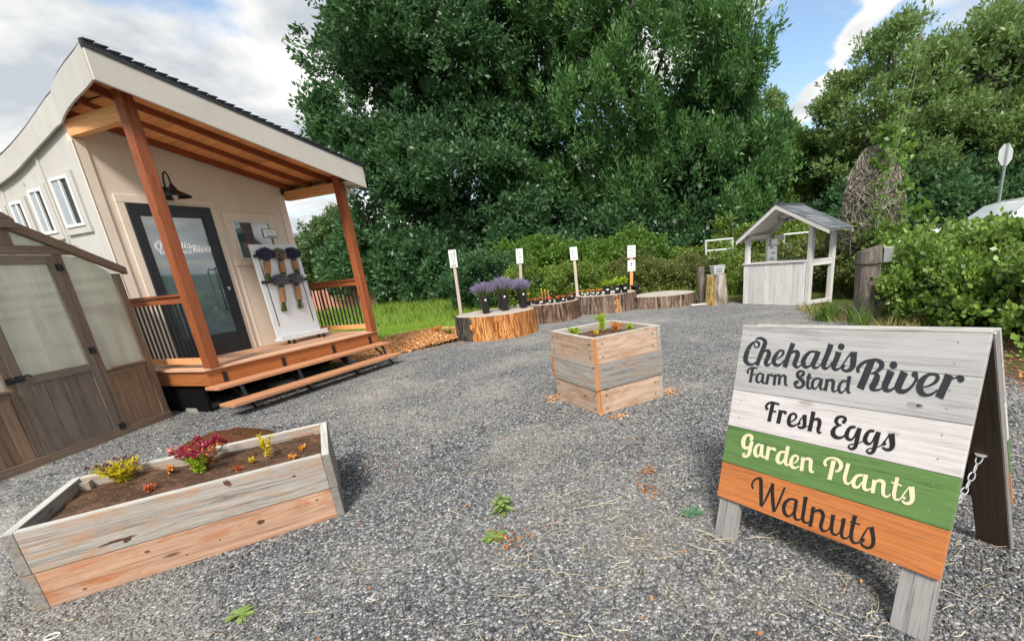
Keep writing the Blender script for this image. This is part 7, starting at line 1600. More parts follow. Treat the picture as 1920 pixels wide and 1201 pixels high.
# "Fresh" taken from the big sign's lettering, then H e r b s built from the same kind of strokes
keep = LETTERS['fresh_eggs'].split('|')
def put_rows(mb, rows, fn):
    for si, row in enumerate(rows):
        tok = row.split(); h = .001 + si * .0003
        off = 1 if tok[0] == 'd' else 0
        q = [int(x) / 5000 for x in tok[off:]]
        if off:
            mb.add([fn(q[i], q[i + 1], h) for i in range(0, len(q), 2)], [tuple(range(len(q) // 2))], None, .5)
        else:
            P = []
            for i in range(0, len(q), 4): P += [fn(q[i], q[i + 1], h), fn(q[i + 2], q[i + 3], h)]
            mb.add(P, [(2 * i, 2 * i + 1, 2 * i + 3, 2 * i + 2) for i in range(len(P) // 2 - 1)], None, .5)
fresh_rows = keep[:12]; egg_rows = keep[12:]
put_rows(mb, fresh_rows, kfn(.60, 2.00, 1.05, .17, .50, .299))
def stk(mb, pts, w, fn, h=.001):
    for (x0, y0), (x1, y1) in zip(pts, pts[1:]):
        dx, dy = x1 - x0, y1 - y0; L_ = math.hypot(dx, dy); nx, ny = -dy / L_ * w / 2, dx / L_ * w / 2
        mb.add([fn(x0 + nx, y0 + ny, h), fn(x0 - nx, y0 - ny, h), fn(x1 - nx, y1 - ny, h), fn(x1 + nx, y1 + ny, h)], [(0, 1, 2, 3)], None, .5); h += .0003
f2 = lambda a, b, h: kp(.96 + a, .299 - h, 1.96 + b)
stk(mb, [(0, 0), (.012, .095)], .016, f2); stk(mb, [(.05, 0), (.062, .095)], .016, f2); stk(mb, [(.0, .045), (.065, .05)], .010, f2)
stk(mb, [(.085, .03), (.12, .04), (.115, .062), (.09, .055), (.085, .015), (.115, .004)], .011, f2)
stk(mb, [(.14, 0), (.146, .062), (.17, .058)], .013, f2)
stk(mb, [(.19, .095), (.186, .0), (.215, .01), (.217, .045), (.19, .05)], .012, f2)
stk(mb, [(.262, .055), (.24, .05), (.262, .02), (.24, .004)], .012, f2)
mb.build('lettering', 'ink_black', ksb, fix=False)
hg = MB(); kb(hg, .18, .46, KD - .02, KD - .004, 1.52, 1.66, .5); hg.build('hanging_board', 'kiosk', Kk)
eg = thing('egg_sign', 'white notice about eggs standing at the left end of the kiosk counter', 'sign', KO + kp(.30, .42, 1.036), 0)
def ep(u, v_, z): return KX * u + KY * v_ + Vector((0, 0, z))
mb = MB(); f_ = lambda u0, u1, z0, z1, d0, d1: [ep(u0, d0, z0), ep(u1, d0, z0), ep(u1, d1, z0), ep(u0, d1, z0), ep(u0, d0, z1), ep(u1, d0, z1), ep(u1, d1, z1), ep(u0, d1, z1)]
mb.hexa(f_(0, .26, 0, .38, 0, .015), .5); mb.hexa(f_(.10, .26, .38, .53, .02, .035), .5); ec = mb.build('card', 'white_board', eg)
mb = MB(); mb.hexa(f_(-.0, .26, .372, .385, -.004, -.001), .5)
fe = lambda a, b, h: ep(.035 + (a - .43) * .62, -.001 - h, .22 + (b - .42) * .62)
eq = [int(x) / 5000 for r_ in egg_rows for x in r_.split() if x != 'd']; ea0, ea1 = min(eq[0::2]), max(eq[0::2]); eb0 = min(eq[1::2]); es = .20 / (ea1 - ea0)
put_rows(mb, egg_rows, lambda a, b, h: ep(.03 + (a - ea0) * es, -.002 - h, .17 + (b - eb0) * es))
for (z, w0, w1) in ((.315, .07, .17), (.335, .08, .14), (.095, .08, .18), (.055, .04, .22), (.035, .05, .20)):
    mb.hexa(f_(w0, w1, z, z + .012, -.004, -.001), .5)
mb.build('lettering', 'ink_black', ec, fix=False)

# ------------------------------------------------------------------ timber post with a grey box, gates, road sign, vehicle
mp = thing('timber_post', 'massive old grey timber post at the edge of the gravel, right of the kiosk', 'post', (4.72, 7.88, 0), R(-28))
mb = MB(); n = 20; V = []; F = []
prof = [(0, .20), (.35, .195), (.8, .19), (.98, .185), (1.0, .20), (1.02, .20), (1.12, .195), (1.22, .19), (1.25, .185)]
for z, r_ in prof:
    for k in range(n):
        a = 2 * math.pi * k / n; q = r_ * (1 + .10 * mnoise.noise(Vector((math.cos(a) * 2.5, math.sin(a) * 2.5, z * .5))) + .03 * math.cos(4 * a))
        V.append((q * math.cos(a) - .01 * z, q * math.sin(a), z + (.05 * math.cos(a) if z > 1.2 else 0)))
G_ = []
for j in range(len(prof)):
    for k in range(n): G_.append((prof[j][0] * 1.3 + 7, .22 * math.cos(2 * math.pi * k / n) + 3, .22 * math.sin(2 * math.pi * k / n)))
F = [(j * n + k, j * n + (k + 1) % n, (j + 1) * n + (k + 1) % n, (j + 1) * n + k) for j in range(len(prof) - 1) for k in range(n)] + [tuple(range((len(prof) - 1) * n, len(prof) * n))]
mb.add(V, F, G_, .5); mb.build('post_body', 'post_old', mp)
mb = MB(); mb.lathe([(.215, .995), (.22, .998), (.22, 1.006), (.215, 1.009)], (0, 0, 0), 20, .5, cap=False); mb.build('wire_band', 'chassis', mp)
gbx = thing('utility_box', 'pale grey metal box fixed to the right side of the old timber post', 'box', (4.98, 7.86, 1.00), R(-5))
B(-.07, .07, -.09, .09, 0, .25, .5).build('body', 'galv', gbx, bevel=.008)
B(-.075, .075, -.098, -.091, .005, .245, .5).build('door', 'galv', gbx, bevel=.004)
def gate(lab, x, y, z0, w, h, yaw, bars):
    b = thing('metal_gate', lab, 'gate', (x, y, 0), yaw, 'galvanised frames behind the hedge')
    mb = MB(); r_ = .035
    mb.bar((0, 0, z0), (0, 0, z0 + h), .07, .07, (0, 1, 0), .5); mb.bar((w, 0, z0), (w, 0, z0 + h), .07, .07, (0, 1, 0), .5)
    mb.build('upright', 'white_metal', b, bevel=.01)
    for t_ in bars:
        mb = MB(); mb.bar((.03, 0, z0 + h * t_), (w - .03, 0, z0 + h * t_), .06, .055, v=.5); mb.build('rail', 'white_metal', b, bevel=.01)
gate('low galvanised frame half hidden by the hedge left of the kiosk', 4.20, 17.0, .2, .95, 1.58, R(-2), (.98, .76))
gate('galvanised frame seen through the kiosk opening', 7.10, 17.2, .3, .95, 1.45, R(-8), (.98, .66, .35))
sx_, sy_ = 12.95, 15.0
ss = thing('stop_sign', 'back of an octagonal road sign on a steel pole above the brambles', 'road sign', (sx_, sy_, bank_h(sx_, sy_)), R(16))
mb = MB(); mb.bar((0, 0, 0), (.12, 0, 3.25), .06, .05, (0, 1, 0), .5); mb.build('pole', 'galv', ss)
mb = MB(); rr_ = .33
poly = [(.125 + rr_ * math.cos(R(22.5 + 45 * k)), 2.93 + rr_ * math.sin(R(22.5 + 45 * k))) for k in range(8)]
mb.prism(poly, 1, .03, .036, .5); mb.build('plate', 'white_metal', ss)
# white car on the road above the bank (mostly hidden by brambles)
cr_ = thing('parked_car', 'white car seen above the brambles at the right edge', 'car', (11.55, 12.6, .52), R(8))
prof = [(-2.2, .35), (-2.22, .78), (-2.05, .92), (-1.15, 1.02), (-.45, 1.40), (.1, 1.50), (1.2, 1.50), (1.9, 1.36), (2.2, 1.0), (2.25, .45), (2.2, .3)]
mb = MB(); V = []; yy = [-.86, -.80, 0, .80, .86]
secs = []
for y, k_ in ((-.88, .0), (-.86, .93), (-.66, 1.0), (0, 1.02), (.66, 1.0), (.86, .93), (.88, .0)):
    row = []
    for x, z in prof:
        zz = z if k_ == 1 else (min(z, .92) if abs(y) > .8 else z * (1 if z < 1 else k_))
        if abs(y) == .88: zz = min(z, .85)
        row.append((x * (.985 if abs(y) > .8 else 1), y, zz))
    secs.append(row)
for row in secs: V += row
np_ = len(prof)
F = [(j * np_ + i, j * np_ + i + 1, (j + 1) * np_ + i + 1, (j + 1) * np_ + i) for j in range(6) for i in range(np_ - 1)]
F += [tuple(range(np_ - 1, -1, -1)), tuple(range(6 * np_, 7 * np_))] + [(j * np_, (j + 1) * np_, (j + 1) * np_ + np_ - 1, j * np_ + np_ - 1) for j in range(6)]
mb.add(V, F, None, .5); mb.build('body', 'car_paint', cr_, smooth=False, bevel=.02)
mb = MB()
for sgn in (-1, 1):
    y0 = .885 * sgn; y1 = .74 * sgn
    for (a, b) in ((-.95, -.05), (.0, .95), (1.0, 1.75)):
        za = 1.36 if a > -.5 else 1.05
        mb.add([(a, y0, .93), (b, y0, .93), (b - .05, y1, 1.40), (a + (.35 if a < -.5 else .03), y1, 1.40 if a > -.5 else 1.36)], [(0, 1, 2, 3)], None, .5)
mb.build('side_window', 'car_glass', cr_)
mb = MB(); mb.add([(-1.12, -.62, 1.075), (-1.12, .62, 1.075), (-.50, .56, 1.405), (-.50, -.56, 1.405)], [(0, 1, 2, 3)], None, .5); mb.build('windscreen', 'windscreen', cr_)
for x in (-1.4, 1.4):
    for y in (-.82, .82):
        mb = MB(); V = []; n = 20; pf = [(.18, -.1), (.31, -.1), (.33, -.06), (.33, .06), (.31, .1), (.18, .1)]
        for r_, d in pf:
            for k in range(n): V.append((x + r_ * math.cos(6.283 * k / n), y + d, .33 + r_ * math.sin(6.283 * k / n)))
        mb.add(V, [(i * n + k, i * n + (k + 1) % n, ((i + 1) % 6) * n + (k + 1) % n, ((i + 1) % 6) * n + k) for i in range(6) for k in range(n)], None, .5)
        w_ = mb.build('wheel', 'tyre', cr_); mb = MB()
        mb.add([(x + .19 * math.cos(6.283 * k / n), y + (.08 if y > 0 else -.08), .33 + .19 * math.sin(6.283 * k / n)) for k in range(n)], [tuple(range(n))], None, .5); mb.build('rim', 'galv', w_)
bp = thing('brick_stack', 'long low stack of reddish bricks on the grass beyond the porch railing', 'brick stack', (-13.1, 24.4, 0), R(25))
mb = MB()
for k in range(9):
    mb.box(-1.6 + k * .36, -1.26 + k * .36, -.3 + random.uniform(-.1, .1), .3, 0, .95 + .28 * math.sin(k * 1.1) + random.uniform(-.05, .05), .5)
mb.build('bricks', 'brick', bp)
cc = thing('dark_trailer', 'dark trailer standing in the field beyond the railing', 'trailer', (-16.8, 25.5, 0), R(20))
mb = MB(); mb.box(-.9, .9, -.5, .5, .45, .75, .5); mb.box(.9, 1.9, -.04, .04, .5, .58, .5); mb.build('bed', 'chassis', cc, bevel=.02)
for y in (-.55, .55):
    mb = MB(); mb.bar((0, y - .08, .3), (0, y + .08, .3), .6, .6, v=.5); mb.build('wheel', 'tyre', cc, bevel=.15)

# ------------------------------------------------------------------ trees
def tree(nm, lab, base, lobes, mat, tips, tr, seed, group=None, **k):
    root = thing(nm, lab, 'tree', base, 0, group)
    gg = np.random.default_rng(seed + 900)
    xt, _o = lobes_clumps(lobes, 34, .7, 1.0, gg)
    tips = list(tips) + [tuple(p) for p in xt if p[2] > tips[0][2] * .25]
    trunk(root, base, tips, tr)
    crown('crown', lobes, mat, root, seed=seed, **k)
    return root
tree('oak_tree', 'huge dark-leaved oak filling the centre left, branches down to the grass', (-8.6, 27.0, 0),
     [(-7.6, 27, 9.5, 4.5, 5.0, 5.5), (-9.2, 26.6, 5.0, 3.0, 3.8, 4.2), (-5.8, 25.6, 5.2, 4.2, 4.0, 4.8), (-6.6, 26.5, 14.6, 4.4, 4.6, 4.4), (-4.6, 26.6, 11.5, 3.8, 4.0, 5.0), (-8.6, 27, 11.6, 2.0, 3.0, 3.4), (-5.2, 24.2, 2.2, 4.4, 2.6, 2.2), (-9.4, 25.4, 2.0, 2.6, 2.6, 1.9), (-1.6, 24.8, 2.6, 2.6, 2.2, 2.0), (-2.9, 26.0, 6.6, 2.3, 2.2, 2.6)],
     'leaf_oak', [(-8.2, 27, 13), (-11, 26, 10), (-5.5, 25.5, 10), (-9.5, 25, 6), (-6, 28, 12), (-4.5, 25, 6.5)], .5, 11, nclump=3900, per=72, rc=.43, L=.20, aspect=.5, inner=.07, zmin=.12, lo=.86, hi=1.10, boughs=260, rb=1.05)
tree('ash_tree', 'tall mid-green tree right of centre with upright feathery sprays', (3.2, 25.5, 0),
     [(3.4, 25.5, 9.6, 4.6, 4.2, 5.4), (5.8, 25.0, 7.0, 2.8, 3.2, 3.6), (.2, 25.4, 8.5, 3.2, 3.4, 4.4), (2.1, 25.6, 14.6, 4.3, 4.4, 4.6), (6.2, 25.6, 9.4, 1.5, 2.2, 2.6), (5.4, 23.6, 4.2, 4.0, 2.4, 2.2), (-1.6, 25.8, 13.0, 2.4, 3.0, 4.0), (7.6, 24.6, 4.2, 2.2, 2.2, 2.1), (-.4, 25.6, 4.6, 2.2, 2.0, 2.2)],
     'leaf_ash', [(3, 25.5, 14), (6.5, 25, 10), (.5, 25.2, 10), (4.6, 24.4, 8), (7.2, 25, 7), (1.5, 26.5, 12)], .38, 12, nclump=2900, per=72, rc=.40, L=.21, aspect=.34, up=.9, stretch=(.75, .75, 1.6), inner=.03, lo=.74, hi=1.20, boughs=210, rb=1.0)
tree('maple_tree', 'smaller rounded green tree between the tall tree and the kiosk roof', (11.2, 28.0, .3),
     [(11.4, 28, 4.3, 3.4, 2.8, 3.0), (9.6, 27, 3.6, 2.4, 2.2, 2.6), (13.3, 28, 3.2, 2.4, 2.2, 2.4)],
     'leaf_maple', [(11.3, 28, 6.5), (9.6, 27, 5), (13, 28, 4.5)], .2, 13, nclump=1100, per=70, rc=.4, L=.20, aspect=.5, inner=.10, boughs=60, rb=.9)
tree('pale_tree', 'tall pale tree with pointed top behind the maple', (10.9, 30.5, .3),
     [(10.6, 30.5, 7.0, 1.9, 2.0, 3.0), (12.6, 30, 4.6, 2.0, 2.0, 2.4)], 'leaf_right', [(10.7, 30.5, 9), (12, 30, 6)], .16, 17, nclump=420, per=70, rc=.4, L=.20, inner=.03, boughs=30, rb=.8)
tree('roadside_tree', 'airy olive-green tree with windblown crown, left of the right-hand group', (13.6, 22.5, .5),
     [(14.0, 22.5, 6.4, 2.2, 2.4, 2.7), (12.4, 22.3, 4.8, 1.4, 2.0, 1.5), (15.0, 22.5, 4.4, 2.6, 2.4, 2.4), (14.2, 22.4, 8.3, 1.2, 1.6, 1.2)],
     'leaf_right', [(13.8, 22.5, 9), (12.4, 22.3, 5.5), (15.2, 22.3, 7)], .2, 14, nclump=800, per=62, rc=.38, L=.19, aspect=.4, up=.5, stretch=(1.3, 1, .85), inner=.0, lo=.6, hi=1.2, boughs=60, rb=.8)
tree('roadside_tree', 'taller olive-green tree with ragged top at the right edge', (17.6, 22.0, .5),
     [(17.4, 22, 6.6, 2.7, 2.6, 2.9), (19.8, 22, 5.8, 2.8, 2.6, 3.0), (17.6, 22, 4.0, 3.2, 2.4, 2.4), (18.0, 22.0, 8.4, 1.7, 1.8, 1.1), (21, 22, 7.4, 2.2, 2.2, 2.0)],
     'leaf_right', [(17.6, 22, 10), (20, 22, 8), (16.5, 21.6, 7)], .22, 15, nclump=1150, per=65, rc=.40, L=.19, aspect=.4, up=.5, stretch=(1.3, 1, .85), inner=.02, lo=.65, hi=1.18, boughs=75, rb=.85)
tree('far_tree', 'pale green tree far off beyond the porch railing', (-33, 60, 0),
     [(-33.2, 60, 4.6, 3.2, 3, 3.8), (-30, 60, 5.6, 3.2, 3, 4.2), (-36, 61, 2.6, 2.6, 2.4, 2.6), (-28, 60, 2.6, 4.5, 2, 2.6)], 'leaf_far', [(-32, 60, 7), (-30, 60, 6)], .3, 16, nclump=700, per=60, rc=.6, L=.32, aspect=.6, inner=.1, boughs=60, rb=1.1)
tree('far_tree', 'distant round green tree low behind the shop', (-52, 78, 0), [(-52, 78, 2.6, 5, 4, 2.8), (-60, 80, 2.2, 5, 4, 2.4)], 'leaf_far', [(-52, 78, 4), (-58, 79, 3)], .3, 18, nclump=200, per=50, rc=1.1, L=.6, aspect=.6, inner=.1)

def bush(nm, lab, lobes, mat, seed, cat_='bush', group=None, canes=0, **k):
    b = np.array(lobes)[0]; bz = bank_h(b[0], b[1])
    root = thing(nm, lab, cat_, (b[0], b[1], bz), 0, group)
    crown('foliage', lobes, mat, root, seed=seed, **k)
    g = np.random.default_rng(seed + 500)
    mb = MB(); sh = []
    for i in range(canes * 2 or 10):
        lb = lobes[i % len(lobes)]
        a = g.uniform(0, 6.28)
        x0, y0 = lb[0] + g.uniform(-.4, .4) * lb[3], lb[1] + g.uniform(-.4, .4) * lb[4]
        x1, y1, z1 = lb[0] + lb[3] * .9 * math.cos(a), lb[1] + lb[4] * .9 * math.sin(a), lb[2] + lb[5] * g.uniform(-.2, .9)
        if canes: z1 += g.uniform(0, .35) * lb[5]
        cp = [(x0, y0, bank_h(x0, y0) - .02), ((x0 * .6 + x1 * .4), (y0 * .6 + y1 * .4), z1 * .75 + .1), ((x0 + 2 * x1) / 3, (y0 + 2 * y1) / 3, z1 + .15), (x1, y1, z1)]
        mb.tube(cp, .010, 5, r1=.003); sh += [np.array(cp[a_]) + (np.array(cp[a_ + 1]) - np.array(cp[a_])) * t_ for a_ in (1, 2) for t_ in g.uniform(0, 1, 9)]
    mb.build('canes', 'cane', root, world=True)
    if canes:
        Q = np.array(sh) + g.normal(0, .03, (len(sh), 3)); ax = g.normal(size=Q.shape) + np.array([0, 0, .3])
        V, F, A_ = leaves(Q, ax, g.normal(0, .5, Q.shape) + np.array([0, -.3, 1.]), k['L'] * g.uniform(.7, 1.4, len(Q)), k['L'] * .7, g.uniform(.5, 1, len(Q)))
        npmesh('shoot_leaves', V - np.array(wmat(root).translation), F, A_, 'leaf_vine', root)
    return root
HG = 'hedge bushes behind the slabs'
hb = [(-4.0, 17.6, 1.25, 1.2, 'leaf_oak', 'dark bushy undergrowth left of the hedge beneath the oak'), (-1.9, 16.4, .85, 1.3, 'leaf_hedge', 'bright green hedge bush behind the lavender bunches'),
      (-.2, 16.2, .80, 1.3, 'leaf_hedge', 'green hedge bush behind the pale stake'), (1.5, 16.3, .80, 1.3, 'leaf_hedge_dark', 'dull olive hedge bush behind the two-card stake'),
      (3.3, 16.0, .78, 1.3, 'leaf_hedge_dark', 'dull hedge bush behind the bare slab'), (4.9, 15.6, .70, 1.1, 'leaf_hedge', 'yellow-green hedge bush just left of the kiosk')]
for i, (x, y, z, r_, mt, lab) in enumerate(hb):
    bush('hedge_bush', lab, [(x, y, z * .75, r_, .9, z * .80), (x - .5, y + .2, z * .85, .8, .8, z * .55), (x + .6, y + .1, z * .8, .7, .8, z * .62)], mt, 40 + i, group=HG, nclump=620, per=34, rc=.16, L=.07, aspect=.6, inner=.2, zmin=.02, boughs=60, rb=.26, lo=.75, hi=1.12)
bush('ivy_mound', 'tall green ivy mound under the right-hand tree', [(-.2, 19.0, 1.1, 2.0, 1.2, 1.0), (1.6, 19.2, 1.1, 1.6, 1.1, 1.15), (-2.2, 19.5, 1.2, 1.6, 1.1, 1.2)], 'leaf_vine', 51, 'ivy', nclump=1000, per=40, rc=.22, L=.11, aspect=.75, inner=.15, boughs=90, rb=.4)
bush('ivy_mound', 'lower green ivy mound behind the hedge left of the kiosk', [(4.2, 19.0, .75, 1.7, 1.1, .75), (6.2, 19.5, 1.0, 1.6, 1.1, 1.0), (8.4, 19.6, 1.1, 1.6, 1.1, 1.1)], 'leaf_hedge', 52, 'ivy', nclump=800, per=40, rc=.22, L=.10, aspect=.7, inner=.15, boughs=80, rb=.4)
bush('dark_shrub', 'dark shrub mass under the right-hand trees', [(14.2, 20.2, 2.0, 2.4, 1.6, 2.0), (17.0, 20.2, 2.0, 2.2, 1.6, 2.0), (11.6, 20.6, 1.7, 1.6, 1.4, 1.7), (20, 20, 2, 2.4, 1.6, 2)], 'leaf_oak', 53, nclump=1100, per=55, rc=.4, L=.19, aspect=.5, inner=.2, boughs=80, rb=.8)
bush('dark_shrub', 'dark undergrowth in the shade below the oak', [(-6.0, 22.6, 1.1, 3.0, 1.0, 1.2), (-2.4, 22.4, 1.4, 2.4, 1.2, 1.6), (2.0, 23.0, 1.7, 3.0, 1.2, 1.9), (6.5, 22.6, 1.4, 2.6, 1.2, 1.6), (-1.0, 25.5, 2.8, 2.6, 1.2, 2.6)], 'leaf_oak', 54, nclump=1300, per=55, rc=.38, L=.18, aspect=.5, inner=.2, boughs=110, rb=.7)
# bramble bank on the right
BG = 'brambles on the right-hand bank'
bush('bramble', 'bright green bramble thicket just right of the timber post', [(5.9, 8.1, .55, .85, .9, .72), (5.6, 7.4, .45, .55, .7, .5)], 'leaf_bramble', 61, 'bramble', BG, 30, nclump=520, per=24, rc=.14, L=.078, aspect=.7, inner=.1, clumpv=.75, up=.6, zmin=.03, boughs=36, rb=.28, lo=.7, hi=1.25)
bush('bramble', 'bright green bramble thicket in the middle of the right bank, behind the sign', [(6.5, 7.0, .60, 1.0, 1.0, .74), (6.0, 6.1, .45, .7, .8, .52)], 'leaf_bramble', 62, 'bramble', BG, 34, nclump=700, per=24, rc=.14, L=.078, aspect=.7, inner=.1, clumpv=.75, up=.6, zmin=.03, boughs=48, rb=.30, lo=.7, hi=1.25)
bush('bramble', 'bramble thicket at the right edge of the photo', [(7.0, 6.0, .74, 1.1, 1.1, .88), (6.0, 5.1, .45, .8, .7, .55), (5.4, 4.7, .28, .5, .5, .34)], 'leaf_bramble', 63, 'bramble', BG, 40, nclump=820, per=24, rc=.14, L=.076, aspect=.7, inner=.1, clumpv=.75, up=.6, zmin=.03, boughs=56, rb=.30, lo=.7, hi=1.25)
bush('bramble', 'bramble thicket on top of the bank below the white car', [(8.2, 9.6, .78, 1.5, 1.2, .66), (9.6, 8.6, .8, 1.6, 1.2, .66), (7.2, 10.3, .7, 1.0, 1.0, .66)], 'leaf_bramble', 64, 'bramble', BG, 24, nclump=900, per=26, rc=.15, L=.09, aspect=.72, inner=.2, up=.6, boughs=80, rb=.25, lo=.7, hi=1.2)
bush('bramble', 'dark low growth behind the kiosk and timber post', [(6.95, 11.5, .75, .9, 1.0, .75), (5.6, 13.6, .6, .9, .9, .65), (7.2, 13.2, .9, 1.2, 1.0, .9)], 'leaf_hedge_dark', 65, 'bramble', BG, 12, nclump=600, per=34, rc=.16, L=.075, aspect=.6, inner=.2, boughs=60, rb=.28)
# dead-vine tangle on a snag, with a live vine up the guy wire
sg_ = thing('vine_snag', 'dead tree snag smothered in a grey-brown tangle of old vines', 'snag', (7.0, 11.7, .2), 0)
trunk(sg_, (7.0, 11.7, .1), [(6.95, 11.7, 3.0), (7.3, 11.6, 2.6)], .22)
mb = MB(); g = np.random.default_rng(77)
for i in range(520):
    t0 = g.uniform(.0, 1.0); a0 = g.uniform(0, 6.28)
    pts = []; a = a0; z = 3.45 - 2.2 * t0 * g.uniform(0, 1)
    for k in range(7):
        rr = .72 * math.sqrt(max(.03, 1 - (max(0, z - 1.2) / 2.35) ** 2)) * g.uniform(.7, 1.1)
        pts.append((7.0 + rr * math.cos(a), 11.7 + rr * math.sin(a), z))
        a += g.uniform(-.5, .5); z -= g.uniform(-.05, .34)
        if z < .15: break
    if len(pts) > 2: mb.tube(pts, g.uniform(.004, .011), 4)
mb.build('dead_vines', 'twig', sg_, world=True, fix=False)
crown('vine_leaves', [(7.45, 11.4, 1.6, .5, .5, 1.3), (7.2, 11.5, 2.9, .45, .45, .8), (7.1, 11.3, 3.6, .25, .25, .7)], 'leaf_vine', sg_, seed=71, nclump=70, per=26, rc=.18, L=.12, aspect=.8, inner=0)
gw = thing('guy_wire', 'thin wire rising out of the picture with a green vine climbing it', 'wire', (6.6, 10.7, .2), 0)
w0, w1 = Vector((6.5, 10.7, 1.4)), Vector((7.35, 10.5, 7.2))
mb = MB(); mb.tube([w0, w0.lerp(w1, .5) + Vector((.10, 0, -.05)), w1], .004, 5, .5); mb.build('wire', 'galv', gw, world=True)
mb = MB()
for s_ in range(2):
    pts = []
    for k in range(14):
        t_ = k / 13 * (.9 - .12 * s_); a = k * 1.1 + s_; pts.append(w0.lerp(w1, t_) + Vector((.05 * math.cos(a), .05 * math.sin(a), 0)))
    mb.tube(pts, .004, 4)
mb.build('vine_stem', 'cane', gw, world=True)
n = 420; tt = g.uniform(0, 1, n) ** 1.7 * .95; P = np.array([list(w0.lerp(w1, x)) for x in tt]) + g.normal(0, 1, (n, 3)) * (.06 + .16 * (1 - tt))[:, None]
V, F, A_ = leaves(P, g.normal(size=(n, 3)) + np.array([0, 0, -.5]), g.normal(size=(n, 3)) + np.array([0, -.5, .6]), g.uniform(.07, .14, n), g.uniform(.06, .1, n), g.uniform(0, 1, n))
npmesh('vine_leaves', V - np.array(gw.location), F, A_, 'leaf_vine', gw)

# ------------------------------------------------------------------ grass, chips, straw
def blades(name, P, h, w, mat, seed, lean=.35):
    g = np.random.default_rng(seed); n = len(P)
    a = g.uniform(0, 6.28, n); hh = h * g.uniform(.5, 1.3, n); l = g.normal(0, lean, (n, 2)) * hh[:, None]
    dx = np.stack([np.cos(a), np.sin(a), np.zeros(n)], 1) * w / 2
    mid = P + np.stack([l[:, 0] * .35, l[:, 1] * .35, hh * .6], 1); tip = P + np.stack([l[:, 0], l[:, 1], hh], 1)
    V = np.stack([P - dx, P + dx, mid + dx * .7, tip, mid - dx * .7], 1).reshape(-1, 3)
    F = np.arange(n * 5).reshape(-1, 5)
    return V, F, np.repeat(g.uniform(0, 1, n), 5)
g = np.random.default_rng(5)
def pts_in(poly, n, x0, x1, y0, y1, pw=1.0):
    P = np.stack([g.uniform(x0, x1, n), y0 + (y1 - y0) * g.uniform(0, 1, n) ** pw], 1); return P[in_poly(P, poly)]
LW = [(-24, 9), (-5.8, 8.6), (-5.9, 9.8), (-5.6, 11.2), (-5.1, 12.4), (-4.6, 12.9), (-3.2, 12.8), (-2.6, 13.4), (-2, 22), (-14, 34), (-30, 34)]
P1_ = pts_in(LW, 95000, -22, -2, 8.5, 30, 1.5)
z = np.zeros((len(P1_), 1)); P1_ = np.hstack([P1_, z])
h = np.where(P1_[:, 1] > 15, .20, .07) + .05 * np.sin(P1_[:, 0] * 1.3) * np.cos(P1_[:, 1] * .9)
V, F, A_ = blades('', P1_, h, .016, 'grass', 1)
tag(npmesh('grass', V, F, A_, 'grass', k=5), kind='stuff')
P2_ = pts_in([(-14, 19.5), (-2.6, 17), (-1.8, 15.2), (5.2, 14.4), (9, 16), (9.5, 21), (-13, 23)], 26000, -14, 9.5, 14.4, 23)
P2_ = np.hstack([P2_, np.array([[bank_h(x, y)] for x, y in P2_])])
V, F, A_ = blades('', P2_, .42, .02, 'grass', 2)
tag(npmesh('tall_grass', V, F, A_, 'grass', k=5), kind='stuff')
P3_ = np.concatenate([pts_in([(4.1, 8.6), (4.7, 6.6), (5.3, 7), (5.2, 9.4), (4.6, 10.4)], 2600, 4, 5.5, 6.5, 10.5), pts_in([(4.2, 3.3), (4.9, 4.7), (5.4, 5.4), (5.6, 4), (5.0, 3.0)], 1500, 4, 6, 2.8, 5.4), pts_in([(5.2, 14), (8, 15), (9, 18), (5, 18.5), (3, 16.4)], 6000, 3, 9, 14, 18.5)])
P3_ = np.hstack([P3_, np.array([[bank_h(x, y)] for x, y in P3_])])
V, F, A_ = blades('', P3_, np.where(P3_[:, 1] > 12, .55, .17), .011, 'grass_dry', 3, .5)
tag(npmesh('dry_grass', V, F, A_, 'grass_dry', k=5), kind='stuff')
for i, (x, y, hh, nn, lab) in enumerate(((4.32, 8.45, .42, 150, 'tuft of green grass left of the timber post'), (4.40, 7.45, .55, 60, 'tall weedy stems at the foot of the timber post'))):
    rt = thing('grass_tuft', lab, 'grass tuft', (x, y, 0), 0)
    Pq = np.hstack([g.normal(0, .10, (nn, 2)), np.zeros((nn, 1))]); V, F, A_ = blades('', Pq, hh * .8, .014, 'grass', 60 + i, .6); npmesh('blades', V, F, A_, 'leaf_vine', rt, k=5)
# chips: flat splinters
def chips(name, P, size, mat, seed, z=.006, jit=.02, asp=.35):
    g = np.random.default_rng(seed); n = len(P); a = g.uniform(0, 6.28, n)
    ax = np.stack([np.cos(a), np.sin(a), g.normal(0, .3, n)], 1); nr = g.normal(0, .45, (n, 3)) + np.array([0, 0, 1.])
    Q = np.hstack([P[:, :2], (z + g.uniform(0, jit, n) + (P[:, 2] if P.shape[1] > 2 else 0))[:, None]])
    return leaves(Q, ax, nr, size * g.uniform(.4, 1.5, n), size * asp * g.uniform(.5, 1.5, n), g.uniform(0, 1, n))
def mound(x, y):
    d = min(1, max(0, 1 - ((x + 4.15) / 1.35) ** 2 - ((y - 10.9) / 1.6) ** 2)); return .16 * d + .012 * (1 + mnoise.noise(Vector((x * 6, y * 6, 0))))
CP = [(-4.75, 8.55), (-4.25, 8.75), (-3.9, 9.35), (-3.3, 9.95), (-3.15, 10.2), (-3.1, 11.3), (-3.35, 12.2), (-3.9, 12.7), (-4.7, 12.7), (-5.3, 12.0), (-5.7, 10.6), (-5.8, 9.0)]
mb = MB(); V = []; nx = 40
for j in range(nx + 1):
    for i in range(nx + 1):
        x, y = -5.9 + 3.0 * i / nx, 8.4 + 4.5 * j / nx; V.append((x, y, mound(x, y) - .004))
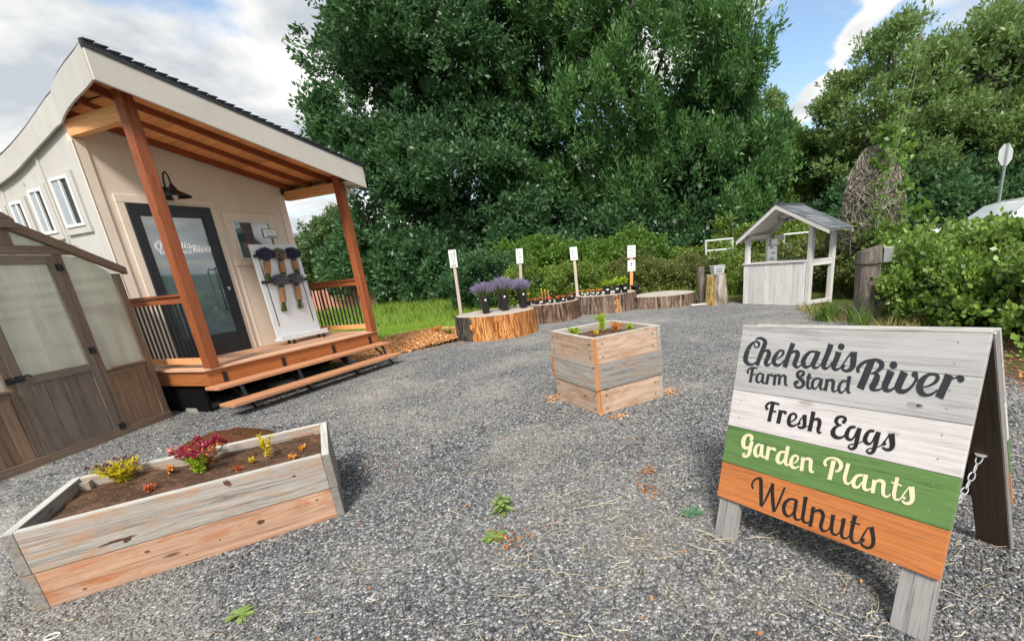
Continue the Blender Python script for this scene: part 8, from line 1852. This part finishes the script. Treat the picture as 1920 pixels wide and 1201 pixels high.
F = [(j * (nx + 1) + i, j * (nx + 1) + i + 1, (j + 1) * (nx + 1) + i + 1, (j + 1) * (nx + 1) + i) for j in range(nx) for i in range(nx)]
ctr = np.array([[(V[f[0]][0] + V[f[2]][0]) / 2, (V[f[0]][1] + V[f[2]][1]) / 2] for f in F]); ok = in_poly(ctr, CP)
mb.add(V, [f for f, k in zip(F, ok) if k], None, .5); tag(mb.build('chip_bed', 'chip_ground', smooth=True, fix=False), kind='structure')
Pc = pts_in(CP, 80000, -5.9, -3, 8.4, 12.8); Pc = np.hstack([Pc, np.array([[mound(x, y)] for x, y in Pc])])
V, F, A_ = chips('', Pc, .055, 'chip', 1, .004, .02)
# a few chips around the square planter and along the slab
extra = np.concatenate([g.normal(0, .07, (160, 2)) + np.array([-.55, 4.98]), g.normal(0, .07, (160, 2)) + np.array([.72, 4.80]), g.normal(0, .06, (90, 2)) + np.array([.10, 4.17]), g.uniform(-1, 1, (500, 2)) * np.array([.5, .9]) + np.array([-3.4, 10.0])])
V2, F2, A2 = chips('', extra, .03, 'chip', 2, .008, .02)
V, F, A_ = cat_parts([(V, F, A_), (V2, F2, A2)])
tag(npmesh('wood_chips', V, F, A_, 'chip'), kind='stuff')
for i, (x, y, lab) in enumerate(((-3.75, 10.75, 'small dry reddish plant on the wood chips left of the orange slab'), (-3.42, 10.55, 'small olive plant on the wood chips beside the dark bark'))):
    tuft('low_plant', lab, 'plant', (x, y, mound(x, y)), 260, .16, .22, .05, .014, ('succulent_orange', 'leaf_hedge')[i], seed=90 + i, stems=30, stem_mat='litter')
# straw and leaf scraps
Ps = pts_in(gp, 1500, -3.5, 4.2, 1.1, 6.5, 1.2); d_ = g.uniform(0, 1, len(Ps)); keep_ = (Ps[:, 0] > -.6) | (d_ < .25); Ps = Ps[keep_]
mb = MB()
Ps = np.concatenate([Ps[:1100], pts_in([(-.6, 1.2), (3, 1.2), (3.2, 2.6), (.8, 3.2), (-.6, 2.8)], 500, -.6, 3.2, 1.2, 3.2)])
for (x, y) in Ps:
    a = g.uniform(0, 6.28); l = g.lognormal(-2.6, .5); c = g.normal(0, .5); pts = []
    for k in range(5):
        pts.append((x, y, .014 + g.uniform(0, .006))); x += l / 4 * math.cos(a); y += l / 4 * math.sin(a); a += c / 2
    mb.tube(pts, g.uniform(.0010, .0024), 3)
tag(mb.build('straw', 'straw', fix=False), kind='stuff')
Pl = pts_in(gp, 420, -3.5, 4.2, 1.2, 7, 1.2)
Pl = np.concatenate([Pl, g.normal(0, .05, (60, 2)) + np.array([.24, 2.70]), g.normal(0, .05, (50, 2)) + np.array([.27, 2.95]), g.normal(0, .06, (50, 2)) + np.array([-.6, 2.25])])
V, F, A_ = chips('', Pl, .022, 'litter', 9, .012, .006, .7)
V2, F2, A2 = chips('', pts_in([(4.0, 2.0), (3.6, 4.4), (4.4, 6.6), (5.6, 6.2), (6.2, 3.6), (5.6, 1.8)], 5200, 3.6, 6.2, 1.8, 6.6), .035, 'litter', 10, .004, .02, .7)
V, F, A_ = cat_parts([(V, F, A_), (V2, F2, A2)])
tag(npmesh('leaf_litter', V, F, A_, 'litter'), kind='stuff')
